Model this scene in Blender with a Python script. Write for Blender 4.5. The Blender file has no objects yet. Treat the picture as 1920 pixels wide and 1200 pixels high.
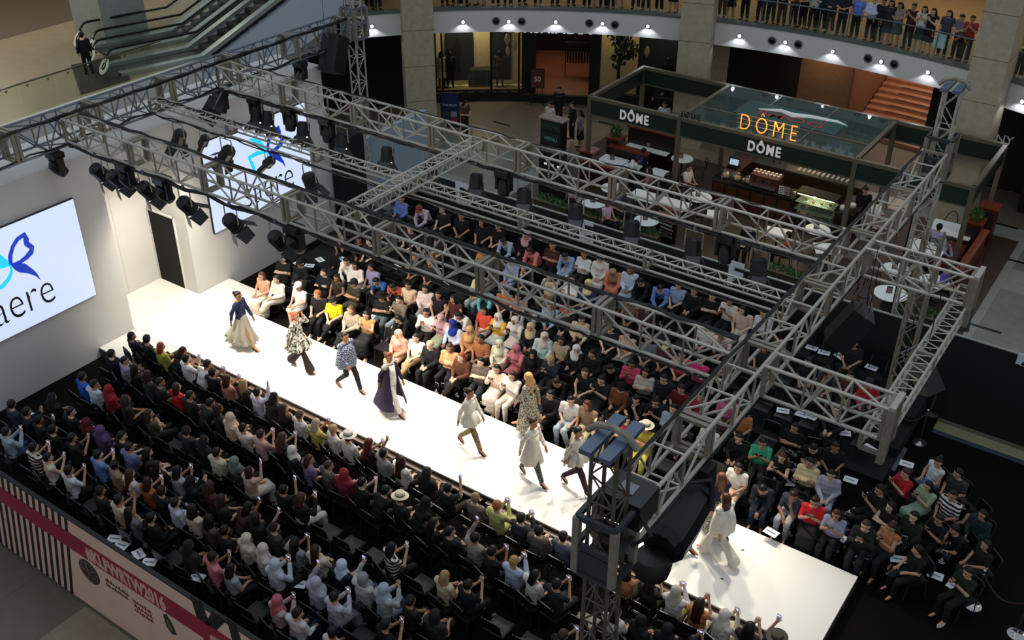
import bpy, bmesh, math, random
import numpy as np
from mathutils import Vector, Matrix, Euler
random.seed(7); rng=np.random.default_rng(5)
S=bpy.context.scene; COL=S.collection
PI=math.pi
# ------------------------------------------------------------ camera
YAW,PITCH,ROLL,FPX=math.radians(-55.1634),math.radians(32.2204),math.radians(0.1927),1945.9
_cy,_sy,_cp,_sp=math.cos(YAW),math.sin(YAW),math.cos(PITCH),math.sin(PITCH)
FW=Vector((_cy*_cp,_sy*_cp,-_sp)); R0=Vector((_sy,-_cy,0)); U0=R0.cross(FW)
RT=math.cos(ROLL)*R0+math.sin(ROLL)*U0; UP=-math.sin(ROLL)*R0+math.cos(ROLL)*U0
CAMP=Vector((0,0,15.9))
cd=bpy.data.cameras.new('camera'); cam=bpy.data.objects.new('camera',cd); COL.objects.link(cam)
M=Matrix((RT,UP,-FW)).transposed().to_4x4(); M.translation=CAMP; cam.matrix_world=M
cd.sensor_width=36; cd.lens=FPX/1920*36; cd.clip_end=300; S.camera=cam
def W(px,py,x=None,y=None,z=None):
    """world point seen at photo pixel (px,py) on the plane x=, y= or z="""
    d=FW*FPX+RT*(px-960)-UP*(py-600)
    t=(x/d.x) if x is not None else (y/d.y) if y is not None else (z-CAMP.z)/d.z
    return CAMP+d*t
# ------------------------------------------------------------ world, exposure, house lights
S.view_settings.view_transform='Standard'; S.view_settings.look='None'
S.view_settings.exposure=0.0; S.view_settings.gamma=1.0; S.view_settings.use_curve_mapping=False
wd=bpy.data.worlds.new('world'); S.world=wd; wd.use_nodes=True
wd.node_tree.nodes['Background'].inputs[0].default_value=(.80,.90,1.0,1); wd.node_tree.nodes['Background'].inputs[1].default_value=.40
def lamp(kind,name,loc,energy,color=(1,1,1),target=None,**k):
    l=bpy.data.lights.new(name,kind); l.energy=energy; l.color=color
    for a,b in k.items(): setattr(l,a,b)
    o=bpy.data.objects.new(name,l); COL.objects.link(o); o.location=loc
    if target is not None: o.rotation_euler=(Vector(target)-Vector(loc)).to_track_quat('-Z','Y').to_euler()
    return o
WARM=(1,.62,.3); STAGE=(1,.90,.74)
# skylight of the atrium, high above everything
lamp('AREA','atrium_skylight',(11,-15,24),900,(.84,.93,1),(11,-15,0),shape='DISK',size=16)
# warm corridor lighting of the upper galleries
for a in (-155,-135,-115,-95,-75,-55,-42):
    r=24.5; lamp('AREA','gallery_downlight',(11.71+r*math.cos(math.radians(a)),-16.79+r*math.sin(math.radians(a)),8.6),70,(1,.70,.45),(11.71+(r+1)*math.cos(math.radians(a)),-16.79+(r+1)*math.sin(math.radians(a)),0),shape='DISK',size=2.2)
for p in ((38,-20,9.5),(36,-26,9.5),(38,-13,9.5),(33.5,-17,9.8),(42,-22,9.5)):
    lamp('AREA','left_gallery_downlight',p,95,(1,.86,.68),(p[0],p[1],0),shape='DISK',size=2)
# ------------------------------------------------------------ materials
MATS={}
def lin(c): return c/12.92 if c<=.04045 else ((c+.055)/1.055)**2.4
def hexc(h): return tuple(lin(int(h[i:i+2],16)/255) for i in (0,2,4))
def mat(name,col,rough=.6,metal=0,emit=None,es=1,noise=0,ns=8,bump=0,spec=.5,objcol=False,noise2=None):
    if name in MATS: return MATS[name]
    m=bpy.data.materials.new(name); m.use_nodes=True; nt=m.node_tree; b=nt.nodes['Principled BSDF']
    if isinstance(col,str): col=hexc(col)
    b.inputs['Base Color'].default_value=(*col,1); b.inputs['Roughness'].default_value=rough
    b.inputs['Metallic'].default_value=metal; b.inputs['Specular IOR Level'].default_value=spec
    src=None
    if objcol:
        oi=nt.nodes.new('ShaderNodeObjectInfo'); src=oi.outputs['Color']
    if noise:
        tc=nt.nodes.new('ShaderNodeTexCoord'); n=nt.nodes.new('ShaderNodeTexNoise'); n.inputs['Scale'].default_value=ns; n.inputs['Detail'].default_value=6
        nt.links.new(tc.outputs['Object'],n.inputs['Vector'])
        mr=nt.nodes.new('ShaderNodeMapRange'); mr.inputs['From Min'].default_value=.3; mr.inputs['From Max'].default_value=.7
        mr.inputs['To Min'].default_value=1-noise; mr.inputs['To Max'].default_value=1+noise
        nt.links.new(n.outputs['Fac'],mr.inputs['Value'])
        mx=nt.nodes.new('ShaderNodeMix'); mx.data_type='RGBA'; mx.blend_type='MULTIPLY'; mx.inputs['Factor'].default_value=1
        if src: nt.links.new(src,mx.inputs[6])
        else: mx.inputs[6].default_value=(*col,1)
        cb=nt.nodes.new('ShaderNodeCombineColor')
        for i in range(3): nt.links.new(mr.outputs[0],cb.inputs[i])
        nt.links.new(cb.outputs[0],mx.inputs[7]); src=mx.outputs[2]
        if bump:
            bp=nt.nodes.new('ShaderNodeBump'); bp.inputs['Strength'].default_value=bump; bp.inputs['Distance'].default_value=.02
            nt.links.new(n.outputs['Fac'],bp.inputs['Height']); nt.links.new(bp.outputs[0],b.inputs['Normal'])
    if src: nt.links.new(src,b.inputs['Base Color'])
    if emit is not None:
        if isinstance(emit,str): emit=hexc(emit)
        b.inputs['Emission Color'].default_value=(*emit,1); b.inputs['Emission Strength'].default_value=es
    MATS[name]=m; return m
def glass(name,tint,alpha=.18,haze=0,hc=(.3,.4,.38)):
    if name in MATS: return MATS[name]
    m=bpy.data.materials.new(name); m.use_nodes=True; nt=m.node_tree; nt.nodes.remove(nt.nodes['Principled BSDF'])
    t=nt.nodes.new('ShaderNodeBsdfTransparent'); t.inputs[0].default_value=(*tint,1)
    g=nt.nodes.new('ShaderNodeBsdfGlossy'); g.inputs['Roughness'].default_value=.03; g.inputs[0].default_value=(.9,.95,.95,1)
    mx=nt.nodes.new('ShaderNodeMixShader'); mx.inputs[0].default_value=alpha
    nt.links.new(t.outputs[0],mx.inputs[1]); nt.links.new(g.outputs[0],mx.inputs[2])
    if haze:
        df=nt.nodes.new('ShaderNodeBsdfDiffuse'); df.inputs[0].default_value=(*hc,1); m2=nt.nodes.new('ShaderNodeMixShader'); m2.inputs[0].default_value=haze; nt.links.new(mx.outputs[0],m2.inputs[1]); nt.links.new(df.outputs[0],m2.inputs[2]); mx=m2
    nt.links.new(mx.outputs[0],nt.nodes['Material Output'].inputs[0])
    MATS[name]=m; return m
CARPET=mat('black carpet','0f0e0c',.95,noise=.35,ns=30,spec=.1); MARBLE=mat('marble','8c8474',.35,objcol=True,noise=.12,ns=3)
STAGEW=mat('stage white','f4f1ea',.55); WALLW=mat('set white','d0cfcc',.7,noise=.02,ns=1.5)
BLACK=mat('matt black','0b0b0c',.6); GBLACK=mat('gloss black','0a0a0b',.25); BLACKP=mat('black plastic','121214',.35)
ALU=mat('aluminium','b4afa4',.45,.3,noise=.18,ns=14); ALUD=mat('aged aluminium','8a8274',.55,.3,noise=.3,ns=9); ALUSIL=mat('silhouette aluminium','5c5348',.55,.3,noise=.25,ns=9); STEEL=mat('steel','6c7480',.5,.4,noise=.15,ns=6)  # near tower metal: its silhouette shade against the bright runway is put into the brown
PLASTER=mat('gallery plaster','d2d0cc',.7); STONE=mat('stone cladding','a59c86',.55,noise=.10,ns=5,bump=.05)
GREEN=mat('cafe green','18261d',.45); WOOD=mat('dark wood','4a2314',.4,noise=.3,ns=12); WOODD=mat('darker wood','22130d',.45,noise=.3,ns=12)
BRASS=mat('frame brown','5d5746',.45,.3); WHITET=mat('table white','dfe6e6',.35); WHITE=mat('white','eeeeee',.5); LEAF=mat('leaves','2c5a1e',.6,noise=.4,ns=20)
RUBBER=mat('cable rubber','0b0b0c',.5); CHROME=mat('chrome','c8c8c8',.15,.95)
# ------------------------------------------------------------ mesh builder
class MB:
    def __init__(s): s.v=[]; s.f=[]; s.mi=[]; s.cur=0
    def add(s,vs,fs):
        n=len(s.v); s.v+= [tuple(v) for v in vs]; s.f+=[tuple(i+n for i in f) for f in fs]; s.mi+=[s.cur]*len(fs); return s
    def box(s,c,d,rot=None):
        x,y,z=d[0]/2,d[1]/2,d[2]/2
        vs=[Vector((a*x,b*y,e*z)) for a in(-1,1) for b in(-1,1) for e in(-1,1)]
        if rot is not None: vs=[rot@v for v in vs]
        vs=[v+Vector(c) for v in vs]
        return s.add(vs,[(0,1,3,2),(4,6,7,5),(0,4,5,1),(2,3,7,6),(0,2,6,4),(1,5,7,3)])
    def bb(s,a,b): return s.box([(a[i]+b[i])/2 for i in range(3)],[abs(b[i]-a[i]) for i in range(3)])
    def tube(s,pts,r,n=6,cap=True):
        pts=[Vector(p) for p in pts]; rs=r if isinstance(r,(list,tuple)) else [r]*len(pts); rings=[]
        ref=None
        for i,p in enumerate(pts):
            d=(pts[min(i+1,len(pts)-1)]-pts[max(i-1,0)]).normalized()
            if ref is None: ref=d.orthogonal().normalized()
            ref=(ref-d*ref.dot(d)); ref=ref.normalized() if ref.length>1e-6 else d.orthogonal().normalized()
            q=d.cross(ref); rings.append([p+(ref*math.cos(2*PI*k/n)+q*math.sin(2*PI*k/n))*rs[i] for k in range(n)])
        vs=[v for rg in rings for v in rg]; fs=[]
        for i in range(len(pts)-1):
            for k in range(n): fs.append((i*n+k,i*n+(k+1)%n,(i+1)*n+(k+1)%n,(i+1)*n+k))
        if cap: fs+= [tuple(range(n))[::-1],tuple((len(pts)-1)*n+k for k in range(n))]
        return s.add(vs,fs)
    def lathe(s,prof,c=(0,0,0),n=16,rot=None,sx=1,sy=1):
        vs=[]
        for r,z in prof:
            for k in range(n):
                v=Vector((r*math.cos(2*PI*k/n)*sx,r*math.sin(2*PI*k/n)*sy,z))
                if rot is not None: v=rot@v
                vs.append(v+Vector(c))
        m=len(prof); fs=[(i*n+k,i*n+(k+1)%n,(i+1)*n+(k+1)%n,(i+1)*n+k) for i in range(m-1) for k in range(n)]
        fs+=[tuple(range(n))[::-1],tuple((m-1)*n+k for k in range(n))]
        return s.add(vs,fs)
    def prism(s,poly,to3,d):
        """poly 2-D, to3(u,v)->Vector, thickness vector d"""
        a=[to3(*p) for p in poly]; n=len(a); vs=a+[v+d for v in a]
        return s.add(vs,[tuple(range(n))[::-1],tuple(range(n,2*n))]+[(i,(i+1)%n,(i+1)%n+n,i+n) for i in range(n)])
    def sphere(s,c,r,n=10,m=6,sc=(1,1,1)):
        prof=[(max(math.sin(PI*i/m),.001)*r,-math.cos(PI*i/m)*r*sc[2]) for i in range(m+1)]
        return s.lathe(prof,c,n,None,sc[0],sc[1])
    def mesh(s,name,m,smooth=False):
        me=bpy.data.meshes.new(name); me.from_pydata(s.v,[],s.f)
        for mm in (m if isinstance(m,(list,tuple)) else [m]): me.materials.append(mm)
        if len(set(s.mi))>1: me.polygons.foreach_set('material_index',s.mi)
        bm=bmesh.new(); bm.from_mesh(me); bmesh.ops.recalc_face_normals(bm,faces=bm.faces); bm.to_mesh(me); bm.free()
        if smooth:
            me.polygons.foreach_set('use_smooth',[True]*len(me.polygons))
            try: me.set_sharp_from_angle(angle=math.radians(42))
            except Exception: pass
        me.update(); return me
    def obj(s,name,m,parent=None,smooth=False): return link(name,s.mesh(name,m,smooth),parent)
def link(name,data,parent=None):
    o=bpy.data.objects.new(name,data); COL.objects.link(o)
    if parent is not None: o.parent=parent
    return o
def tag(o,label=None,cat=None,group=None,kind=None):
    if label:o['label']=label
    if cat:o['category']=cat
    if group:o['group']=group
    if kind:o['kind']=kind
    return o
def thing(name,label,cat,loc=(0,0,0),rz=0,group=None):
    o=link(name,None); o.location=loc; o.rotation_euler=(0,0,rz); o.empty_display_size=.1; return tag(o,label,cat,group)
def struct(o): o['kind']='structure'; return o
def copy_tree(o,parent=None):
    c=o.copy(); COL.objects.link(c); c.parent=parent
    for ch in list(o.children): copy_tree(ch,c)
    return c
_rodm={}
def rod(name,p,q,r,m,parent):
    """one shared unit cylinder, stretched between two points"""
    k=m.name
    if k not in _rodm:
        b=MB(); b.lathe([(1,0),(1,1)],n=7); _rodm[k]=b.mesh('rod',m,True)
    p,q=Vector(p),Vector(q); d=q-p; o=link(name,_rodm[k],parent)
    o.matrix_basis=Matrix.Translation(p)@d.to_track_quat('Z','Y').to_matrix().to_4x4()@Matrix.Diagonal((r,r,d.length,1)); return o
_boxm={}
def barbox(name,p,q,w,h,m,parent):
    k=m.name
    if k not in _boxm:
        b=MB(); b.bb((-.5,-.5,0),(.5,.5,1)); _boxm[k]=b.mesh('bar',m)
    p,q=Vector(p),Vector(q); d=q-p; o=link(name,_boxm[k],parent)
    o.matrix_basis=Matrix.Translation(p)@d.to_track_quat('Z','Y').to_matrix().to_4x4()@Matrix.Diagonal((w,h,d.length,1)); return o
def text(s,name,parent,m,org,right,up,size,ext=.01,bold=0,align='LEFT',sx=1,sp=1):
    cu=bpy.data.curves.new('t','FONT'); cu.body=s; cu.size=size; cu.extrude=ext; cu.offset=bold; cu.align_x=align; cu.resolution_u=4; cu.space_character=sp
    t=bpy.data.objects.new('t',cu); COL.objects.link(t); dg=bpy.context.evaluated_depsgraph_get(); dg.update()
    me=bpy.data.meshes.new_from_object(t.evaluated_get(dg)); bpy.data.objects.remove(t); bpy.data.curves.remove(cu)
    me.materials.clear(); me.materials.append(m)
    r=Vector(right).normalized()*sx; u=Vector(up).normalized(); n=r.cross(u).normalized()
    mm=Matrix((r,u,n)).transposed().to_4x4(); mm.translation=Vector(org); me.transform(mm)
    if parent is not None and parent.type=='EMPTY': me.transform(parent.matrix_basis.inverted())
    return link(name,me,parent)
ZV=Vector((0,0,1)); CX,CY,CR=11.71,-16.79,19.85
def ring(a,r,z): return Vector((CX+r*math.cos(math.radians(a)),CY+r*math.sin(math.radians(a)),z))
def curved(name,r0,r1,z0,z1,a0,a1,m,parent=None,n=60):
    b=MB(); vs=[];fs=[]
    for i in range(n+1):
        a=a0+(a1-a0)*i/n
        vs+=[ring(a,r0,z0),ring(a,r1,z0),ring(a,r1,z1),ring(a,r0,z1)]
    for i in range(n):
        k=i*4
        for j in range(4): fs.append((k+j,k+(j+1)%4,k+4+(j+1)%4,k+4+j))
    fs+=[(0,1,2,3),(n*4+3,n*4+2,n*4+1,n*4)]
    b.add(vs,fs); return b.obj(name,m,parent)
def ang(p): return math.degrees(math.atan2(p[1]-CY,p[0]-CX))
# ============================================================ STRUCTURE
fl=struct(MB().bb((-12,-62,-.2),(60,12,-.012)).obj('floor',mat('floor screed','5c574c',.6)))
tm=MB().bb((-.747,-.747,-.012),(.747,.747,0)).mesh('floor_tile',MARBLE)
def tile(x,y,c):
    o=link('floor_tile',tm,fl); o.location=(x,y,0); o.color=(*hexc(c),1)
for i in range(21):
    for j in range(8):
        x=-3.4+1.5*i; y=-23.95-1.5*j
        if math.hypot(x-CX,y-CY)>23.2: continue
        warm=j>=5 and x>12
        base=('7a6d5c','70655a','857863') if warm else ('6e7672','656c69','7f8783')
        k=0 if (i+2*j)%7 else 2
        if i%5==0: k=2 if not warm else 0
        tile(x,y,base[k if k else random.choice((0,1))])
for i in range(13):
    for j in range(5): tile(20.5-1.5*i,-6.27+1.5*j,('776a5c','83766a','6c6156','8e8070')[3 if (i+j)%4==0 else random.choice((0,1,2))])
for i in range(3): tile(3.0-1.5*i-.75+.0,-22.4+0,'74725f') if False else None
ca=tag(MB().bb((-8,-22.55,-.005),(22.45,-7.13,.006)).obj('carpet',CARPET),'black carpet spread under the runway and all the seating','carpet')
cb2=tag(MB().bb((3.05,-23.08,-.005),(22.45,-22.55,.006)).obj('carpet',CARPET),'narrow black carpet strip along the lettered black hoarding','carpet')
struct(MB().bb((-8,-22.93,0),(3.03,-22.56,.012)).obj('trim_1',mat('strip marble','8d8a6c',.4,noise=.1,ns=6)))
struct(MB().bb((-8,-22.56,.0),(3.03,-22.40,.014)).obj('trim_2',mat('kerb slate','3a4450',.4)))
# atrium gallery: slab, fascia, floor
struct(curved('trim_3',CR,CR+.25,3.8,4.66,-150,-36.5,PLASTER))
struct(curved('trim_4',CR-.04,CR+.3,4.66,4.74,-150,-36.5,mat('gallery edge','59645f',.4)))
gf=struct(curved('floor',CR+.3,31,4.5,4.7,-150,-36.5,mat('gallery floor','a08458',.3,noise=.08,ns=2)))
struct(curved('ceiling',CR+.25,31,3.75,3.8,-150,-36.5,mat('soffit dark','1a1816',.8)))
struct(curved('wall_gallery',29.5,29.8,4.7,9.5,-150,-36.5,mat('gallery wall','8a5d36',.7)))
# ground floor shop ring, black fronts with openings
def shop(n,a0,a1,z0=0,z1=3.75,r=22.5,m=None): return struct(curved(n,r,r+.25,z0,z1,a0,a1,m or BLACK,n=8))
# fascia spot lights and round speakers
sp=[(697,49),(868,41),(954,40),(1042,41),(1130,44),(1215,49),(1387,67),(1473,79),(1562,96),(1653,115),(1741,135),(1918,190)]
spk=[(930,39),(978,40),(1105,43),(1153,46),(1448,76),(1497,83),(1628,109),(1677,120)]
SPE=mat('lamp cold','ffffff',emit='dfe9ff',es=14)
def on_fascia(px,py):
    z=4.25
    for _ in range(30):
        best=None
        d=FW*FPX+RT*(px-960)-UP*(py-600)
        # intersect with the cylinder
        a=d.x**2+d.y**2; b=2*(d.x*(CAMP.x-CX)+d.y*(CAMP.y-CY)); c=(CAMP.x-CX)**2+(CAMP.y-CY)**2-CR**2
        t=(-b+math.sqrt(b*b-4*a*c))/(2*a); return CAMP+d*t
for i,(px,py) in enumerate(sp):
    p=on_fascia(px,py); nrm=Vector((CX-p.x,CY-p.y,0)).normalized()
    t=thing('fascia_spotlight','small cold white spotlight on the gallery fascia, %s from the left'%['first','second','third','fourth','fifth','sixth','seventh','eighth','ninth','tenth','eleventh','twelfth'][i],'light',p,0,'spotlights along the gallery fascia')
    q=nrm.to_track_quat('Z','Y').to_matrix()
    MB().lathe([(.09,-.01),(.10,.02),(.07,.05)],n=12,rot=q).obj('rim',mat('rim','8a8f96',.3,.5),t,True)
    MB().lathe([(.06,.05),(.045,.065),(.01,.07)],n=10,rot=q).obj('bulb',SPE,t,True)
    lamp('SPOT','fascia_spot_light',p+nrm*.12,18,(.85,.9,1),p+nrm*.5+Vector((0,0,-1.4)),spot_size=2.2,shadow_soft_size=.05)
for i,(px,py) in enumerate(spk):
    p=on_fascia(px,py); nrm=Vector((CX-p.x,CY-p.y,0)).normalized(); q=nrm.to_track_quat('Z','Y').to_matrix()
    t=thing('fascia_downlight','round recessed dark lamp with grey rim in the gallery fascia, %s from the left'%['first','second','third','fourth','fifth','sixth','seventh','eighth'][i],'light',p,0,'round recessed lamps in the gallery fascia')
    MB().lathe([(.15,-.01),(.16,.03),(.12,.035),(.11,.01)],n=18,rot=q).obj('rim',mat('rim2','6d7176',.35,.4),t,True)
    MB().lathe([(.11,.012),(.07,.02),(.03,.03)],n=14,rot=q).obj('lens',GBLACK,t,True)
# gallery glass balustrade: panes, rail, posts
bal=thing('gallery_balustrade','curved clear glass balustrade with thin steel rail on the gallery','balustrade')
GL=glass('clear glass',(.93,.97,.95),.06)
for i in range(34):
    a0=-140+i*3.03; a1=a0+3.0
    b=MB(); b.add([ring(a0,CR+.08,4.76),ring(a1,CR+.08,4.76),ring(a1,CR+.08,5.62),ring(a0,CR+.08,5.62),ring(a0,CR+.095,4.76),ring(a1,CR+.095,4.76),ring(a1,CR+.095,5.62),ring(a0,CR+.095,5.62)],[(0,1,2,3),(7,6,5,4),(0,4,5,1),(3,2,6,7),(1,5,6,2),(0,3,7,4)]); b.obj('pane',GL,bal)
    rod('post',ring(a0,CR+.16,4.7),ring(a0,CR+.16,5.55),.02,STEEL,bal)
MB().tube([ring(-140+i,CR+.16,5.6) for i in range(104)],.025,6).obj('rail',STEEL,bal)
# pillars
def pillar(n,a,w,r0,d=1.3,rot=0):
    c=ring(a,r0+d/2,0); q=Matrix.Rotation(math.radians(a+90+rot),3,'Z')
    o=struct(MB().box((c.x,c.y,7),(w,d,14),q).obj(n,STONE))
    for z in (1.4,2.8,4.2,5.6,7.0,8.4): MB().box((c.x,c.y,z),(w+.012,d+.012,.018),q).obj('trim',mat('joint','5c564b',.8),o)
pillar('wall_pillar_1',-44.35,1.17,19.0)
pillar('wall_pillar_2',-76.15,1.16,18.6,rot=4)
pillar('wall_pillar_3',-107.7,1.08,18.55,rot=16)
# ---------------- ring wall shop fronts at ground level (radius 22.5)
def ra(px,py=150,r=22.5):
    d=FW*FPX+RT*(px-960)-UP*(py-600)
    a=d.x**2+d.y**2; b=2*(d.x*(CAMP.x-CX)+d.y*(CAMP.y-CY)); c=(CAMP.x-CX)**2+(CAMP.y-CY)**2-r**2
    return CAMP+d*((-b+math.sqrt(b*b-4*a*c))/(2*a))
A=lambda px,py=150,r=22.5: ang(ra(px,py,r))
aL=A(655);a0=A(830);a1=A(978);a2=A(985);a3=A(1118);a4=A(1124);a5=A(1262);a6=A(1335);a7=A(1498);a8=A(1590,190);a9=A(1745,190)
shop('wall_shop_1',-150+120-0,-20) if False else None
shop('wall_shop_1',aL,aL+4,m=mat('drape','070708',.9)); shop('wall_shop_2',aL,a0+.6,m=mat('drape','070708',.9))
# display window left: plinth, back wall with two arches, glass, mullion
SAND=mat('sandstone','b5a276',.7,noise=.08,ns=6)
shop('wall_shop_3',a0+.6,a1,0,.45); shop('wall_shop_4',a0+.6,a1,3.45,3.75)
struct(curved('wall_shop_5',24.0,24.15,0,3.75,a0+2,a1-1,SAND,n=10)); struct(curved('floor',22.5,24.1,.40,.45,a0+1,a1,mat('plinth','7d6a45',.5),n=8))
shop('wall_shop_6',a1,a2-.9); shop('wall_shop_7',a3+.6,a4); shop('wall_shop_8',a2-.9,a3+.6,3.45,3.75); shop('wall_shop_9',a4,a5-3,0,.45); shop('wall_shop_10',a4,a5-3,3.5,3.75)
struct(curved('wall_shop_11',24.0,24.15,0,3.75,a4+1,a5-3,mat('wall dark teal','10181a',.7),n=10))
struct(curved('wall_shop_12',23.9,24.05,0,3.75,a4+.5,a4-3.6,SAND,n=6))
shop('wall_shop_13',a5-3,a6-1.5,m=STONE); shop('wall_shop_14',a6-1.5,a7,m=mat('drape','070708',.9)); shop('wall_shop_15',a7,a8,m=mat('stone brown','6e5844',.6,noise=.12,ns=4)); shop('wall_shop_16',a9,-118)
lamp('AREA','shop_window_light',ring((a0+a1)/2,23.2,3.4),26,(1,.85,.55),ring((a0+a1)/2,23.8,0),size=1.2)
lamp('AREA','shop_window_light',ring((a0*.8+a1*.2),23.2,3.4),16,(1,.85,.55),ring((a0*.8+a1*.2),23.8,0),size=.8)
lamp('AREA','shop_window_light',ring(a4-1.5,23.2,3.4),16,(1,.85,.55),ring(a4-1.5,23.8,0),size=1)
lamp('AREA','shop_window_light',ring(a5+1,23.2,3.4),14,(1,.85,.6),ring(a5+1,23.8,0),size=1)
lamp('AREA','shop_light',ring((a2+a3)/2,26,3.4),26,(1,.68,.48),ring((a2+a3)/2,26,0),size=1.5)
def flat(a,r,z,nrm=None): return ring(a,r,z)
win=thing('shop_window','lit shop display window with two sandstone arches left of the dark entrance','shop window',(0,0,0))
ARCH=mat('arch dark','0a0a0b',.8)
def arch(am,w,h,z0=.45,r=23.96,nm='arch'):
    c=ring(am,r,0); t=Vector((-math.sin(math.radians(am)),math.cos(math.radians(am)),0)); n=Vector((CX-c.x,CY-c.y,0)).normalized()
    poly=[(-w/2,z0),(w/2,z0),(w/2,z0+h*.62)]+[(w/2*math.cos(i*PI/8),z0+h*.62+h*.38*math.sin(i*PI/8)) for i in range(1,8)]+[(-w/2,z0+h*.62)]
    MB().prism(poly,lambda u,v:c+t*u+ZV*v,n*.04).obj(nm,ARCH,win)
arch(A(862,120,24),1.25,2.9); arch(A(938,120,24),.9,2.8)
for aa in (a0,A(921),a1+.3): barbox('mullion',ring(aa,22.45,.4),ring(aa,22.45,3.5),.06,.06,BLACK,win)
for i in range(2):
    s0=(a0,A(921))[i]; s1=(A(921),a1+.3)[i]
    MB().add([ring(s0,22.47,.45),ring(s1,22.47,.45),ring(s1,22.47,3.45),ring(s0,22.47,3.45)],[(0,1,2,3)]).obj('pane',GL,win)
for px in (828,850,): pass
DIA=mat('floor pattern','d8cf9a',.5)
for px in (849,878,906,938,968):
    c=ra(px,172); n=Vector((CX-c.x,CY-c.y,0)).normalized(); t=Vector((-n.y,n.x,0)); c2=Vector((c.x,c.y,.455))-n*.75
    MB().prism([(-.36,0),(0,.16),(.36,0),(0,-.16)],lambda u,v:c2+t*u+n*v,ZV*.01).obj('floor_diamond',DIA,win)
# hanging lanterns
def lantern(px,py,s,lab):
    c=ra(px,py,23.3); t=thing('lantern',lab,'lantern',c,0,'hanging lanterns in the shop window')
    MB().lathe([(.02*s,.30*s),(.05*s,.26*s),(.12*s,.14*s),(.13*s,0),(.08*s,-.12*s),(.03*s,-.18*s),(.01*s,-.28*s)],n=10).obj('body',mat('lantern metal','4a4630',.4,.6,emit='ffe9a0',es=.04),t,True)
    rod('chain',(0,0,.34*s),(0,0,3.6-c.z),.006,BLACK,t); MB().sphere((0,0,.22*s),.035*s).obj('bulb',mat('lantern bulb','fff2c8',emit='fff0c0',es=9),t,True)
lantern(951,75,1,'pierced metal lantern hanging highest in the shop window'); lantern(965,87,1,'brightest hanging metal lantern beside the dark entrance'); lantern(952,97,.8,'lowest pierced metal lantern in the shop window'); lantern(1213,98,.9,'hanging metal lantern in the dark window right of the potted tree')
# trunks stacked
def crate(px,py,sc,lab):
    p=ra(px,py,23.3); t=thing('trunk',lab,'trunk',(p.x,p.y,.45),math.radians(ang(p)+90),'travel trunks in the shop window')
    z=0
    for k,(w,h) in enumerate(((1.0,.42),(.85,.3))):
        MB().bb((-w/2,-.25,z),(w/2,.25,z+h)).obj('box',mat('trunk','1d1a14',.5),t)
        for x in (-.3,.3): MB().bb((x-.02,-.26,z),(x+.02,.26,z+h+.01)).obj('strap',mat('strap','4c3a22',.5),t)
        z+=h+.01
crate(900,150,1,'two stacked dark travel trunks in the shop window')
# shop entrance
ent=thing('shop_entrance','dark shop entrance with reddish lit floor and carpet inside','entrance',(0,0,0))
struct(curved('floor',22.5,29,.30,.34,a2,a3,mat('shop floor','8a5c44',.35,noise=.06,ns=3),n=8))
MB().bb((0,0,0),(.01,.01,.01)) if False else None
curved('step',22.35,22.75,0,.33,a2-.5,a3+.5,BLACK,ent,n=8); curved('back_wall',28.5,28.7,0,3.7,a2+4,a3-4,BLACK,ent,n=6)
for aa in (a2-.9,a3+.6): barbox('door_frame',ring(aa,22.6,.3),ring(aa,22.6,3.5),.09,.2,BLACK,ent)
c=ra(1085,120,25); 
rk=thing('clothes_rack','dark rack of hanging garments inside the shop entrance','clothes rack',(c.x,c.y,.34),math.radians(ang(c)))
for s in(-.6,.6): rod('leg',(0,s,0),(0,s,1.5),.02,BLACK,rk)
rod('rail',(0,-.6,1.5),(0,.6,1.5),.02,BLACK,rk)
for k in range(9): MB().lathe([(.10,0),(.13,.25),(.09,.8),(.03,.86)],(0,-.5+.125*k,.6),8,None,1.4,.35).obj('garment',mat('garment','16120f',.9),rk,True)
# easel sign
p=ra(1007,190,22.1); es=thing('easel_sign','framed 50 sale sign on a thin dark easel before the shop entrance','sign',(p.x,p.y,0),math.radians(ang(p)-90))
for s in(-.28,.28): rod('leg',(s,-.12,0),(s*.4,0,1.5),.014,BLACK,es)
rod('leg',(0,.35,0),(0,0,1.4),.014,BLACK,es)
MB().bb((-.3,-.07,.75),(.3,-.04,1.6)).obj('frame',BLACK,es); MB().bb((-.26,-.075,.79),(.26,-.07,1.56)).obj('poster',mat('poster red','5d2a22',.6),es)
o=text('50','lettering',None,mat('poster text','d8c8b8',.5),(0,0,0),(1,0,0),(0,0,1),.3,.003,.004,'CENTER'); o.parent=es; o.location=(0,-.08,1.05)
# shop name above entrance: lower half hides behind the fascia
pL=ra(936,66,22.4);pR=ra(1166,68,22.4); rr=(pR-pL); rr.z=0
nm=text('BRITISHINDIA','shop_name',None,mat('sign white','e8e8e8',.5,emit='ffffff',es=.5),(pL.x,pL.y,pL.z+.16),rr,ZV,.62,.03,.012); 
w=nm.dimensions.length
nm.matrix_basis=Matrix.Translation((pL.x,pL.y,pL.z+.16))@rr.normalized().to_track_quat('X','Z').to_matrix().to_4x4()@Matrix.Diagonal((1,1,1,1))@rr.normalized().to_track_quat('X','Z').to_matrix().to_4x4().inverted()@Matrix.Translation((-pL.x,-pL.y,-pL.z-.16))
tag(nm,'white shop name lettering partly hidden under the gallery fascia','sign')
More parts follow.
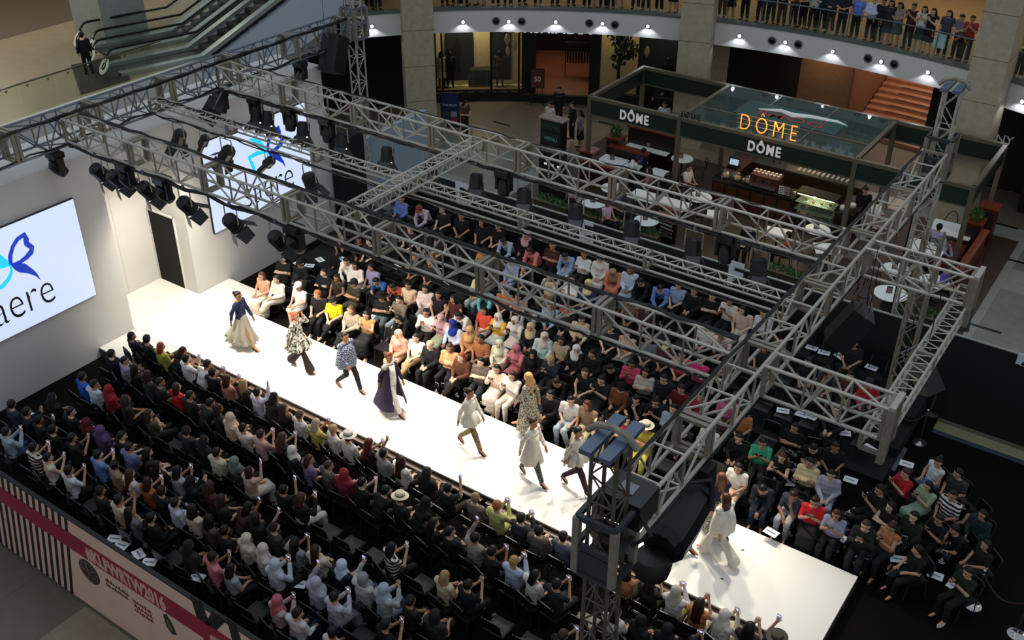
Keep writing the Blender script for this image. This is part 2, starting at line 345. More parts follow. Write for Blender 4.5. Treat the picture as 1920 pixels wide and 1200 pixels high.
# potted tree
def leafball(b,c,r,n,ls=.12,flat=1):
    for _ in range(n):
        v=Vector((random.gauss(0,1),random.gauss(0,1),random.gauss(0,1)*flat)).normalized()*r*random.uniform(.6,1); q=Euler((random.uniform(0,6),random.uniform(0,6),random.uniform(0,6))).to_matrix()
        b.add([Vector(c)+v+q@Vector(u) for u in ((-ls,0,0),(0,-ls*.4,0),(ls,0,0),(0,ls*.4,.01))],[(0,1,2,3)])
p=ra(1158,180,22.9); tr=thing('potted_tree','dark leafy tree in the shop window right of the entrance','tree',(p.x,p.y,.45))
MB().tube([(0,0,0),(.03,0,.8),(-.02,.02,1.7)],[.09,.07,.05],8).obj('trunk',WOODD,tr,True)
b=MB(); 
for k in range(7): leafball(b,(random.uniform(-.4,.4),random.uniform(-.3,.3),1.7+random.uniform(-.3,.9)),.42,60,.13)
o=b.obj('foliage',mat('tree leaves','17301a',.5),tr); o['kind']='stuff'
# corridor with steps right of the stone wall
ORW=mat('orange wall','6e4630',.6); struct(curved('wall_shop_17',22.5,32,0,3.75,a8+.25,a8,ORW,n=3)); struct(curved('wall_shop_18',22.5,32,0,3.75,a9,a9-.3,ORW,n=3))
st=thing('staircase','wide orange stone stairs leading away under the gallery','stairs',(0,0,0))
for k in range(10):
    curved('step',23.2+k*.42,32,.001+.13*k,.13*(k+1),a8-.1,a9+.1,mat('stair stone','9a6c50',.45,noise=.1,ns=4),st,n=4)
for k in range(9): curved('nosing',23.18+k*.42,23.26+k*.42,.13*(k+1),.13*(k+1)+.008,a8+(a9-a8)*.25,a9-(a9-a8)*.03,mat('nosing','2a140c',.5),st,n=4)
for k in range(4): lamp('AREA','corridor_light',ring((a8+a9)/2,23.5+1.8*k,3.6),32,(1,.74,.55),ring((a8+a9)/2,23.5+1.8*k,0),size=1)
lamp('AREA','corridor_light',ring((a7+a8)/2,21.5,3.6),22,(1,.6,.35),ring((a7+a8)/2,22.2,0),size=1)
# right shop sign NY
p=W(1880,262,y=-36.4); sg=text('NY','shop_name',None,mat('sign grey','9aa09c',.5,emit='aab0b0',es=.15),(p.x+.25,-36.47,p.z-.15),(-1,0,-.0),(0,0,1),.42,.02,.0); tag(sg,'grey shop name letters on the dark front at the right edge','sign')
struct(MB().bb((-2,-37.0,0),(4.2,-36.5,3.8)).obj('wall_right',mat('drape','070708',.9)))
lamp('AREA','right_shop_light',(2.2,-31,3.6),30,(1,.6,.38),(2.2,-31.5,0),size=2)
# ---------------- left gallery with escalators (z 4.0)
LZ=4.0; LX=29.9
LF=mat('left gallery floor','8f8268',.35,noise=.07,ns=2.5)
struct(MB().bb((LX,-40,LZ-.2),(60,0,LZ)).obj('floor',LF)); struct(MB().bb((LX-.15,-40,LZ-1.1),(LX,0,LZ+.02)).obj('trim_5',PLASTER))
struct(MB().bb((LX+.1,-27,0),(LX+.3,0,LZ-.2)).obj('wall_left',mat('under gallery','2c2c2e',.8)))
p=W(235,74,z=LZ); struct(MB().bb((p.x-.2,p.y-.95,LZ),(p.x+1.6,p.y+.95,13)).obj('wall_pillar_4',mat('pillar grey','8f958f',.6,noise=.08,ns=5)))
struct(MB().bb((44.5,-34,LZ),(44.8,-2,8.5)).obj('wall_gallery_left',mat('shop wall left','6e5a3c',.7)))
# dark floor mat
q=[W(133,122,z=LZ+.01),W(151,177,z=LZ+.01),W(245,150,z=LZ+.01),W(225,105,z=LZ+.01)]
tag(MB().prism([(0,0),(1,0),(2,0),(3,0)],lambda u,v:q[int(u)],ZV*.012).obj('floor_mat',mat('mat dark','2b2a22',.8,noise=.2,ns=20)),'dark floor mat at the foot of the escalators','mat')
# floor band darker
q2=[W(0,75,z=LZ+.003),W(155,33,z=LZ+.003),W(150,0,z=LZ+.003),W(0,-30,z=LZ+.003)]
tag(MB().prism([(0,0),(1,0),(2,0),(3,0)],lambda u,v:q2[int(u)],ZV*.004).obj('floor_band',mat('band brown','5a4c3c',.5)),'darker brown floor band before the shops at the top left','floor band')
# glass balustrade left
lb=thing('left_balustrade','straight glass balustrade with bracketed steel rail at the left gallery','balustrade')
yy=[-11.5-1.25*i for i in range(9)]
for i in range(8):
    MB().bb((LX+.0,yy[i]-.01,LZ-.3),(LX+.02,yy[i+1]+.02,LZ+1.05)).obj('pane',glass('green glass',(.94,.96,.90),.05),lb)
for y in [-11.8-.72*i for i in range(14)]: 
    MB().tube([(LX+.02,y,LZ+.95),(LX+.1,y,LZ+.86),(LX+.16,y,LZ+.92)],.018,5).obj('bracket',BRASS,lb)
rod('rail',(LX+.17,-11,LZ+.98),(LX+.17,-22,LZ+.98),.028,BRASS,lb)
# escalators rising toward -Y
def escalator(x0,ys,lab):
    e=thing('escalator',lab,'escalator',(x0,ys,LZ),-.27); L=13; sl=.47; w=1.0
    def pr(y): # height profile along -y distance
        return 0 if y<3.0 else (y-3.0)*sl
    D=[0,1.5,3.0,3.6,5,7,9,11,13,15]
    for s in (-w/2-.12,w/2+.12):
        MB().tube([(s,.25,.55),(s,.33,.78),(s,.15,.95)]+[(s,-d,pr(d)*.999+.98) for d in D],.045,6).obj('handrail',GBLACK,e,True)
        b=MB(); vs=[];fs=[]
        for k,d in enumerate(D): vs+=[(s-.008,-d,pr(d)+.12),(s+.008,-d,pr(d)+.12),(s+.008,-d,pr(d)+.93),(s-.008,-d,pr(d)+.93)]
        for k in range(len(D)-1):
            for j in range(4): fs.append((k*4+j,k*4+(j+1)%4,k*4+4+(j+1)%4,k*4+4+j))
        b.add(vs,fs); b.obj('glass_side',glass('esc glass',(.95,.97,.96),.05),e)
        b=MB(); vs=[];fs=[]
        for k,d in enumerate(D): vs+=[(s-.14,-d,pr(d)-.02),(s+.14,-d,pr(d)-.02),(s+.14,-d,pr(d)+.14),(s-.14,-d,pr(d)+.14)]
        for k in range(len(D)-1):
            for j in range(4): fs.append((k*4+j,k*4+(j+1)%4,k*4+4+(j+1)%4,k*4+4+j))
        b.add(vs,fs); b.obj('skirt_panel',mat('esc steel','a9b3ae',.3,.6),e)
    MB().bb((-w/2,0,-.02),(w/2,-3.0,.02)).obj('landing_plate',mat('esc plate','2a2d2a',.5),e)
    for k in range(28):
        d=3.0+k*.4; MB().bb((-w/2,-d,pr(d)-.2),(w/2,-d-.4,pr(d)+.02)).obj('step',mat('esc step','1c1d1b',.7),e)
    b=MB(); vs=[];fs=[]   # cladding under the flight
    for d in D: vs+=[(-w/2-.27,-d,pr(d)-(2.2 if d>3.2 else .9)),(w/2+.27,-d,pr(d)-(2.2 if d>3.2 else .9)),(w/2+.27,-d,pr(d)-.30),(-w/2-.27,-d,pr(d)-.30)]
    for k in range(len(D)-1):
        for j in range(4): fs.append((k*4+j,k*4+(j+1)%4,k*4+4+(j+1)%4,k*4+4+j))
    b.add(vs,fs); b.obj('cladding',mat('esc cladding','b9c4d2',.6),e)
    for s in (-w/2-.12,w/2+.12):
        MB().lathe([(.30,0),(.30,.02),(.02,.022)],(s,.45,.45),20,Euler((-PI/2+.6,0,0)).to_matrix()).obj('round_sign',mat('disc white','c8ccc4',.5),e)
        qs=Euler((-PI/2+.6,0,0)).to_matrix(); MB().lathe([(.14,.018),(.14,.028)],(s,.45,.45),16,qs).obj('sign_centre',GBLACK,e); o=text('?','sign_mark',None,WHITE,(0,0,0),(1,0,0),(0,1,0),.24,.002,.004,'CENTER'); o.parent=e; o.matrix_basis=Matrix.Translation(Vector((s,.45,.45))+qs@Vector((0,-.0,.031)))@qs.to_4x4()@Matrix.Rotation(PI,4,'Z')@Matrix.Translation((0,-.08,0))
    return e
E1=W(250,140,z=LZ); escalator(LX+1.35,W(215,130,z=LZ).y+0.2,'nearer escalator with pale side cladding rising to the right'); escalator(LX+3.5,W(200,100,z=LZ).y+.1,'farther escalator beside the grey pillar')
# ============================================================ STAGE AND SET
SX0,SX1,SYN,SYF=2.82,20.65,-13.99,-16.36
sta=thing('runway','long glossy white fashion runway with T-shaped head at the set wall','stage')
EDGE=mat('runway edge','3b2f28',.5)
MB().bb((SX0,SYF,.26),(SX1,SYN,.30)).obj('deck',STAGEW,sta); MB().bb((SX1,-17.35,.26),(22.44,-12.75,.30)).obj('deck',STAGEW,sta); MB().bb((22.44,-16.19,.26),(24.14,-13.91,.30)).obj('deck',STAGEW,sta)
for a,b,m in (((SX0,SYN,0),(SX1,SYN+.015,.262),EDGE),((SX0,SYF-.015,0),(SX1,SYF,.262),EDGE),((SX0-.015,SYF,0),(SX0,SYN,.262),EDGE),((SX1,SYN,0),(SX1+.015,-12.75,.262),EDGE),((SX1,-17.35,0),(SX1+.015,SYF,.262),mat('riser white','bdb6aa',.6)),((SX1,-12.75,0),(22.45,-12.735,.262),EDGE),((SX1,-17.365,0),(22.45,-17.35,.262),EDGE)): MB().bb(a,b).obj('side_panel',m,sta)
for i in range(7):
    x=SX0+.1+i*2.52; MB().bb((x,SYN+.017,.13),(x+2.4,SYN+.13,.20)).obj('cable_cover',mat('edge trim','6e5648',.5),sta)
def wallbox(n,a,b,m=WALLW): return struct(MB().bb(a,b).obj(n,m))
wallbox('wall_set_left',(22.45,-13.90,0),(24.3,-8.2,5.6)); wallbox('wall_set_right',(22.45,-21.98,0),(24.3,-16.2,5.6))
wallbox('wall_set_back',(24.15,-16.2,0),(24.3,-13.90,5.6)); wallbox('trim_6',(22.45,-16.2,5.0),(24.15,-13.9,5.6))
dr=thing('stage_doorway','tall black doorway in the side of the white set recess','doorway')
MB().bb((23.0,-16.198,.302),(24.08,-16.17,2.6)).obj('opening',mat('void','030303',1),dr)
for a,b in (((22.96,-16.198,.302),(23.0,-16.15,2.64)),((24.1,-16.198,.302),(24.13,-16.15,2.64)),((22.96,-16.198,2.6),(24.13,-16.15,2.64))): MB().bb(a,b).obj('door_trim',WALLW,dr)
for i,(y,nm) in enumerate(((-15.05,'a'),)): MB().bb((24.14,y-.006,.3),(24.152,y+.006,5.0)).obj('trim',mat('joint light','c8c4bc',.7),dr)
SCR=mat('screen glow','5c6470',.4,emit='d6e4ff',es=.93); BLU=mat('logo blue','0b2fa8',.5,emit='0b36b4',es=.8); CYA=mat('logo cyan','23c5e6',.5,emit='21c4e8',es=.9); TXT=mat('logo text','0e1116',.6)
SF=22.36
def screen(nm,lab,y0,y1,z0,z1,yc):
    s=thing(nm,lab,'screen',(0,0,0))
    MB().bb((SF+.02,y0,z0),(22.449,y1,z1)).obj('cabinet',BLACKP,s); MB().bb((SF,y0+.02,z0+.02),(SF+.02,y1-.02,z1-.02)).obj('display',SCR,s); D_=[c for c in s.children if c.name.startswith('display')][0]
    pt=lambda u,v:Vector((SF-.004,yc+u,v)); th=Vector((.006,0,0))
    def P(px,py): w=W(px,py,x=SF); return (w.y+10.62,w.z)
    p0=P(20,497); q0=W(482,292,x=SF)
    def Q(px,py): w=W(px,py,x=SF); return (w.y-q0.y+p0[0],w.z-q0.z+p0[1])
    def stroke(pts,ws,m,n):
        pts=[Vector(p) for p in pts]; L=[];R=[]
        if not isinstance(ws,(list,tuple)): ws=[ws]*len(pts)
        for i,p in enumerate(pts):
            d=(pts[min(i+1,len(pts)-1)]-pts[max(i-1,0)]).normalized(); q=Vector((-d.y,d.x))*ws[i]/2; L.append(p+q); R.append(p-q)
        b=MB()
        for i in range(len(pts)-1): b.prism([L[i],L[i+1],R[i+1],R[i]],pt,th)
        b.obj(n,m,D_)
    def clip(u): return u
    S_=lambda L,f:[f(*p) for p in L]
    stroke(S_([(20,497),(19,480),(24,462),(33,448),(45,440),(49,450),(50,457),(60,464),(58,473),(49,483),(38,491),(21,497)],P),[.10,.11,.10,.11,.14,.15,.14,.13,.15,.13,.10,.05],BLU,'logo_wing')
    MB().prism(S_([(20,497),(33,493),(47,494),(62,505),(70,513),(77,526),(66,517),(50,512),(37,511),(28,506)],P),pt,th).obj('logo_wing',BLU,D_)
    stroke(S_([(482,292),(462,294),(446,303),(452,314),(456,324),(452,333)],Q),[.05,.14,.14,.12,.12,.03],CYA,'logo_wing')
    MB().prism(S_([(443,267),(455,266),(468,270),(480,285),(482,292),(470,290),(462,277)],Q),pt,th).obj('logo_wing',CYA,D_)
    stroke(S_([(482,293),(482,304),(477,315),(469,325),(452,333)],Q),[.04,.09,.12,.12,.03],CYA,'logo_wing')
    t=text('saere','logo_text',None,TXT,(0,0,0),(0,-1,0),(0,0,1),.86,.002,-.013); t.parent=D_
    yl=W(101,560,x=SF).y+10.62; zb=W(100,566,x=SF).z
    wid=t.dimensions.y
    t.matrix_basis=Matrix.Translation((SF-.006,yc+yl+wid*1.12,zb+.02))@Matrix.Diagonal((1,1.12,1.5,1))
    return s
screen('video_screen','large white video screen with blue butterfly logo at the left edge',-13.01,-8.3,1.86,4.66,-10.62)
screen('video_screen','white video screen with butterfly logo right of the doorway',-21.10,-17.05,1.94,4.72,-19.02)
# ============================================================ HOARDINGS
PINK=mat('hoarding pink','e0b8a6',.6,noise=.05,ns=2); STR=mat('stripe black','141012',.6); RED=mat('hoarding crimson','98193a',.5); PINKT=mat('pink lettering','d7a89a',.5)
HY=-7.08
h=thing('printed_hoarding','pink printed hoarding with black stripes and crimson band at the lower left','hoarding')
MB().bb((4.0,HY-.06,0),(19.4,HY,2.4)).obj('board',PINK,h); MB().bb((4.0,HY-.075,2.4),(19.4,HY+.01,2.43)).obj('top_rail',BLACK,h)
H=lambda px,py:(lambda w:(w.x,w.z))(W(px,py,y=HY))
hp=lambda u,v:Vector((u,HY,v)); hv=Vector((0,.008,0))
# slanting stripes left of the corner at pixel 126
t0=H(126,974)[0]; b0=H(137,1111)[0]; dxs=b0-t0
for k in range(24):
    x=t0+k*.205
    if x>19.3: break
    MB().prism([(x,2.4),(x+.085,2.4),(x+.085+dxs,0.0),(x+dxs,0.0)],hp,hv).obj('stripe',STR,h)
for pts in (((357,1117),(377,1127),(405,1200),(383,1200)),((398,1145),(425,1163),(400,1188),(385,1172)),((425,1158),(442,1169),(452,1200),(436,1200)),):
    MB().prism([H(*p) for p in pts],hp,hv).obj('panel_shape',STR,h)
MB().prism([(19.4,2.02),(4.0,2.02),(4.0,1.55),(19.4,1.55)],lambda u,v:Vector((u,HY+.009,v)),Vector((0,.006,0))).obj('band',RED,h); BND=[c for c in h.children if c.name.startswith('band')][0]
def htext(s,px0,py0,px1,size,m,z,n='lettering',bold=.02):
    o=text(s,n,None,m,(0,0,0),(-1,0,0),(0,0,1),size,.004,bold); x0=H(px0,py0)[0]; x1=H(px1,py0+(px1-px0)*.66)[0]; k=abs(x1-x0)/o.dimensions.x
    o.parent=BND; o.matrix_basis=Matrix.Translation((x0,HY+.018,z))@Matrix.Diagonal((k,1,1,1))
htext('#KLFWRTW2016',163,1035,312,.46,PINKT,1.62); htext('#KLFWRTW2016',391,1172,520,.22,PINKT,1.66,bold=.01)
ex,ez=H(168,1072); MB().lathe([(.30,0),(.30,.012),(.02,.014)],(ex,HY,ez),24,Euler((-PI/2,0,0)).to_matrix()).obj('emblem',mat('emblem','33262a',.6),h); EMB=[c for c in h.children if c.name.startswith('emblem')][0]
MB().lathe([(.25,0),(.25,.016),(.235,.016),(.235,0)],(ex,HY,ez),24,Euler((-PI/2,0,0)).to_matrix()).obj('emblem_ring',mat('emblem light','8a6a64',.6),EMB)
for k in range(5):
    a=k*2*PI/5; MB().prism([(ex+.04*math.cos(a)-.02,ez+.04*math.sin(a)),(ex+.2*math.cos(a+.2),ez+.2*math.sin(a+.2)),(ex+.2*math.cos(a),ez+.2*math.sin(a)),(ex+.04*math.cos(a)+.02,ez)],lambda u,v:Vector((u,HY+.012,v)),Vector((0,.006,0))).obj('emblem_star',mat('emblem light','8a6a64',.6),EMB)
def scrib(px,py,w,rows,m,nm):
    x,z=H(px,py)
    for r in range(rows):
        b=MB(); xx=x
        for k in range(11):
            dx=random.uniform(.03,.08); hh=random.uniform(.05,.10); sl=random.uniform(-.02,.03)
            b.prism([(xx,z-r*.13),(xx-dx*.4,z-r*.13),(xx-dx*.4-sl,z-r*.13+hh),(xx-sl,z-r*.13+hh)],hp,hv); b.prism([(xx,z-r*.13),(xx-dx,z-r*.13),(xx-dx,z-r*.13+.02),(xx,z-r*.13+.02)],hp,hv); xx-=dx+.01
            if x-xx>w: break
        b.obj(nm,m,h)
scrib(198,1088,.72,2,mat('print brown','5d3a30',.6),'printed_logo'); scrib(250,1127,.5,3,mat('print rust','7a3030',.6),'printed_logo')
x,z=H(318,1172); MB().prism([(x+.12,z+.2),(x+.02,z+.28),(x-.1,z+.1),(x-.16,z-.15),(x-.02,z-.22),(x+.1,z-.1)],hp,hv).obj('printed_crest',mat('crest blue','1f2836',.5),h)
MB().prism([(x+.06,z+.1),(x,z+.18),(x-.07,z+.02),(x-.1,z-.12),(x,z-.12)],lambda u,v:Vector((u,HY+.008,v)),hv).obj('printed_crest',mat('crest gold','6e5a2c',.5),h)
# black hoarding with white letters
b=thing('lettered_hoarding','long black hoarding with large white letters between audience and cafe','hoarding')
BY=-23.13; HB=mat('hoarding black','0c100e',.7)
for k in range(9):
    x0=19.1-2.44*k; MB().bb((x0-2.438,BY-.05,0),(x0,BY,2.4)).obj('panel',HB,b)
MB().bb((-2.9,BY-.055,2.4),(19.1,BY+.01,2.425)).obj('top_rail',mat('rail grey','9aa09c',.5,.3),b)
LW=mat('letter white','cfd8df',.5)
def bl(ch,px,py,size,sx=1.0,z=None):
    p=W(px,py,y=BY+.01); o=text(ch,'letter',None,LW,(0,0,0),(1,0,0),(0,0,1),size,.01,.03); o.parent=b; o.matrix_basis=Matrix.Translation((p.x,BY+.012,p.z))@Matrix.Diagonal((-sx,1,1,1))
for ch,px,py in (('D',853,378),('E',1084,450),('F',1360,530)): bl(ch,px,py,1.0)
bl('E',1905,679,.34,1.2); bl('A',1917,684,.34,1.2)
# risers under the three rear rows across the runway
for i,(y0,y1,z) in enumerate(((-20.72,-19.72,.15),(-21.78,-20.73,.40),(-23.05,-21.79,.65))):
    tag(MB().bb((3.4,y0,0.007),(21.9,y1,z)).obj('seating_riser',mat('riser black','0e100f',.85)),('low black riser under the fourth row across the runway','black riser under the fifth row across the runway','highest black riser against the lettered hoarding')[i],'riser')
# backstage partition, black desk and drape between set and hoarding
struct(MB().bb((21.95,-23.1,0),(22.4,-22.0,3.2)).obj('wall_backstage',mat('drape','070708',.9)))
struct(MB().bb((23.0,-27.6,0),(23.2,-24.2,2.3)).obj('wall_partition',mat('partition pale','93a3b0',.6)))
tag(MB().bb((19.6,-25.3,0),(21.4,-24.2,1.0)).obj('control_desk',BLACKP),'black covered control desk behind the lettered hoarding','desk')
# ============================================================ TRUSSES
ZT,ZB=6.8,6.248  # truss rig coordinates below were scaled about the camera, then baked in
def lerp(a,b,t): return Vector(a).lerp(Vector(b),t)
def box_truss(name,lab,P0,P1,w,zt=ZT,zb=ZB,sec=2.3,m=ALU,r=.031,side=None):
    """square box truss from P0 to P1 (x,y of the axis)"""
    t=thing(name,lab,'truss',(0,0,0)); P0=Vector((*P0,0)); P1=Vector((*P1,0)); d=(P1-P0); L=d.length; d.normalize(); s=Vector((-d.y,d.x,0))*w/2
    n=max(1,round(L/sec))
    C=[(s,zt),(-s,zt),(s,zb),(-s,zb)]
    for o,z in C: rod('chord',P0+o+ZV*z,P1+o+ZV*z,r,m,t)
    for k in range(n+1):
        for e in ((-.055,.055) if 0<k<n else ((.03,) if k==0 else (-.03,))):
            c=P0+d*(L*k/n+e)
            for o in (s,-s): barbox('end_post',c+o+ZV*zb,c+o+ZV*zt,.07,.07,ALUD,t)
            for z in (zt,zb): barbox('end_bar',c+s+ZV*z,c-s+ZV*z,.07,.05,ALUD,t)
    q=.020
    for k in range(n):
        a=L*k/n+.1; l=L/n-.2
        X=[a,a+l*.2,a+l/3+.03,a+l/2,a+l*2/3-.03,a+l*.8,a+l]
        for o in (s,-s):
            for x in (a+l*.33,a+l*.67): rod('upright',P0+d*x+o+ZV*zb,P0+d*x+o+ZV*zt,q,ALUD,t)
            for x0,z0,x1,z1 in ((a,zt,a+l*.33,zb),(a+l*.33,zb,a+l*.5,zt),(a+l*.5,zt,a+l*.67,zb),(a+l*.67,zb,a+l,zt)): rod('brace',P0+d*x0+o+ZV*z0,P0+d*x1+o+ZV*z1,q,m,t)
        for z in (zt,zb):
            for x in (a+l*.33,a+l*.67): rod('rung',P0+d*x+s+ZV*z,P0+d*x-s+ZV*z,q,m,t)
        rod('brace',P0+d*(a+l*.33)+s+ZV*zb,P0+d*(a+l*.67)-s+ZV*zb,q,m,t)
        rod('brace',P0+d*(a+l*.67)+s+ZV*zt,P0+d*(a+l)-s+ZV*zt,q,m,t)
    return t
def small_truss(name,lab,A0,A1,w=.27,h=.27,step=.36,r=.024,m=ALU,up=ZV):
    t=thing(name,lab,'truss',(0,0,0)); A0,A1=Vector(A0),Vector(A1); d=A1-A0; L=d.length; d.normalize(); s=up.cross(d).normalized()*w/2; u=d.cross(s).normalized()*h/2
    if u.dot(up)<0 and abs(u.dot(up))>.01: u=-u
    for o in (s+u,-s+u,s-u,-s-u): rod('chord',A0+o,A1+o,r,m,t)
    n=int(L/step)
    b=.011
    for i in range(n):
        p=A0+d*(L*i/n); q=A0+d*(L*(i+.5)/n); e=A0+d*(L*(i+1)/n)
        rod('lacing',p+s+u,q-s+u,b,m,t); rod('lacing',q-s+u,e+s+u,b,m,t)
        rod('lacing',p+s+u,q+s-u,b,m,t); rod('lacing',q+s-u,e+s+u,b,m,t)
        if L/step<40: rod('lacing',p-s+u,q-s-u,b,m,t); rod('lacing',q-s-u,e-s+u,b,m,t)
    k=max(1,round(L/3))
    for i in range(k+1):
        c=A0+d*(L*i/k)
        for a_,b_ in ((s+u,-s+u),(s-u,-s-u),(s+u,s-u),(-s+u,-s-u)): barbox('joint_bar',c+a_,c+b_,.06,.06,ALUD,t)
    return t
box_truss('box_truss','long grey box truss over the near side of the runway',(22.061,-13.227),(4.844,-13.227),0.441)
box_truss('box_truss','long grey box truss over the rows across the runway',(22.061,-17.97),(4.844,-17.97),0.46)
box_truss('box_truss','heavy cross truss spanning over the runway between the two towers at right',(4.587,-22.98),(4.587,-8.824),0.515)
box_truss('box_truss','grey box truss above and behind the white set walls',(22.428,-23.072),(22.428,-9.56),0.57,zb=6.101,m=STEEL)
box_truss('box_truss','short truss stub reaching right, nearer the cafe',(4.32,-17.86),(2.39,-17.86),0.386,sec=1.93)
box_truss('box_truss','short truss stub reaching right above the runway line',(4.32,-13.218),(2.39,-13.218),0.423,sec=1.93)
small_truss('ladder_truss','slim lattice truss running along the middle between the two long trusses',(22.061,-15.626,6.386),(4.872,-15.626,6.386),step=.37)
small_truss('ladder_truss','slim lattice truss crossing diagonally left of centre',(13.31,-13.466,6.662),(13.31,-17.741,6.662),w=.31,step=.28)
small_truss('ladder_truss','slim end truss linking the two short stubs at right',(2.537,-13.053,6.083),(2.537,-18.384,6.083),w=.31,step=.28)
# towers
def tower(x,y,zt,lab,w=.34,sleeve=True,m=ALUD,step=.42,sm=STEEL):
    t=thing('truss_tower',lab,'truss tower',(x,y,0)); a=w/2
    MB().bb((-.5,-.5,.007),(.5,.5,.03)).obj('base_plate',STEEL,t)
    for i in (-1,1):
        for j in (-1,1): rod('leg',(i*a,j*a,.03),(i*a,j*a,zt),.028,m,t)
    n=int(zt/step)
    for k in range(n):
        z0=.05+k*(zt-.1)/n; z1=.05+(k+1)*(zt-.1)/n; f=1 if k%2 else -1
        for j in (-1,1):
            rod('lacing',(-f*a,j*a,z0),(f*a,j*a,z1),.013,m,t); rod('lacing',(j*a,-f*a,z0),(j*a,f*a,z1),.013,m,t)
            if k%2: rod('lacing',(-a,j*a,z0),(a,j*a,z0),.013,m,t); rod('lacing',(j*a,-a,z0),(j*a,a,z0),.013,m,t)
    if sleeve:
        c=.27
        for i in (-1,1):
            for j in (-1,1): barbox('sleeve_post',(i*c,j*c,6.07),(i*c,j*c,7.0),.09,.09,ALUD,t)
        for z in (6.07,6.53,7.0):
            for j in (-1,1): barbox('sleeve_bar',(-c,j*c,z),(c,j*c,z),.06,.08,sm,t); barbox('sleeve_bar',(j*c,-c,z),(j*c,c,z),.06,.08,sm,t)
        for j in (-1,1):
            MB().bb((-c,j*c-.01,6.1),(c,j*c+.01,6.45)).obj('sleeve_plate',sm,t)
        for j in (-.13,.13): MB().bb((j-.08,-.42,zt),(j+.08,.42,zt+.07)).obj('head_channel',mat('tower head','5c6a80',.45,.4),t)
        MB().tube([(-.34,0,zt+.02),(-.2,0,zt+.16),(0,0,zt+.2),(.2,0,zt+.16),(.34,0,zt+.02)],.045,8).obj('chain_wheel',ALUD,t,True)
        MB().tube([(.2,.1,zt),(.23,.12,4),(.2,.1,1.2)],.02,5).obj('chain',GBLACK,t)
    return t
tower(4.53,-8.6,8.13,'near truss tower with blue-grey head in the foreground',m=ALUSIL,sm=mat('sleeve dark','3a3d42',.5,.3,noise=.2,ns=6))
tower(4.59,-23.5,8.13,'far truss tower beside the cafe kiosk',m=ALU,sm=mat('sleeve dark','3a3d42',.5,.3,noise=.2,ns=6))
tower(22.43,-23.6,8.0,'slim lattice tower at the far end of the set truss',m=ALU)
p=W(1650,850,z=0); tower(3.80,-20.9,5.9,'black-footed lattice tower standing between the two short stubs',sleeve=False)
barbox('x',(0,0,0),(0,0,1),.1,.1,ALUD,None) if False else None
for y in (-13.22,-17.86):
    t=thing('truss_corner','grey corner plate block at the end of the short truss stub '+('above the runway line' if y>-15.5 else 'nearer the cafe'),'truss corner')
    barbox('plate',(2.34,y-.23,6.0),(2.34,y-.23,6.83),.08,.08,ALUD,t); barbox('plate',(2.34,y+.23,5.85),(2.34,y+.23,6.83),.11,.11,ALUD,t); barbox('plate',(2.34,y-.25,6.83),(2.34,y+.25,6.83),.09,.06,ALU,t)
# cables lashed to the trusses
def cable(lab,P0,P1,amp=.05,r=.022,n=46,strands=2,seed=1):
    rr=random.Random(seed); t=thing('cable_run',lab,'cable'); P0,P1=Vector(P0),Vector(P1)
    for s in range(strands):
        ph=rr.uniform(0,6); pts=[]
        for i in range(n+1):
            f=i/n; p=P0.lerp(P1,f); p=p+Vector((rr.uniform(-.02,.02),rr.uniform(-.03,.03),0))+ZV*(-abs(math.sin(f*PI*9+ph))*amp+rr.uniform(-.012,.012)); pts.append(p)
        MB().tube(pts,r,5).obj('cable',RUBBER,t,True)
cable('black cables lashed along the top of the near truss',(21.969,-13.457,6.855),(4.964,-13.457,6.846),.03,.035,seed=1)
cable('black cables looped under the near truss',(21.969,-13.007,6.212),(8.273,-13.007,6.212),.10,.026,seed=2,strands=3)
cable('black cables looped under the right half of the near truss',(8.273,-13.007,6.212),(5.056,-13.007,6.212),.05,.022,20,seed=12,strands=2)
cable('black cables looped under the far truss',(21.969,-17.741,6.212),(4.964,-17.741,6.212),.09,.024,seed=3,strands=3)
cable('thin cables along the top rear of the far truss',(21.969,-18.2,6.846),(4.964,-18.2,6.846),.03,.02,seed=4,strands=1)
cable('thin cables along the slim middle truss',(21.969,-15.498,6.212),(4.964,-15.498,6.212),.06,.018,seed=5)
cable('cables along the slim middle truss top at the set end',(21.969,-15.718,6.543),(15.626,-15.718,6.543),.05,.03,24,seed=15)
cable('black cables lashed along the set truss top',(22.134,-10.111,6.864),(22.134,-22.98,6.864),.05,.035,seed=6)
cable('black cables under the set truss',(22.134,-10.111,6.212),(22.134,-22.98,6.212),.08,.022,seed=7)
cable('black cable along the heavy cross truss top',(4.844,-9.008,6.846),(4.844,-22.796,6.846),.02,.026,seed=8)
cable('black cables under the heavy cross truss',(4.329,-9.192,6.212),(4.329,-22.52,6.212),.06,.022,seed=9)
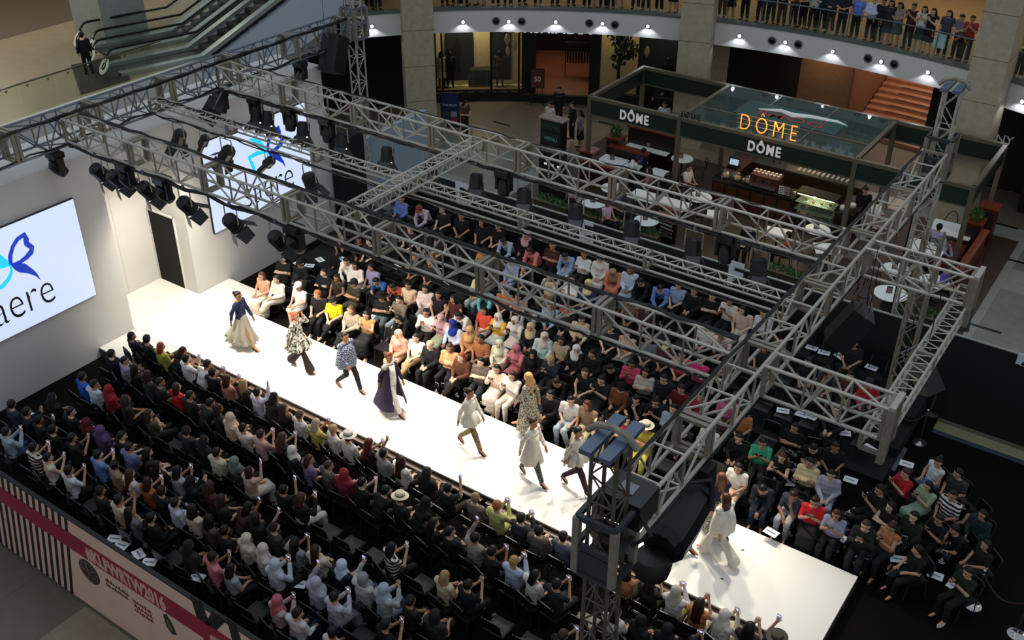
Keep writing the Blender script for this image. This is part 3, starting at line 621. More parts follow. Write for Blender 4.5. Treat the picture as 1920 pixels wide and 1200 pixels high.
# ============================================================ FIXTURES
LENS=mat('lens warm','fff3d8',.3,emit='fff0d0',es=6); FIX=mat('fixture black','0d0d0f',.4); FIXG=mat('fixture grey','2b2c30',.4,.3)
def fresnel_parts(t,aim,s=1.0,doors=True):
    q=Vector(aim).to_track_quat('Z','Y').to_matrix(); c=Vector((0,0,-.42*s))
    MB().tube([(0,0,0),(0,0,-.08*s)],.03*s,6).obj('clamp',STEEL,t)
    MB().tube([(-.17*s,0,-.42*s),(-.17*s,0,-.1*s),(.17*s,0,-.1*s),(.17*s,0,-.42*s)],.014*s,5).obj('yoke',ALU,t)
    b=MB(); b.lathe([(.11*s,-.16*s),(.15*s,-.10*s),(.15*s,.12*s),(.16*s,.13*s),(.16*s,.17*s),(.125*s,.17*s)],c,10,q); hs=b.obj('housing',FIX,t)
    MB().lathe([(.12*s,.165*s),(.10*s,.18*s),(.01,.185*s)],c,12,q).obj('lens',LENS,hs)
    if doors:
        for k,(w) in enumerate((.13,.13,.15,.15)):
            a=k*PI/2; ca,sa=math.cos(a),math.sin(a); n=Vector((ca,sa,0)); tt=Vector((-sa,ca,0))
            pts=[n*.14*s-tt*w*s,n*.14*s+tt*w*s,n*.27*s+tt*(w*.8)*s+ZV*.22*s,n*.27*s-tt*(w*.8)*s+ZV*.22*s]
            pts=[c+q@(v+ZV*.17*s) for v in pts]; nn=(pts[1]-pts[0]).cross(pts[2]-pts[0]).normalized()*.006
            MB().add(pts+[v+nn for v in pts],[(0,1,2,3),(7,6,5,4),(0,4,5,1),(1,5,6,2),(2,6,7,3),(3,7,4,0)]).obj('barn_door',FIXG,hs)
def moving_parts(t,aim,s=1.0):
    MB().box((0,0,-.06*s),(.3*s,.26*s,.12*s)).obj('base',FIX,t)
    for j in (-1,1): MB().box((j*.15*s,0,-.26*s),(.05*s,.14*s,.32*s)).obj('arm',FIX,t)
    q=Vector(aim).to_track_quat('Z','Y').to_matrix()
    MB().lathe([(.05*s,-.2*s),(.12*s,-.14*s),(.135*s,0),(.12*s,.14*s),(.10*s,.19*s)],(0,0,-.36*s),12,q).obj('head',FIX,t,True); hs=[c for c in t.children if c.name.startswith('head')][0]
    MB().lathe([(.09*s,.185*s),(.05*s,.2*s),(.005,.205*s)],(0,0,-.36*s),12,q).obj('lens',mat('dark lens','1c2630',.1),hs,True)
ORD=['first','second','third','fourth','fifth','sixth','seventh','eighth','ninth','tenth','eleventh','twelfth','thirteenth','fourteenth','fifteenth','sixteenth','seventeenth','eighteenth','nineteenth','twentieth']
def ordw(n): return ORD[n] if n<20 else '%d%s'%(n+1,{1:'st',2:'nd',3:'rd'}.get((n+1)%10 if (n+1)%100 not in(11,12,13) else 0,'th'))
def fixtures(lst,y,where,zb=6.212,fixx=None):
    for i,(px,py,kd) in enumerate(lst):
        if fixx: p=W(px,py,x=fixx); y_=p.y; x_=fixx
        else: p=W(px,py,y=y); x_=p.x; y_=y
        tgt=Vector((23.2,-15.1,1.3)) if 'middle' in where and x_>17.5 else Vector((min(max(x_-1.5,4),20.5),-15.2+(-1.6 if y_>-14 else .2 if y_<-16.5 else -1.0),.3)); aim=(tgt-Vector((x_,y_,6))).normalized()
        if kd=='F': t=thing('stage_light','black stage light with barn doors hanging from %s, %s from the left'%(where,ordw(i)),'stage light',(x_,y_,zb),0,'barn door stage lights'); fresnel_parts(t,aim,1.15)
        elif kd=='P': t=thing('stage_light','slim black profile spotlight hanging from %s, %s from the left'%(where,ordw(i)),'stage light',(x_,y_,zb),0,'profile spotlights'); fresnel_parts(t,aim,.8,False); MB().lathe([(.07,.1),(.07,.5),(.05,.5)],(0,0,-.34),10,Vector(aim).to_track_quat('Z','Y').to_matrix()).obj('snoot',FIX,t)
        else: t=thing('moving_head_light','black moving head light hanging from %s, %s from the left'%(where,ordw(i)),'moving light',(x_,y_,zb),0,'moving head lights'); moving_parts(t,aim,1.15)
        if kd=='F' : lamp('SPOT','stage_light_beam',Vector((x_,y_,zb-.48))+aim*.62,FE,STAGE,tgt,spot_size=math.radians(74),spot_blend=.9,shadow_soft_size=.12)
FE=600
fixtures([(180,300,'F'),(210,305,'F'),(235,318,'M'),(270,335,'F'),(306,348,'M'),(346,368,'F'),(433,403,'F'),(518,432,'F'),(553,440,'M')],-13.007,'the near long truss')
fixtures([(333,238,'F'),(380,245,'P'),(424,272,'F'),(504,292,'P'),(580,326,'F')],-15.498,'the slim middle truss',6.23)
fixtures([(475,165,'M'),(478,188,'F'),(500,202,'F'),(542,205,'M'),(565,208,'F'),(613,232,'M'),(640,240,'F'),(724,262,'F'),(806,285,'F'),(893,308,'F'),(945,320,'M'),(984,342,'F'),(1081,366,'F'),(1187,398,'F'),(1303,434,'F'),(1363,448,'M'),(1426,475,'F')],-17.741,'the far long truss')
fixtures([(105,300,'M'),(415,188,'M'),(563,126,'M')],-14,'the set truss',6.065,22.134)
fixtures([(1312,905,'M')],-14,'the heavy cross truss',6.212,4.329)
def speaker(lab,loc,rot,d=(.7,.6,1.1)):
    t=thing('loudspeaker',lab,'loudspeaker',loc); t.rotation_euler=rot
    x,y,z=d; MB().prism([(-x/2,-y/2),(x/2,-y/2),(x*.38,y/2),(-x*.38,y/2)],lambda u,v:Vector((u,v,-z/2)),ZV*z).obj('cabinet',BLACKP,t)
    MB().bb((-x/2+.04,-y/2-.015,-z/2+.04),(x/2-.04,-y/2,z/2-.04)).obj('grille',GBLACK,t)
    MB().tube([(-x/2-.02,0,z/2+.02),(-x/2-.02,0,z/2+.2),(x/2+.02,0,z/2+.2),(x/2+.02,0,z/2+.02)],.018,5).obj('bracket',STEEL,t)
    iv=Euler(rot).to_matrix().inverted()
    for i in(-1,1): MB().tube([(i*x/2,0,z/2+.1),Vector((i*x/2,0,z/2+.1))+iv@Vector((0,0,1.1))],.008,4).obj('suspension_wire',GBLACK,t)
speaker('black loudspeaker hung at the far end of the set truss',(22.1,-22.2,5.95),(.5,0,.3))
speaker('black wide flood box hung from the set truss above the doorway',W(397,207,z=5.9),(.6,0,-.9),(.85,.45,.45))
speaker('large dark loudspeaker hung under the cross truss above the dark seating',W(1592,612,z=5.5),(.5,0,-1.2),(.55,.45,.85))
speaker('black loudspeaker hung outside the slim end truss, nearer the cafe',W(1798,592,z=5.7),(.2,0,.6),(.4,.36,.5))
speaker('black bracketed loudspeaker hung outside the slim end truss',W(1736,702,z=5.6),(.5,.4,.8),(.42,.36,.65))
# the big black flown unit beside the near tower
p=W(1272,968,z=5.55); t=thing('flown_unit','huge black moving head unit with small white print hung beside the near tower','stage light',p)
ax=Vector((.05,-1,.22)).normalized(); qq=ax.to_track_quat('Z','X').to_matrix()
MB().lathe([(.30,-.62),(.40,-.5),(.43,-.1),(.43,.35),(.36,.62),(.22,.70)],(0,0,0),12,qq,1.15,.85).obj('body',FIX,t)
MB().lathe([(.14,-.2),(.25,-.12),(.29,.05),(.24,.2),(.12,.26)],(.02,.70,-.42),12).obj('head',mat('head brown black','1a1512',.5),t,True)
MB().tube([(.30,.3,.1),(.34,.3,.62),(.05,.1,.66),(-.3,-.3,.62),(-.34,-.3,.2)],.03,6).obj('bracket',FIXG,t)
for k in range(4):
    for j in range(2): MB().box(ax*(.12+.11*k)+Vector((.20-.16*j,.16,.36-.02*j)),(.035,.08,.01),qq@Euler((PI/2,0,0)).to_matrix()).obj('printed_mark',mat('mark white','c9cdd2',.5),t)
t=thing('camera_unit','black video projector bolted to the near tower','projector',W(1178,938,z=6.9)); 
MB().bb((-.3,-.25,-.2),(.3,.25,.2)).obj('body',BLACKP,t); MB().bb((-.1,-.1,.2),(.12,.1,.215)).obj('label_plate',mat('plate grey','7a8088',.4),t); MB().tube([(-.25,.2,.1),(-.5,.3,-.1),(-.3,.4,-.3)],.03,6).obj('hose',RUBBER,t,True)
# ============================================================ PEOPLE
def nets(f,xs,ys,zs):
    """surface nets on a rectilinear grid -> verts, quads"""
    X,Y,Z=np.meshgrid(xs,ys,zs,indexing='ij'); D=f(np.stack([X,Y,Z],-1).reshape(-1,3)).reshape(X.shape); I=D<0
    n=[len(xs),len(ys),len(zs)]; c=np.zeros((n[0]-1,n[1]-1,n[2]-1),np.int8)
    for a in(0,1):
        for b in(0,1):
            for d in(0,1): c+=I[a:n[0]-1+a,b:n[1]-1+b,d:n[2]-1+d]
    act=(c>0)&(c<8); idx=-np.ones(act.shape,np.int64); idx[act]=np.arange(act.sum())
    P=np.zeros((act.sum(),3)); K=np.zeros(act.sum()); cell=np.argwhere(act)
    for ax in range(3):
        o=[i for i in range(3) if i!=ax]
        for a in(0,1):
            for b in(0,1):
                p=cell.copy(); p[:,o[0]]+=a; p[:,o[1]]+=b; q=p.copy(); q[:,ax]+=1
                d0=D[tuple(p.T)]; d1=D[tuple(q.T)]; m=(d0<0)!=(d1<0); t=np.where(m,d0/np.where(m,d0-d1,1),0)
                w=p.astype(float); w[:,ax]+=t; P[m]+=w[m]; K+=m
    P/=K[:,None]; g=[xs,ys,zs]
    V=np.stack([np.interp(P[:,i],np.arange(n[i]),g[i]) for i in range(3)],-1); F=[]
    for ax in range(3):
        u,v=(ax+1)%3,(ax+2)%3
        s0=[slice(None)]*3; s1=[slice(None)]*3; s0[ax]=slice(0,n[ax]-1); s1[ax]=slice(1,n[ax])
        E=I[tuple(s0)]!=I[tuple(s1)]; e=np.argwhere(E); e=e[(e[:,u]>0)&(e[:,v]>0)&(e[:,u]<n[u]-1)&(e[:,v]<n[v]-1)]
        if not len(e): continue
        ins=I[tuple(e.T)]
        def at(du,dv):
            k=e.copy(); k[:,u]-=du; k[:,v]-=dv; return idx[tuple(k.T)]
        q=np.stack([at(1,1),at(0,1),at(0,0),at(1,0)],-1); q[~ins]=q[~ins][:,::-1]; F.append(q)
    return V,np.concatenate(F)
def capd(P,a,b,r1,r2,sc=None):
    a=np.array(a,float); b=np.array(b,float); 
    if sc is not None: sc=np.array(sc); P=P/sc; a=a/sc; b=b/sc
    ab=b-a; L=max(ab@ab,1e-9); t=np.clip((P-a)@ab/L,0,1); d=np.linalg.norm(P-a-t[:,None]*ab,axis=1)-(r1+(r2-r1)*t)
    return d*(min(sc) if sc is not None else 1)
def smin(a,b,k):
    h=np.clip(.5+.5*(b-a)/k,0,1); return b+(a-b)*h-k*h*(1-h)
def union(prims,k):
    def f(P):
        d=None
        for p in prims:
            e=capd(P,*p); d=e if d is None else smin(d,e,k)
        return d
    return f
def coords(lo,hi,h,fine=None,hf=None):
    if not fine: return np.arange(lo,hi+h,h)
    a=np.arange(lo,fine[0],h); b=np.arange(fine[0],fine[1],hf); c=np.arange(fine[1],hi+h,h); return np.concatenate([a,b,c])
def bounds(prims,pad):
    A=np.array([list(p[0]) for p in prims]+[list(p[1]) for p in prims]); R=max(max(p[2],p[3])*(max(p[4]) if len(p)>4 and p[4] is not None else 1) for p in prims)
    return A.min(0)-R*1.0-pad,A.max(0)+R*1.0+pad
def wrinkle(Q,a=.0055): return a*(np.sin(31*Q[:,2]+13*Q[:,0]+9*np.sin(7*Q[:,1]))*np.sin(19*Q[:,0]+11*Q[:,2])+.6*np.sin(47*Q[:,2]-23*Q[:,1]))
def npmesh(name,V,F,mats,smooth=True,extra=None):
    me=bpy.data.meshes.new(name)
    if extra is not None:
        n=len(V); V=np.concatenate([V,np.array(extra.v)]); fs=[tuple(q) for q in F.tolist()]+[tuple(i+n for i in f) for f in extra.f]
    else: fs=F.tolist()
    me.from_pydata(V.tolist(),[],fs)
    for m in mats: me.materials.append(m)
    me.polygons.foreach_set('use_smooth',[smooth]*len(me.polygons)); me.update(); return me
def sdfmesh(name,prims,k,m,h=.022,clips=(),fine=None,hf=.011,extra=None,lo=None,hi=None,post=None,feat=None):
    lo_,hi_=bounds(prims,.03)
    U=union(prims,k)
    def f(P):
        d=U(P)
        if post: d=post(P,d)
        for n,c in clips: d=np.maximum(d,P@np.array(n,float)-c)
        return d
    g=[]
    for i in range(3):
        if fine is not None and i in fine: g.append(coords(lo_[i],hi_[i],h,fine[i],hf))
        else: g.append(coords(lo_[i],hi_[i],h))
    V,F=nets(f,*g); me=npmesh(name,V,F,[m],extra=extra)
    if feat is not None:
        c=feat(V); nv=len(me.vertices); col=np.ones((nv,4),np.float32); col[:len(c),:3]=c
        at=me.color_attributes.new('feat','FLOAT_COLOR','POINT'); at.data.foreach_set('color',col.ravel())
    return me
# object-colour materials
def ocmat(name,rough=.8,noise=.10,ns=9,attr=False,pattern=None):
    m=bpy.data.materials.new(name); m.use_nodes=True; nt=m.node_tree; b=nt.nodes['Principled BSDF']; b.inputs['Roughness'].default_value=rough; b.inputs['Specular IOR Level'].default_value=.3
    oi=nt.nodes.new('ShaderNodeObjectInfo'); src=oi.outputs['Color']
    def mul(a,bb,fac=1,bt='MULTIPLY'):
        x=nt.nodes.new('ShaderNodeMix'); x.data_type='RGBA'; x.blend_type=bt; x.inputs['Factor'].default_value=fac
        nt.links.new(a,x.inputs[6]); 
        if isinstance(bb,tuple): x.inputs[7].default_value=bb
        else: nt.links.new(bb,x.inputs[7])
        return x
    if attr:
        a=nt.nodes.new('ShaderNodeVertexColor'); a.layer_name='feat'; src=mul(src,a.outputs['Color']).outputs[2]
    tc=nt.nodes.new('ShaderNodeTexCoord')
    if noise:
        n=nt.nodes.new('ShaderNodeTexNoise'); n.inputs['Scale'].default_value=ns; nt.links.new(tc.outputs['Object'],n.inputs['Vector'])
        mr=nt.nodes.new('ShaderNodeMapRange'); mr.inputs['To Min'].default_value=1-noise*2; mr.inputs['To Max'].default_value=1+noise*2; nt.links.new(n.outputs['Fac'],mr.inputs['Value'])
        cb=nt.nodes.new('ShaderNodeCombineColor')
        for i in range(3): nt.links.new(mr.outputs[0],cb.inputs[i])
        src=mul(src,cb.outputs[0]).outputs[2]
        bp=nt.nodes.new('ShaderNodeBump'); bp.inputs['Strength'].default_value=.25; bp.inputs['Distance'].default_value=.02; nt.links.new(n.outputs['Fac'],bp.inputs['Height']); nt.links.new(bp.outputs[0],b.inputs['Normal'])
    if pattern:
        kind,col,sc,thr=pattern
        if kind=='stripe':
            w=nt.nodes.new('ShaderNodeTexWave'); w.bands_direction='Z'; w.inputs['Scale'].default_value=sc; nt.links.new(tc.outputs['Object'],w.inputs['Vector']); v=w.outputs['Fac']
        elif kind=='check':
            w=nt.nodes.new('ShaderNodeTexChecker'); w.inputs['Scale'].default_value=sc; nt.links.new(tc.outputs['Object'],w.inputs['Vector']); v=w.outputs['Fac']
        else:
            w=nt.nodes.new('ShaderNodeTexVoronoi'); w.inputs['Scale'].default_value=sc; w.inputs['Randomness'].default_value=1; nt.links.new(tc.outputs['Object'],w.inputs['Vector']); v=w.outputs['Distance']
        r=nt.nodes.new('ShaderNodeMath'); r.operation='GREATER_THAN'; r.inputs[1].default_value=thr; nt.links.new(v,r.inputs[0])
        x=mul(src,tuple([*hexc(col),1]),1,'MIX'); nt.links.new(r.outputs[0],x.inputs['Factor']); src=x.outputs[2]
    nt.links.new(src,b.inputs['Base Color']); return m
SKIN=ocmat('skin',.55,.03,6,attr=True); CLOTH=ocmat('cloth'); HAIRM=ocmat('hair',.45,.12,30); STRIPE=ocmat('striped cloth',pattern=('stripe','151515',3.6,.5))
FLORAL=ocmat('floral cloth',pattern=('vor','2c2c2c',24,.60)); SHOE=ocmat('shoe',.4,0)
def fingers(b,w,d,n,side,r=.0085,L=.075,curl=.5):
    """five separate fingers; w wrist->palm end, d direction, n palm normal, side lateral"""
    d=Vector(d).normalized(); n=(Vector(n)-d*Vector(n).dot(d)).normalized(); s=d.cross(n)*side; w=Vector(w)
    for k,(o,l) in enumerate(((-.030,.85),(-.010,1.0),(.011,.96),(.030,.78))):
        p=w+d*.03+s*o; q=p+d*L*l*.5-n*.0; e=q+(d*math.cos(curl*1.6)+n*math.sin(curl*1.6))*L*l*.5
        b.tube([w+s*o*.6,p,q,e],[r*1.1,r*1.05,r,r*.75],5)
    p=w-s*.03-d*.03; q=p-s*.025+d*.035+n*.01; b.tube([w-s*.015-d*.04,p,q,q+d*.028+n*.012],[r*1.3,r*1.2,r*1.05,r*.8],5)
def head_prims(hc,pitch,yaw=0):
    q=Euler((pitch,0,yaw)).to_matrix(); c=Vector(hc)
    g=lambda x,y,z:tuple(c+q@Vector((x,y,z)))
    return [(g(0,-.005,.03),g(0,-.012,.035),.088,.088),(g(0,.025,-.03),g(0,.012,.04),.064,.075),(g(0,.045,-.065),g(0,.05,-.05),.040,.045),(g(0,.088,-.005),g(0,.108,-.028),.011,.015),(g(-.083,-.01,-.01),g(-.087,-.015,.015),.014,.016),(g(.083,-.01,-.01),g(.087,-.015,.015),.014,.016)],q
def featf(hc,q):
    inv=np.array(q.transposed()); c=np.array(hc)
    def f(V):
        L=(V-c)@inv.T; col=np.ones((len(V),3)); fr=L[:,1]>.05
        for sx in(-1,1):
            e=(np.abs(L[:,0]-sx*.032)<.014)&(np.abs(L[:,2]-.012)<.008)&fr; col[e]=(.12,.09,.08)
            e=(np.abs(L[:,0]-sx*.033)<.021)&(np.abs(L[:,2]-.036)<.006)&fr; col[e]=(.25,.2,.17)
        e=(np.abs(L[:,0])<.022)&(np.abs(L[:,2]+.050)<.008)&fr; col[e]=(.75,.38,.36)
        return col
    return f
def skeleton(pose):
    """joint positions in metres, figure faces +Y, floor at z=0"""
    J=dict(pel=(0,0,.56),bel=(0,.01,.72),che=(0,.0,.90),nec=(0,.0,1.05),hd=(0,.03,1.19),pitch=0.0,yaw=0.0)
    J['sh']=[(-.175,-.01,1.0),(.175,-.01,1.0)]; J['el']=[(-.24,.06,.77),(.24,.06,.77)]; J['ha']=[(-.07,.28,.67),(.07,.30,.68)]
    J['hi']=[(-.09,.03,.55),(.09,.03,.55)]; J['kn']=[(-.11,.44,.53),(.11,.44,.53)]; J['an']=[(-.12,.46,.09),(.12,.44,.09)]; J['to']=[(-.14,.62,.035),(.14,.60,.035)]
    J['hd_dir']=[(.25,1,-.1),(-.25,1,-.1)]
    if pose=='lap': J['pitch']=-.1
    if pose=='cross': J['kn'][1]=(.03,.46,.62); J['an'][1]=(-.16,.60,.30); J['to'][1]=(-.22,.74,.25); J['ha']=[(-.08,.30,.70),(.06,.34,.73)]; J['yaw']=.15
    if pose=='lean': J['bel']=(0,.06,.72); J['che']=(0,.16,.86); J['nec']=(0,.27,.97); J['hd']=(0,.36,1.08); J['pitch']=-.55; J['sh']=[(-.17,.22,.95),(.17,.22,.95)]; J['el']=[(-.19,.36,.67),(.19,.36,.67)]; J['ha']=[(-.03,.52,.52),(.03,.53,.53)]; J['hd_dir']=[(.3,.4,-1),(-.3,.4,-1)]
    if pose=='lap2': J['yaw']=-.55; J['pitch']=-.15; J['kn']=[(-.16,.42,.53),(.04,.45,.54)]; J['an']=[(-.12,.46,.09),(.16,.40,.09)]; J['to']=[(-.16,.61,.035),(.14,.56,.035)]; J['ha']=[(-.10,.22,.70),(.16,.26,.66)]; J['che']=(.03,.0,.90); J['nec']=(.03,.0,1.05); J['hd']=(.035,.03,1.19)
    if pose=='arms': J['yaw']=.35; J['pitch']=.0; J['bel']=(0,-.01,.72); J['che']=(0,-.05,.90); J['nec']=(0,-.07,1.05); J['hd']=(0,-.05,1.19); J['sh']=[(-.175,-.06,1.0),(.175,-.06,1.0)]; J['el']=[(-.22,.06,.79),(.22,.06,.79)]; J['ha']=[(.07,.15,.86),(-.07,.17,.83)]; J['hd_dir']=[(1,.0,.1),(-1,.0,.1)]; J['kn']=[(-.14,.42,.53),(.14,.42,.53)]; J['an']=[(-.13,.50,.09),(.14,.38,.09)]; J['to']=[(-.15,.66,.035),(.17,.54,.035)]
    if pose=='chin': J['bel']=(.02,.05,.72); J['che']=(.04,.10,.88); J['nec']=(.05,.17,1.02); J['hd']=(.06,.23,1.15); J['pitch']=-.3; J['yaw']=-.2; J['sh']=[(-.13,.11,.98),(.21,.13,.97)]; J['el']=[(-.18,.26,.70),(.18,.34,.68)]; J['ha']=[(0,.40,.62),(.09,.36,.94)]; J['hd_dir']=[(.4,.8,-.3),(-.2,-.1,1)]
    if pose=='phone': J['el']=[(-.22,.16,.80),(.22,.16,.80)]; J['ha']=[(-.05,.34,1.02),(.05,.34,1.02)]; J['hd_dir']=[(.3,.3,1),(-.3,.3,1)]; J['pitch']=-.12
    if pose=='phone1': J['el'][1]=(.26,.14,1.06); J['ha'][1]=(.16,.24,1.34); J['hd_dir']=[(.25,1,-.1),(-.2,.1,1)]; J['sh'][1]=(.18,.0,1.03); J['pitch']=.1
    if pose in('stand','rail','hold'):
        up=lambda v,d=.34:(v[0],v[1],v[2]+d)
        J['pel']=(0,0,.90);J['bel']=(0,.01,1.04);J['che']=(0,0,1.22);J['nec']=(0,-.01,1.38);J['hd']=(0,.03,1.53);J['sh']=[(-.175,-.01,1.33),(.175,-.01,1.33)]
        J['hi']=[(-.085,0,.88),(.085,0,.88)];J['kn']=[(-.10,.02,.48),(.10,.03,.48)];J['an']=[(-.11,-.01,.08),(.12,-.01,.08)];J['to']=[(-.14,.14,.03),(.16,.14,.03)]
        J['el']=[(-.24,-.03,1.08),(.24,-.03,1.08)];J['ha']=[(-.25,.06,.84),(.25,.06,.84)];J['hd_dir']=[(0,.3,-1),(0,.3,-1)];J['pitch']=-.25
        if pose=='rail': J['el']=[(-.25,.08,1.10),(.25,.08,1.10)];J['ha']=[(-.06,.27,1.08),(.06,.28,1.06)];J['hd_dir']=[(1,.3,0),(-1,.3,0)];J['bel']=(0,.03,1.04);J['nec']=(0,.03,1.38);J['hd']=(0,.09,1.51);J['pitch']=-.45
        if pose=='hold': J['el']=[(-.22,.1,1.10),(.22,.1,1.10)];J['ha']=[(-.05,.28,1.28),(.05,.28,1.28)];J['hd_dir']=[(.3,.2,1),(-.3,.2,1)]
    if pose.startswith('walk'):
        J['pel']=(0,0,.99);J['bel']=(0,.01,1.13);J['che']=(0,.0,1.31);J['nec']=(0,-.01,1.48);J['hd']=(0,.02,1.63);J['sh']=[(-.165,-.02,1.42),(.165,.02,1.42)]
        J['hi']=[(-.08,0,.96),(.08,.0,.96)];J['kn']=[(-.07,.0,.53),(.07,.20,.55)];J['an']=[(-.06,-.36,.19),(.05,.33,.15)];J['to']=[(-.06,-.25,.05),(.05,.50,.05)]
        J['el']=[(-.22,.06,1.16),(.22,-.10,1.17)];J['ha']=[(-.20,.22,.94),(.25,-.14,.91)];J['hd_dir']=[(0,.4,-1),(0,-.1,-1)]
        if pose=='walk2':
            for k in('kn','an','to','el','ha','sh'): J[k]=[tuple([-v[0],v[1],v[2]]) for v in J[k]][::-1]
            J['hd_dir']=J['hd_dir'][::-1]
        if pose=='walkup': J['el'][0]=(-.30,.10,1.36); J['ha'][0]=(-.14,.14,1.60); J['hd_dir'][0]=(.3,-.1,1)
    return J
def body_prims(J,inf=0,thin=1.0):
    w=thin; P=[]
    pel,bel,che,nec=map(Vector,(J['pel'],J['bel'],J['che'],J['nec']))
    for s in(-1,1):
        o=Vector((s*.055*w,0,0)); P+=[(pel+o*1.2,bel+o,.105*w+inf,.092*w+inf),(bel+o,che+o*1.25,.092*w+inf,.098*w+inf)]
    P.append((che,nec+Vector((0,0,-.05)),.10*w+inf,.07+inf))
    for s,sh in zip((-1,1),J['sh']): P.append((nec+Vector((0,0,-.06)),Vector(sh),.062+inf,.056+inf))
    return [(tuple(a),tuple(b),r,q) for a,b,r,q in P]
def arm_prims(J,i,inf=0,upto=1.0,fore=True,w=1):
    sh,el,ha=J['sh'][i],J['el'][i],J['ha'][i]; P=[]
    e=tuple(Vector(sh).lerp(Vector(el),min(upto*2,1))); P.append((sh,e,.052*w+inf,.040*w+inf))
    if upto>.5 and fore:
        h=tuple(Vector(el).lerp(Vector(ha),(upto-.5)*2)); P.append((el,h,.040*w+inf,.028*w+inf))
    return P
def leg_prims(J,i,inf=0,upto=1.0,w=1):
    hi,kn,an=J['hi'][i],J['kn'][i],J['an'][i]; P=[(hi,kn,.086*w+inf,.060*w+inf)]
    if upto>.5: P.append((kn,tuple(Vector(kn).lerp(Vector(an),(upto-.5)*2)),.060*w+inf*1.2,.040*w+inf*1.3))
    else: P[0]=(hi,tuple(Vector(hi).lerp(Vector(kn),upto*2)),.086*w+inf,.066*w+inf)
    return P
def body_mesh(pose,h=.024,hf=.012,thin=1.0,foot=True):
    J=skeleton(pose); P=body_prims(J,0,thin)
    hp_,q=head_prims(J['hd'],J['pitch'],J['yaw']); P=[(a,b,c,d) for a,b,c,d in P]
    P.append((J['nec'],tuple(Vector(J['hd'])+q@Vector((0,-.01,-.05))),.050,.048))
    ex=MB()
    for i in(0,1):
        P+=arm_prims(J,i,w=thin); P+=leg_prims(J,i,w=thin)
        w=Vector(J['ha'][i]); d=Vector(J['hd_dir'][i]).normalized(); P.append((tuple(w),tuple(w+d*.05),.026,.030))
        P.append((J['an'][i],J['to'][i],.036,.026))
        s=1 if i==0 else -1; n=Vector((0,-.2,-1)) if d.z<.5 else Vector((-s*.2,1,0)); fingers(ex,w+d*.06,d,n,s,curl=.55)
    P+=hp_
    hd=np.array(J['hd']); fine={0:(-.11,.11),1:(hd[1]-.12,hd[1]+.13),2:(hd[2]-.13,hd[2]+.14)}
    return sdfmesh('body',P,.028,SKIN,h,fine=fine,hf=hf,extra=ex,feat=featf(J['hd'],q)),J,q
def top_mesh(pose,J,sleeve,thin=1.0,h=.024,hem=None,inf=.020,mat_=None):
    P=body_prims(J,inf,thin)
    if sleeve>0:
        for i in(0,1): P+=arm_prims(J,i,inf*.9,sleeve,w=thin)
    n=Vector(J['nec'])-Vector(J['che']); n.normalize(); c=n.dot(Vector(J['nec']))-.005
    P=[p for p in P]
    clips=[((tuple(n)),c+.0)]
    hz=(J['pel'][2]-.06) if hem is None else hem
    clips.append(((0,0,-1),-hz))
    # arms raised above the neck must survive the neck clip: clip only near the neck axis
    U=union(P,.03); nn=np.array(n); nc=np.array(J['nec'])
    def post(Q,d):
        r=np.linalg.norm((Q-nc)-((Q-nc)@nn)[:,None]*nn,axis=1); cut=(Q-nc)@nn+.005+np.maximum(0,(.085-r))*.0
        cut=np.where(r<.10,cut+.0,-1); return np.maximum(d+wrinkle(Q),cut)
    return sdfmesh('top',P,.03,mat_ or CLOTH,h,clips=[clips[1]],post=post)
def seated_bottom(J,kind,h=.024):
    P=[]
    pel=Vector(J['pel']); P+=[((-.06,pel.y,pel.z+.03),(.06,pel.y,pel.z+.03),.125,.125)]
    clips=[((0,0,1),pel.z+.12)]
    if kind=='pants':
        for i in(0,1): P+=leg_prims(J,i,.014,.97)
        k=.03
    elif kind=='short':
        for i in(0,1): P+=leg_prims(J,i,.018,.5)
        P=[p for p in P]; k=.03
    else:
        for i in(0,1):
            P+=[(J['hi'][i],J['kn'][i],.105,.085),(J['kn'][i],tuple(Vector(J['kn'][i]).lerp(Vector(J['an'][i]),.78)),.088,.10)]
        a=[(J['kn'][0][j]+J['kn'][1][j])/2 for j in range(3)]; e=[(J['an'][0][j]+J['an'][1][j])/2 for j in range(3)]
        P+=[((0,.05,.54),tuple(a),.11,.085),(tuple(a),(e[0],e[1],.2),.085,.11)]; k=.06
    return sdfmesh('bottom',P,k,CLOTH,h,post=lambda Q,d:d+wrinkle(Q,.0045),clips=clips+([((0,0,-1),-.10)] if kind=='skirt' else []))
def stand_bottom(J,kind,h=.024):
    pel=J['pel']; P=[((-.06,0,pel[2]-.0),(.06,0,pel[2]),.118,.118)]
    if kind=='pants':
        for i in(0,1): P+=leg_prims(J,i,.016,.98)
        k=.025;cl=[((0,0,1),pel[2]+.10)]
    else:
        P+=[((-.05,0,pel[2]),(-.08,.0,.5),.11,.15),((.05,0,pel[2]),(.08,.0,.5),.11,.15)]; k=.05; cl=[((0,0,1),pel[2]+.10),((0,0,-1),-.46)]
    return sdfmesh('bottom',P,k,CLOTH,h,clips=cl)
def shoe_mesh():
    b=MB(); prof=[(-.045,.0),(-.05,.06),(-.03,.16),(.0,.19),(.03,.16),(.048,.06),(.042,0),(0,-.05),(-.03,-.045)]
    b.prism([(x,y) for x,y in prof],lambda u,v:Vector((u,v,0)),ZV*.05); b.prism([(x*.7,y*.55-.01) for x,y in prof],lambda u,v:Vector((u,v,.05)),ZV*.035); return b.mesh('shoe',SHOE,False)
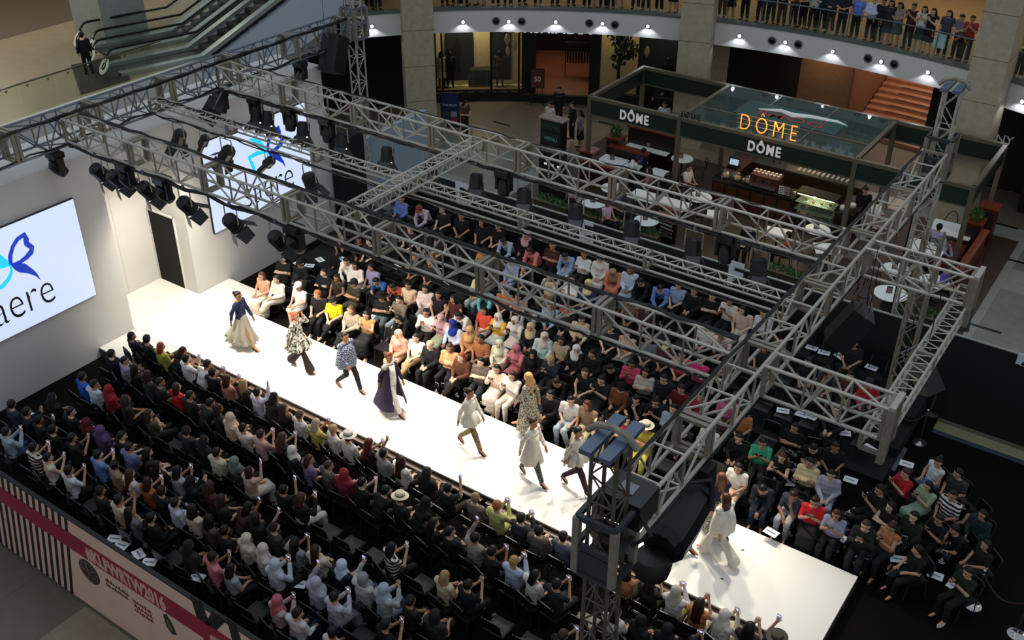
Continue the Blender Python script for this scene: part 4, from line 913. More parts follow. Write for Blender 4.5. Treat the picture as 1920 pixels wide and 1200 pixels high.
# hair and headwear in head space
def hair_mesh(kind):
    front=lambda zc,yc:(lambda P,d:np.maximum(d,-np.maximum(np.maximum(-(P[:,1]-yc),(P[:,2]-zc)),np.abs(P[:,0])-.075)))
    base=[((0,-.012,.042),(0,-.02,.03),.100,.098)]
    if kind in('short','cap','hat'): return sdfmesh('hair',base+[((0,-.05,-.03),(0,-.04,.02),.062,.08)],.03,HAIRM,.014,post=lambda P,d:np.maximum(d,-np.maximum(-(P[:,1]-.005-.5*np.maximum(P[:,2]-.03,0)),P[:,2]-.075)),clips=[((0,0,-1),.085)])
    if kind=='bun': return sdfmesh('hair',base+[((0,-.05,-.03),(0,-.04,.02),.064,.08),((0,-.12,.06),(0,-.13,.06),.045,.045)],.02,HAIRM,.014,post=lambda P,d:np.maximum(d,-np.maximum(-(P[:,1]-.01-.5*np.maximum(P[:,2]-.03,0)),P[:,2]-.075)),clips=[((0,0,-1),.08)])
    if kind in('long','bob'):
        L=-.36 if kind=='long' else -.15
        P=base+[((-.06,-.04,-.02),(-.075,-.065,L),.058,.050),((.06,-.04,-.02),(.075,-.065,L),.058,.050),((0,-.07,-.02),(0,-.095,L-.02),.06,.05)]
        return sdfmesh('hair',P,.03,HAIRM,.016,post=lambda P,d:np.maximum(d,-np.maximum(np.maximum(-(P[:,1]-.015-.5*np.maximum(P[:,2]-.03,0)),P[:,2]-.08),np.abs(P[:,0])-.11)))
    if kind=='hijab':
        P=[((0,-.012,.04),(0,-.02,.0),.110,.105),((0,.02,-.07),(0,-.02,-.09),.07,.085),((0,.0,-.12),(0,.015,-.24),.10,.15),((-.08,-.02,-.16),(.08,-.02,-.16),.085,.085)]
        return sdfmesh('headscarf',P,.05,CLOTH,.017,post=lambda P,d:np.maximum(d,-np.maximum.reduce([-(P[:,1]-.045),P[:,2]-.075,np.abs(P[:,0])-.055,-(P[:,2]+.075)])),clips=[((0,0,-1),.30)])
HAIR={k:hair_mesh(k) for k in('short','bun','long','bob','hijab')}
def hatmesh():
    b=MB(); b.lathe([(.19,.055),(.20,.063),(.105,.075),(.103,.16),(.08,.175),(.01,.165)],(0,-.01,0),18); return b.mesh('hat',CLOTH,True)
def capmesh():
    b=MB(); b.lathe([(.110,.03),(.112,.06),(.10,.11),(.065,.145),(.01,.155)],(0,-.012,0),16); b.prism([(-.075,.08),(-.06,.17),(0,.19),(.06,.17),(.075,.08)],lambda u,v:Vector((u,v,.055-.1*(v-.08))),ZV*.012); return b.mesh('cap',CLOTH,True)
HAT=hatmesh(); CAPM=capmesh(); BAND=MB().lathe([(.109,.072),(.108,.10)],(0,-.01,0),18).mesh('hat_band',BLACK)
SHO=shoe_mesh(); PH=None
b=MB(); b.bb((-.037,-.004,-.075),(.037,.004,.075)); PHB=b.mesh('body',GBLACK); b=MB(); b.bb((-.033,-.0055,-.066),(.033,-.0042,.066)); PHS=b.mesh('screen',mat('phone screen','c8d8ff',.3,emit='bcd0ff',es=1.2))
PROTO={}
def proto(pose):
    if pose in PROTO: return PROTO[pose]
    bm_,J,q=body_mesh(pose); st=pose in('stand','rail','hold')
    d=dict(body=bm_,J=J,q=q); hem=(J['pel'][2]-.10 if st else None)
    d['slv']=top_mesh(pose,J,0,hem=hem); d['tee']=top_mesh(pose,J,.36,hem=hem); d['long']=top_mesh(pose,J,.96,hem=hem)
    for k in('slv','tee','long'):
        pass
    for k in('pants','skirt','short'): d[k]=stand_bottom(J,'pants' if k!='skirt' else 'skirt') if st else seated_bottom(J,k)
    m2=d['tee'].copy(); m2.materials[0]=STRIPE; d['stripe']=m2
    m3=d['long'].copy(); m3.materials[0]=FLORAL; d['floral']=m3
    PROTO[pose]=d; return d
SKT=['c49c82','b4886c','cfa88e','a0755a','b98f74','d8b49c']
def person(x,y,z,face,hair,hc,top,tc,bot,bc,pose,label,group,sc=None,skin=None,mirror=None,name='person'):
    d=proto(pose); J=d['J']; sc=sc or random.uniform(.95,1.02)
    r=link(name,d['body']); tag(r,label,'person',group); r.location=(x,y,z); r.rotation_euler=(0,0,face); mir=random.choice((1,-1)) if mirror is None else mirror
    r.scale=(sc*mir,sc,sc); r.color=(*hexc(skin or random.choice(SKT)),1)
    def ch(n,me,c,mt=None):
        o=link(n,me,r); o.color=(*hexc(c),1); return o
    hk='short' if hair in('cap','hat') else hair
    h=ch('headscarf' if hair=='hijab' else 'hair',HAIR[hk],hc if hair not in('cap','hat') else '17110f')
    HM=Matrix.Translation(J['hd'])@d['q'].to_4x4(); h.matrix_basis=HM
    if hair=='cap': o=ch('cap',CAPM,hc); o.matrix_basis=HM
    if hair=='hat': o=ch('hat',HAT,hc); o.matrix_basis=HM; ob=link('hat_band',BAND,o); ob.color=(.01,.01,.01,1)
    nm={'slv':'sleeveless_top','tee':'shirt','long':'shirt','stripe':'shirt','floral':'blouse'}[top]
    ch(nm,d[top],tc); ch({'pants':'trousers','skirt':'skirt','short':'shorts'}[bot],d[bot],bc)
    for i in(0,1):
        s=ch('shoe',SHO,random.choice(('121212','121212','1c1a18','d8d4cc','4a3828'))); a=Vector(J['an'][i]); t=Vector(J['to'][i]); dd=t-a
        s.location=(a.x,a.y+.0,max(min(t.z,a.z)-.035,0)); s.rotation_euler=(0,0,math.atan2(-dd.x,dd.y))
    return r
def phone_for(p,J,label,two=True):
    c=(Vector(J['ha'][0])+Vector(J['ha'][1]))/2+Vector((0,.03,.09)) if two else Vector(J['ha'][1])+Vector((-.01,.02,.10))
    t=link('smartphone',None); tag(t,label,'phone','phones held up in the audience'); t.empty_display_size=.05
    t.matrix_world=p.matrix_basis@Matrix.Translation(c)@Matrix.Rotation(PI/2 if two else 0,4,'Y')
    link('screen',PHS,link('body',PHB,t)); return t
# chair
def chair_proto():
    t=thing('audience_chair','','chair'); b=MB()
    b.box((0,.0,.435),(.44,.43,.03)); b.box((0,-.0,.455),(.40,.39,.02)); b.obj('seat',BLACKP,t)
    b=MB(); b.prism([(-.2,.58),(-.21,.80),(-.15,.86),(.15,.86),(.21,.80),(.2,.58)],lambda u,v:Vector((u,-.235-(v-.5)*.16,v)),Vector((0,-.025,0))); b.obj('backrest',BLACKP,t)
    for i in(-1,1): MB().tube([(i*.19,.18,.42),(i*.20,.22,0.01)],.012,5).obj('leg',mat('chair chrome','55575a',.3,.7),t); MB().tube([(i*.20,-.29,.84),(i*.20,-.20,.44),(i*.20,-.25,0.01)],.012,5).obj('leg',mat('chair chrome','55575a',.3,.7),t)
    return t
PEOPLE='''# far side: px py hair haircol top topcol bot botcol pose
494 520 long 4a2a1c slv c89a7c skirt e8dccb lap
516 520 bun 1a1412 long ddd6c8 skirt d9cfc0 cross
543 525 cap 121212 tee 1a1a1a pants 141414 lean
567 532 cap e8e8e8 tee dedad6 short d8d2cc cross
540 495 short 17120f tee 151515 pants 111111 lap
571 490 cap 101010 long 16161a pants 15151a lap
602 508 short 15110f long 141414 pants 101010 lap
626 515 bun 191311 slv 2c2a22 pants 141414 lap
601 548 short a4582c tee 181818 pants 121212 lap
632 558 cap 151515 tee f2d41c pants 151515 cross
665 530 cap 181a18 tee 34342a short 4a4436 lap
689 495 short 15120f tee 8d88b0 pants 34343c lap
662 582 long 5a3a26 long a29584 skirt 141414 cross
687 587 long 15110f slv b48658 skirt 18191c phone
723 562 hat 111111 tee 151617 pants 56626a lap
649 487 short 141110 long e6e4e2 pants 1a1a1a lap
663 503 long 13110f long e4dcd8 skirt e8e2de lap
742 540 short 17110e tee b5573a pants 2a2a2a lean
714 533 short 15110f tee 2c5fa8 pants 1a1c24 lean
634 437 short 17120f tee 1c1c1c pants 141414 lap
673 445 long 17120f long 232020 pants 141414 lap
688 453 short 17120f tee 262423 pants 141414 lap
778 533 bob 15110f long dcc8c6 pants e2dcd8 lap
755 536 bun 15110f slv d8c0a4 pants 2a2420 lap
792 570 short 15110f long 6e6458 pants 8892a0 phone
808 587 short 17120f long e2dcd6 pants 1a1814 phone
835 595 hijab b08a92 long c8a0a0 skirt 8c9a80 phone
855 607 long 17110e long e6e0da pants 1a1817 lean
876 620 hijab 1b2f8a long b9c4dc pants 1c1c2c lap
903 627 hijab c49a64 long b8875e skirt a87a52 lap
852 568 long 15110f slv 17141a pants 141414 lap
872 568 long 15110f slv 4c2024 pants 24181c lap
898 577 long 15110f tee cf4b3a skirt d8c8c0 lap
912 587 hijab e2dcd2 long d7a63c skirt ccd8d8 phone
748 633 hijab dca898 long dd8f7c skirt b69a80 lap
785 637 short 13110f tee eae4dc pants a6875f lap
750 613 long 100e0d long 131212 pants 111111 lean
813 653 short b8a080 long 17181a pants 141516 lap
838 647 bun 3a2018 long dca274 pants 15161a lap
857 670 long 7a3a22 long 5a3426 pants 201a1c lap
903 675 short 100e0d tee 6f6259 pants 22262e lap
930 685 long 17110f long e8ccba skirt e6d4c6 phone
956 701 long 3c2218 long ebe0d6 pants e8ddd2 phone
942 646 hijab d6dcc0 long d9d6c2 skirt dcd4c4 lap
969 651 hijab c4707e long c26f7a skirt b46470 phone
991 659 hijab 101010 long 121214 skirt 141416 lap
1004 630 hijab dcc8bc long b8d0d4 skirt 9fbcc0 lap
991 611 hijab c8b088 long 17181c skirt 141416 lap
973 603 hijab d4cccc long dcd6d0 skirt d0c8c2 phone
922 655 short 151110 tee a86a44 pants 3a2a20 lap
1042 635 long 17110f tee a69880 pants 1c1a1a lap
1055 583 hat a64a34 long 252320 pants 1b1b1b lap
1077 600 short 17110f long cdb9a0 pants 1b1b1b lap
920 555 short 17110f long 6fb6bc pants 1f3a44 lean
965 585 short 17110f long a8a8b4 pants 26262a lean
1010 567 short 17110f long 8fa4bc pants 1e2024 lap
967 555 bun 17110f slv b57e5e pants 1c1a1a lap
943 547 short 17110f tee a2653c pants 1c1a1a lap
1143 620 short 17110f tee 20242a pants 1a1a1a lap
1172 628 long 17110f slv c8a488 skirt 8c8c88 lap
1138 552 cap b48048 tee 2b62b4 short 16263c lean
927 527 short 17110f long d8cc9c pants b8ccd0 lap
1077 525 bob 111010 long dedad8 pants 1a1a1a lap
1020 527 long 17110f tee c6b094 pants 76684e phone
963 490 hijab 9aa0b8 long 8c96bc skirt 9aa0c0 lap
982 495 long 0e0d0d long 131314 pants 121212 lap
997 483 bob 3a2018 long d8827c skirt b84a44 lean
1050 462 short 17110f long 8ea4cc pants dfe2e6 lean
1010 450 hijab d8a4b0 long 121214 skirt 111113 lap
1030 464 short 17110f tee 4a2c24 pants 16161a lap
987 468 short 17110f long a8b8d0 pants 1a1c24 lean
1122 485 short 17110f long d9d9d8 pants 20201f lap
1145 478 hijab ddd8ce long dcd8d0 skirt d0c8c0 lap
1142 500 hijab a68a60 long d88068 skirt d07c64 lean
1173 500 long 8a6a48 long c6d2e0 skirt 8ca0a8 lap
1118 515 hijab d8cc98 long 2a3560 pants 161a34 lap
1235 517 short 17110f long 6c88cc pants 15161c lean
1268 530 short 17110f tee 94a8cc pants 15161c lap
1290 543 short 17110f long 161718 short 17181a cross
1316 547 short 17110f tee 141414 pants 131313 lap
1347 555 short 17110f tee d8ccc0 short 17181a phone
1205 513 short 17110f long 17181c pants 131313 lean
1186 566 long 17110f slv 7c5a48 skirt 16161a lap
1211 576 long 2c1a14 tee 3a2e28 skirt 18181a lap
1399 575 short 17110f long dcd8da pants 17181c lap
1373 588 long 17110f tee d4b4a4 pants c8c0b4 lap
1426 580 short 17110f tee 161414 pants 6e6248 lap
1331 610 short 17110f tee e0d8cc pants 20202a lap
1355 616 short 17110f tee dcc4bc pants 20202a lap
1221 642 short 17110f tee 6c7276 pants 20242a lap
1256 650 cap c8b488 tee 5a2a2c short 1a1a20 lap
1278 670 short 17110f tee c04858 pants 201a20 lap
1330 681 bob 17110f tee 16161a pants 16161a lap
1304 686 short 17110f tee d23870 pants 1a181a lap
1164 670 short 0f0e0d long cc4c66 pants 131313 phone
1130 681 short 17110f long 17181a pants 131313 lean
1053 677 short c49c62 long 20262e pants 1b2028 phone
1087 686 long 5a3420 slv 16171a skirt 3c3428 lap
1109 700 bun 0f0e0d tee 1a1a1a skirt 1a1a1a phone
1138 709 cap 121212 long 7a482e pants 16161a lap
1078 668 hijab d8d8da long 1a1a1c pants 131313 lap
1108 665 short 17110f long 131315 pants 131313 lap
1014 720 bun 2c1a12 long 171516 pants 131313 lean
1018 741 short 6e3c22 tee 4c3424 short 2a1e18 lean
1050 748 bun 17110f long 131315 skirt 131315 lap
1072 749 short 0f0e0d tee e6e0da pants a2adb8 lap
1099 755 long 4c2a1a tee 8c735c skirt b8b088 lap
1122 769 bun 17110f slv ddccaa skirt d8c8a8 lean
1163 778 bob 17110f tee d22438 pants 15161a lap
1185 739 long 0f0e0d tee 17181a pants 131313 lap
1216 743 bun 0f0e0d tee 17181c pants 131313 phone
1237 757 long 0f0e0d long 90a8b4 pants 15161a lap
1246 711 short 0f0e0d long 2a2a2e pants 1d1d20 lap
1189 707 bob 17110f long bcb4ac pants 17181a lap
1204 794 hat c2b8a8 slv b4a838 pants b0a43c lap
1240 816 bun 17110f tee 15161a skirt 15161a lean
1271 780 short 17110f long d8d0c8 short 4a342a lap
1264 738 short 17110f tee 6a1c20 pants 16161a lap
1310 745 short 17110f tee a83840 pants 16161a lap
1382 733 bob 17110f tee d87094 skirt 3c2c2c lap
1377 785 bob 17110f tee c67a48 pants 16161a lap
1385 821 short 17110f long 151619 pants 131313 lap
1432 826 short 0f0e0d tee 3fae84 pants 2a2620 phone
1463 861 long 4a2c1c slv 131314 skirt 131314 phone
1490 804 short 0f0e0d tee 131314 pants 5c5c54 lap
1517 838 short 0f0e0d tee 141414 pants a89474 lean
1552 852 bun 0f0e0d tee 16161a pants 131313 lap
1518 871 short 0f0e0d long d8c698 pants 16161a lap
1556 889 short 0f0e0d long a8acbc pants 8c94a8 lap
1386 875 long 1a1210 tee e6ded2 skirt caa890 lap
1432 906 short 0f0e0d long 1d222c pants 33455c lean
1497 925 short 2a1c14 tee 363c46 pants a8a8ac lap
1520 944 bun 0f0e0d tee c8242a skirt 16161a phone
1553 966 long 3a2018 tee 9494b0 pants 16161a phone
1615 1000 short 3a2a20 long 22261e pants 16161a phone
1526 680 bun 17110f tee 17181a skirt 2a2020 lap
1563 687 cap 17110f tee 3a3c44 short 4c4038 lap
1588 702 bob 17110f tee 43302c skirt 2c2424 lap
1619 714 cap 2a2a2a long b02c38 pants 2c2c34 lap
1567 770 short 17110f long 1a1a1c pants 131313 lap
802 382 cap 8c3a3a long ccb8c8 pants 2a2c2e lean
742 376 short 17110f long 6c80c4 pants 24284c lap
742 413 short 17110f tee 171717 pants 131313 lap
757 415 short 17110f tee 171717 pants 131313 lap
758 434 short 17110f tee 2a2624 pants 131313 lap
790 431 short 17110f long 18181a pants 131313 lap
811 432 long 17110f slv 241c1a skirt 6c4630 lap
908 472 short 17110f long c08448 pants 1c1a1a phone
932 482 bob 17110f tee 3c2c22 pants 1c1a1a lap
970 433 short 17110f tee 131313 pants 131313 lap
830 393 short 17110f tee 222222 pants 131313 lap
864 405 short 17110f tee 191919 pants 131313 lap
935 428 long 17110f tee 191919 pants 131313 lap
# end block
1652 924 bun 17110f tee 131314 pants 131313 phone
1675 948 bob 17110f slv 1b1614 pants 131313 lap
1709 892 bun 3a2018 tee b4242e pants 131313 phone
1740 908 long 0f0e0d tee 9cae8c skirt 98b0a0 phone
1755 864 bun 17110f slv d4d6dc pants 6c86a4 lap
1797 886 short 17110f tee 3c3c3a pants 24242a lap
1775 926 short 17110f stripe e0dcd6 pants 1a1a1e lap
1804 940 long 17110f slv 131314 pants 131313 lean
1843 962 bob 17110f long 20302e pants 131313 lap
1710 968 long 0f0e0d long 252a20 pants 131313 lap
1759 972 short 17110f tee 17181a pants 131313 phone
1796 996 short 17110f tee 131314 pants 131313 lap
1840 1012 bob 17110f tee 1c1c1a pants 242624 lap
1671 988 bun 3a2018 slv b87850 pants 1d1f24 phone
1721 1028 short 17110f tee 131313 pants 131313 lap
1816 1070 short 17110f tee 1f2a1c pants 141714 phone
# near side
266 646 short 17120f long 15181c pants 111111 lap
295 653 short 17120f long 16181c pants 111111 lap
316 660 bob 8c3a2c tee b4ac48 pants 1a1a1a lap
349 665 bob 1c100e tee 242429 pants 111111 lap
218 668 short 0f0e0d long 171a22 pants 111111 lap
234 676 short 0f0e0d tee 8c8ca0 pants 1a1a1a lap
258 692 long 17120f tee 1c1a1a pants 111111 lap
354 681 short 17120f tee dcd8d8 pants 1a1a1a phone
382 687 short 17120f tee e0dcdc pants 1a1a1a lap
395 704 short 17120f tee 16181a pants 1a1a1a phone
420 714 bob 3a1c14 slv b87c5c skirt 1a1a1a phone
447 718 long a08254 slv 2c2420 skirt 1a1a1a lap
469 731 short 17120f long d4d0d8 pants 5a6066 phone1
338 731 bob 3c2018 tee c82228 pants 1a1a1a lap
293 717 bob 2a1c18 long 3a3c3c pants 1a1a1a lap
309 730 short 17120f tee 1f2120 pants 1a1a1a lap
353 744 short 17120f tee 222322 pants 1a1a1a lap
375 758 short 17120f tee 262827 pants 1a1a1a lap
408 769 bob 2a1c18 tee 2a2c2c pants 1a1a1a lap
440 798 hijab d0b89c long d6b89c skirt 1a1a1a lap
467 815 short 0f0e0d tee dcc8bc pants 1a1a1a lap
492 824 short 3a2420 tee c09c94 pants 1a1a1a phone
233 750 long 3a2a22 tee 2c2420 pants 1a1a1a lap
279 777 bob 33271f tee 4a443c pants 1a1a1a lap
157 709 short 17120f tee 2a5cc4 pants 1a1a1a lap
170 722 short 17120f long c4ccd8 pants 1a1a1a lap
198 728 hijab 8c2028 long 8c2028 skirt 1a1a1a lap
30 762 short 17120f long 2c3440 pants 1a1a1a lap
53 768 short 17120f long 23272c pants 1a1a1a phone
68 781 short 17120f long 1c1e20 pants 1a1a1a phone
97 806 short 0f0e0d long 121316 pants 1a1a1a lap
138 818 short 0f0e0d tee 1a1c1c pants 1a1a1a phone
127 775 short 17120f long 1a1d1f pants 1a1a1a lap
170 810 hijab 5c1c22 long 201818 skirt 1a1a1a lap
14 806 short 17120f long 98a8b4 pants 3c5470 phone
66 838 short 17120f stripe d8d4cc pants 1a1a1a phone
92 854 short 17120f slv d4ccc0 pants 1a1a1a phone
131 880 short 0f0e0d tee ccd4dc pants 1a1a1a phone
184 852 short 17120f tee 6a8cc8 pants 30384c phone
211 831 hijab 5c4878 long 4c4060 skirt 1a1a1a lap
251 824 short 17120f tee 1b1d1c pants 1a1a1a lap
260 859 short 17120f tee 7c7cac pants 1a1a1a lap
276 868 bob 17120f tee 1f1f1f pants 1a1a1a lap
289 856 long 17120f tee 222222 pants 1a1a1a lap
309 869 bob 17120f tee a0a4a4 pants 4a4a50 phone
241 886 bun 17120f slv 9c7c64 pants 1a1a1a lap
272 905 long 3c2820 tee ccc4bc skirt 1a1a1a lap
290 903 bob 2c1c14 tee a85a34 pants 1a1a1a phone
344 900 hijab 111214 long 16181a pants 1a1a1a phone
385 904 long 3c2420 tee 4c2c28 pants 1a1a1a lap
318 925 short 17120f tee 1e2020 pants 1a1a1a lap
325 941 short 0f0e0d long b4bcd0 pants 1a1a1a lap
231 938 short 17120f tee d0c4ac pants 1a1a1a phone
246 961 long 17120f tee 6c7078 pants 1a1a1a lap
281 963 short 0f0e0d long 141616 pants 1a1a1a lap
360 951 bob 1c1412 tee c8bcae pants 1a1a1a lap
387 968 bob 0f0e0d tee 4c463c pants 1a1a1a lap
403 938 long 2c1c18 tee 2c2420 pants 1a1a1a lap
430 938 long 0f0e0d tee 3c2a24 pants 1a1a1a lap
446 958 long 0f0e0d tee 1b1b1b pants 1a1a1a phone1
402 860 short 17120f tee c8c0a8 pants 1a1a1a lap
431 860 hijab 6c8078 long 46504c pants 1a1a1a lap
456 889 long 2c1a16 tee c09c90 skirt a8a49c phone1
550 785 short 5a4638 tee d4ccc4 pants 1a1a1a lap
583 796 bob b0a088 tee c4b65c pants 1a1a1a phone
606 799 short b49068 tee d4ccc0 pants 1a1a1a lap
625 813 hat e0d8c8 tee d8d0c6 pants 1a1a1a lap
660 814 long 5a2418 tee 25211f pants 1a1a1a phone
686 838 short 0f0e0d tee 8c8c8c pants 1a1a1a phone1
541 821 long 4a3020 tee 2c2420 pants 1a1a1a phone
543 851 bob 3c241c tee 7c6490 pants 1a1a1a lap
578 855 short 3a2c26 tee 58504c pants 1a1a1a lap
607 872 hijab 8c2430 long 7c2430 skirt 1a1a1a lap
523 846 hijab d0ccc4 long 1a1c1b skirt 1a1a1a lap
514 758 long 17120f tee 2c2826 pants 1a1a1a lap
534 770 bob 3a2420 tee 302826 pants 1a1a1a lap
747 864 long 2c1a14 tee d8d0c4 pants 1a1a1a lap
762 933 hat ded2b4 tee 232220 pants 1a1a1a lap
680 906 short 0f0e0d tee 141615 pants 1a1a1a phone
720 928 short 0f0e0d tee 161817 pants 1a1a1a lap
556 938 bob 3c2a20 long 1c1a18 pants d0c8bc phone
524 922 short 0f0e0d tee 151716 pants 1a1a1a phone1
496 982 short 17120f tee 3c3a30 pants 1a1a1a phone1
447 994 hijab c8beac long bcb4a4 skirt 1a1a1a lap
466 1008 hijab c8bcb8 long bcb4ac skirt 1a1a1a lap
404 1038 short 17120f tee d07c88 pants 3c2c2a phone
437 1060 bob 0f0e0d tee 8c989c skirt 1a1a1a lap
507 1062 hijab b4bcc8 long b0b8c4 skirt 1a1a1a phone
553 1033 long 17120f tee 84868a pants 1a1a1a phone
580 1024 long 2c1c16 tee c4bcb0 pants 1a1a1a lap
410 990 short 0f0e0d tee 1c1e1c pants 1a1a1a lap
520 1126 hijab b4606e long b09ca0 skirt 1a1a1a phone
556 1150 short 17120f long ccccd0 pants 26304a lap
600 1094 hijab a8a8b8 long a0a0b4 skirt 1a1a1a phone1
620 1114 short 17120f long b4b4c0 skirt a0a0ac phone
637 1062 hijab bcc8d8 long 1c2434 skirt 1a1a1a lap
680 1092 hijab 8c8c94 long b4b8b4 pants 34466c phone1
710 1106 hijab a0b0c4 long a8acb0 pants 8c9cb0 phone
722 1036 bob 0f0e0d stripe d0ccc6 pants 1a1a1a phone
632 1184 short 0f0e0d tee d0d0cc pants 1a1a1a lap
724 1168 short 0f0e0d tee 141616 pants 1a1a1a phone
796 936 hijab 121312 long 161716 pants 1a1a1a lap
833 920 short 17120f tee 1c1e1c pants 1a1a1a phone1
893 938 short 8c6a50 long 6c6054 pants 1a1a1a lap
932 948 short 9c5c34 long b0b070 pants a8a868 phone
990 980 short 17120f long 2c2e36 pants 1a1a1a phone
1011 1003 short 17120f long 54504a pants 1a1a1a lap
1056 1002 short 17120f long 5a5a66 pants 1a1a1a lap
1078 1028 bob 9c2c24 slv a86c50 skirt 1a1a1a lap
895 1010 short 0f0e0d long 8c8880 pants 1a1a1a phone1
916 1040 short 17120f tee 16181a pants 1a1a1a phone
950 1052 short a8804c long a4b0c8 pants 2c3040 phone
988 1080 bob 0f0e0d tee ccc8c0 pants 1a1a1a lap
1024 1092 short 0f0e0d tee 24282a pants 2c2c2c phone
831 1086 bob a0805c tee c4b494 pants 1a1a1a lap
872 1094 short 0f0e0d tee 16181a pants 1a1a1a phone
1054 1192 short 3c2c20 tee 1c1c1a pants 1a1a1a phone
828 997 short 0f0e0d long 16181a pants 1a1a1a lap
803 982 long 17120f tee 241c1a pants 1a1a1a lap
1198 1088 long 17120f slv a8704c skirt 1a1a1a phone1
1230 1098 bob 17120f tee 1a1a18 pants 1a1a1a phone
1285 1112 hijab b4aa9c long ccc8cc skirt 8c8c50 phone
1322 1132 long 2c1810 slv a86c44 skirt d8d0b8 phone
1352 1150 hijab d0c8bc long ccc4b4 skirt c8c0ac phone
1384 1164 long 17120f tee 2c2420 pants 1a1a1a phone
1423 1174 hat 5c5448 tee 24201c pants 1a1a1a phone1
1182 1164 bob 17120f tee ccc8c4 pants 1a1a1a lap
1218 1168 hijab 101110 long 111211 skirt 1a1a1a lap
1284 1174 short 17120f tee 131412 pants 1a1a1a phone
1246 1152 hijab 131413 long 131412 pants 1a1a1a lap'''
HS=dict(long='long hair',bun='tied-up hair',short='short hair',bob='bobbed hair',hijab='headscarf',cap='cap',hat='hat')
CN=[('black','141414'),('dark grey','303234'),('grey','6c7074'),('light grey','a8acb0'),('white','dcdcd8'),('cream','dccfb4'),('tan','b58c60'),('brown','4c3024'),('maroon','5a1c22'),('red','c02430'),('orange','c26a3c'),('pink','d08890'),('rose','b8606c'),('peach','dca080'),('yellow','dcb82c'),('olive','5a543c'),('green','3fae84'),('pale green','a0b09a'),('teal','70b0b4'),('light blue','a4b4cc'),('blue','4068b8'),('navy','1c2434'),('lilac','8c88ac'),('purple','5a4878'),('ochre','b4a83c'),('taupe','7c6c5c')]
def cname(h):
    a=[int(h[i:i+2],16) for i in(0,2,4)]
    return min(CN,key=lambda c:sum((a[k]-int(c[1][2*k:2*k+2],16))**2*(1,1.2,.9)[k] for k in range(3)))[0]
STUFF=[]
def stuff_person(x,y,z,f,hair,tc,pose):
    d=PROTO[pose]; J=d['J']; Mx=Matrix.Translation((x,y,z))@Matrix.Rotation(f,4,'Z')@Matrix.Scale(.98,4); HM=Mx@Matrix.Translation(J['hd'])@d['q'].to_4x4()
    for me,mx,mi in ((d['body'],Mx,0),(d['tee'],Mx,1 if int(tc[:2],16)<0x1b else 2),(d['pants'],Mx,1),(HAIR[hair],HM,1)): STUFF.append((me,mx,mi))
def build_stuff(lab,name='person'):
    V=[];F=[];I=[];n=0
    for me,mx,mi in STUFF:
        v=np.empty(len(me.vertices)*3,np.float32); me.vertices.foreach_get('co',v); v=v.reshape(-1,3)@np.array(mx.to_3x3()).T+np.array(mx.translation)
        V.append(v); fs=[tuple(i+n for i in p.vertices) for p in me.polygons]; F+=fs; I+=[mi]*len(fs); n+=len(v)
    me=bpy.data.meshes.new('crowd'); me.from_pydata(np.concatenate(V).tolist(),[],F)
    for m in (mat('crowd skin','b08060',.6),mat('crowd black','121314',.8),mat('crowd charcoal','242628',.8)): me.materials.append(m)
    me.polygons.foreach_set('material_index',I); me.polygons.foreach_set('use_smooth',[True]*len(F)); o=link(name,me); return tag(o,lab,'person',kind='stuff')
FAR=[(-17.05,0),(-18.10,0),(-19.15,0),(-20.20,.15),(-21.25,.40),(-22.30,.65)]; NEAR=[(-13.05,0),(-12.05,0),(-11.02,0),(-10.03,0),(-9.33,0),(-8.62,0)]
POSES=('lap','cross','lean','phone','phone1','lap2','arms','chin')
vr=random.Random(21)
for p_ in POSES: proto(p_)
LST={'far':[],'near':[],'end':[]}; cur='far'
for l in PEOPLE.split('\n'):
    if l.startswith('#'): cur='near' if 'near' in l else 'end' if 'end' in l else 'far'; continue
    a=l.split(); px,py=float(a[0]),float(a[1]); hair,hc,top,tc,bot,bc,pose=a[2:]
    if pose=='lap' and bot!='skirt': pose=vr.choice(('lap','lap2','lap2','arms','chin','cross'))
    elif pose=='lap': pose=vr.choice(('lap','lap','lap2','cross'))
    J=PROTO[pose]['J']; hd=Vector(J['hd'])
    if cur=='end':
        w=W(px,py,z=hd.z); f=-.55+random.uniform(-.25,.25); o=w-Matrix.Rotation(f,3,'Z')@hd; LST['end'].append([0,o.x,o.y,0,f,hair,hc,top,tc,bot,bc,pose]); continue
    rows=FAR if cur=='far' else NEAR; base=0 if cur=='far' else PI; best=None
    for k,(ry,rz) in enumerate(rows):
        w=W(px,py,z=rz+hd.z); o=w-Matrix.Rotation(base,3,'Z')@hd; e=abs(o.y-ry)
        if best is None or e<best[0]: best=(e,k,o)
    e,k,o=best; ry,rz=rows[k]; dy=max(-.14,min(.14,(o.y-ry)*.5)); f=base+random.uniform(-.22,.22)+(.12 if cur=='far' else -.15)
    LST[cur].append([k,o.x,ry+dy,rz,f,hair,hc,top,tc,bot,bc,pose])
# keep neighbours in a row apart
for side in('far','near'):
    for k in range(6):
        R=[q for q in LST[side] if q[0]==k]
        for it in range(120):
            R.sort(key=lambda q:q[1])
            for a,b in zip(R,R[1:]):
                g=.50-(b[1]-a[1])
                if g>0: a[1]-=g/2; b[1]+=g/2
for it in range(40):
    E_=LST['end']
    for i in range(len(E_)):
        for j in range(i):
            d=Vector((E_[i][1]-E_[j][1],E_[i][2]-E_[j][2])); 
            if 0<d.length<.52: d=d.normalized()*(.52-d.length)/2; E_[i][1]+=d.x;E_[i][2]+=d.y;E_[j][1]-=d.x;E_[j][2]-=d.y
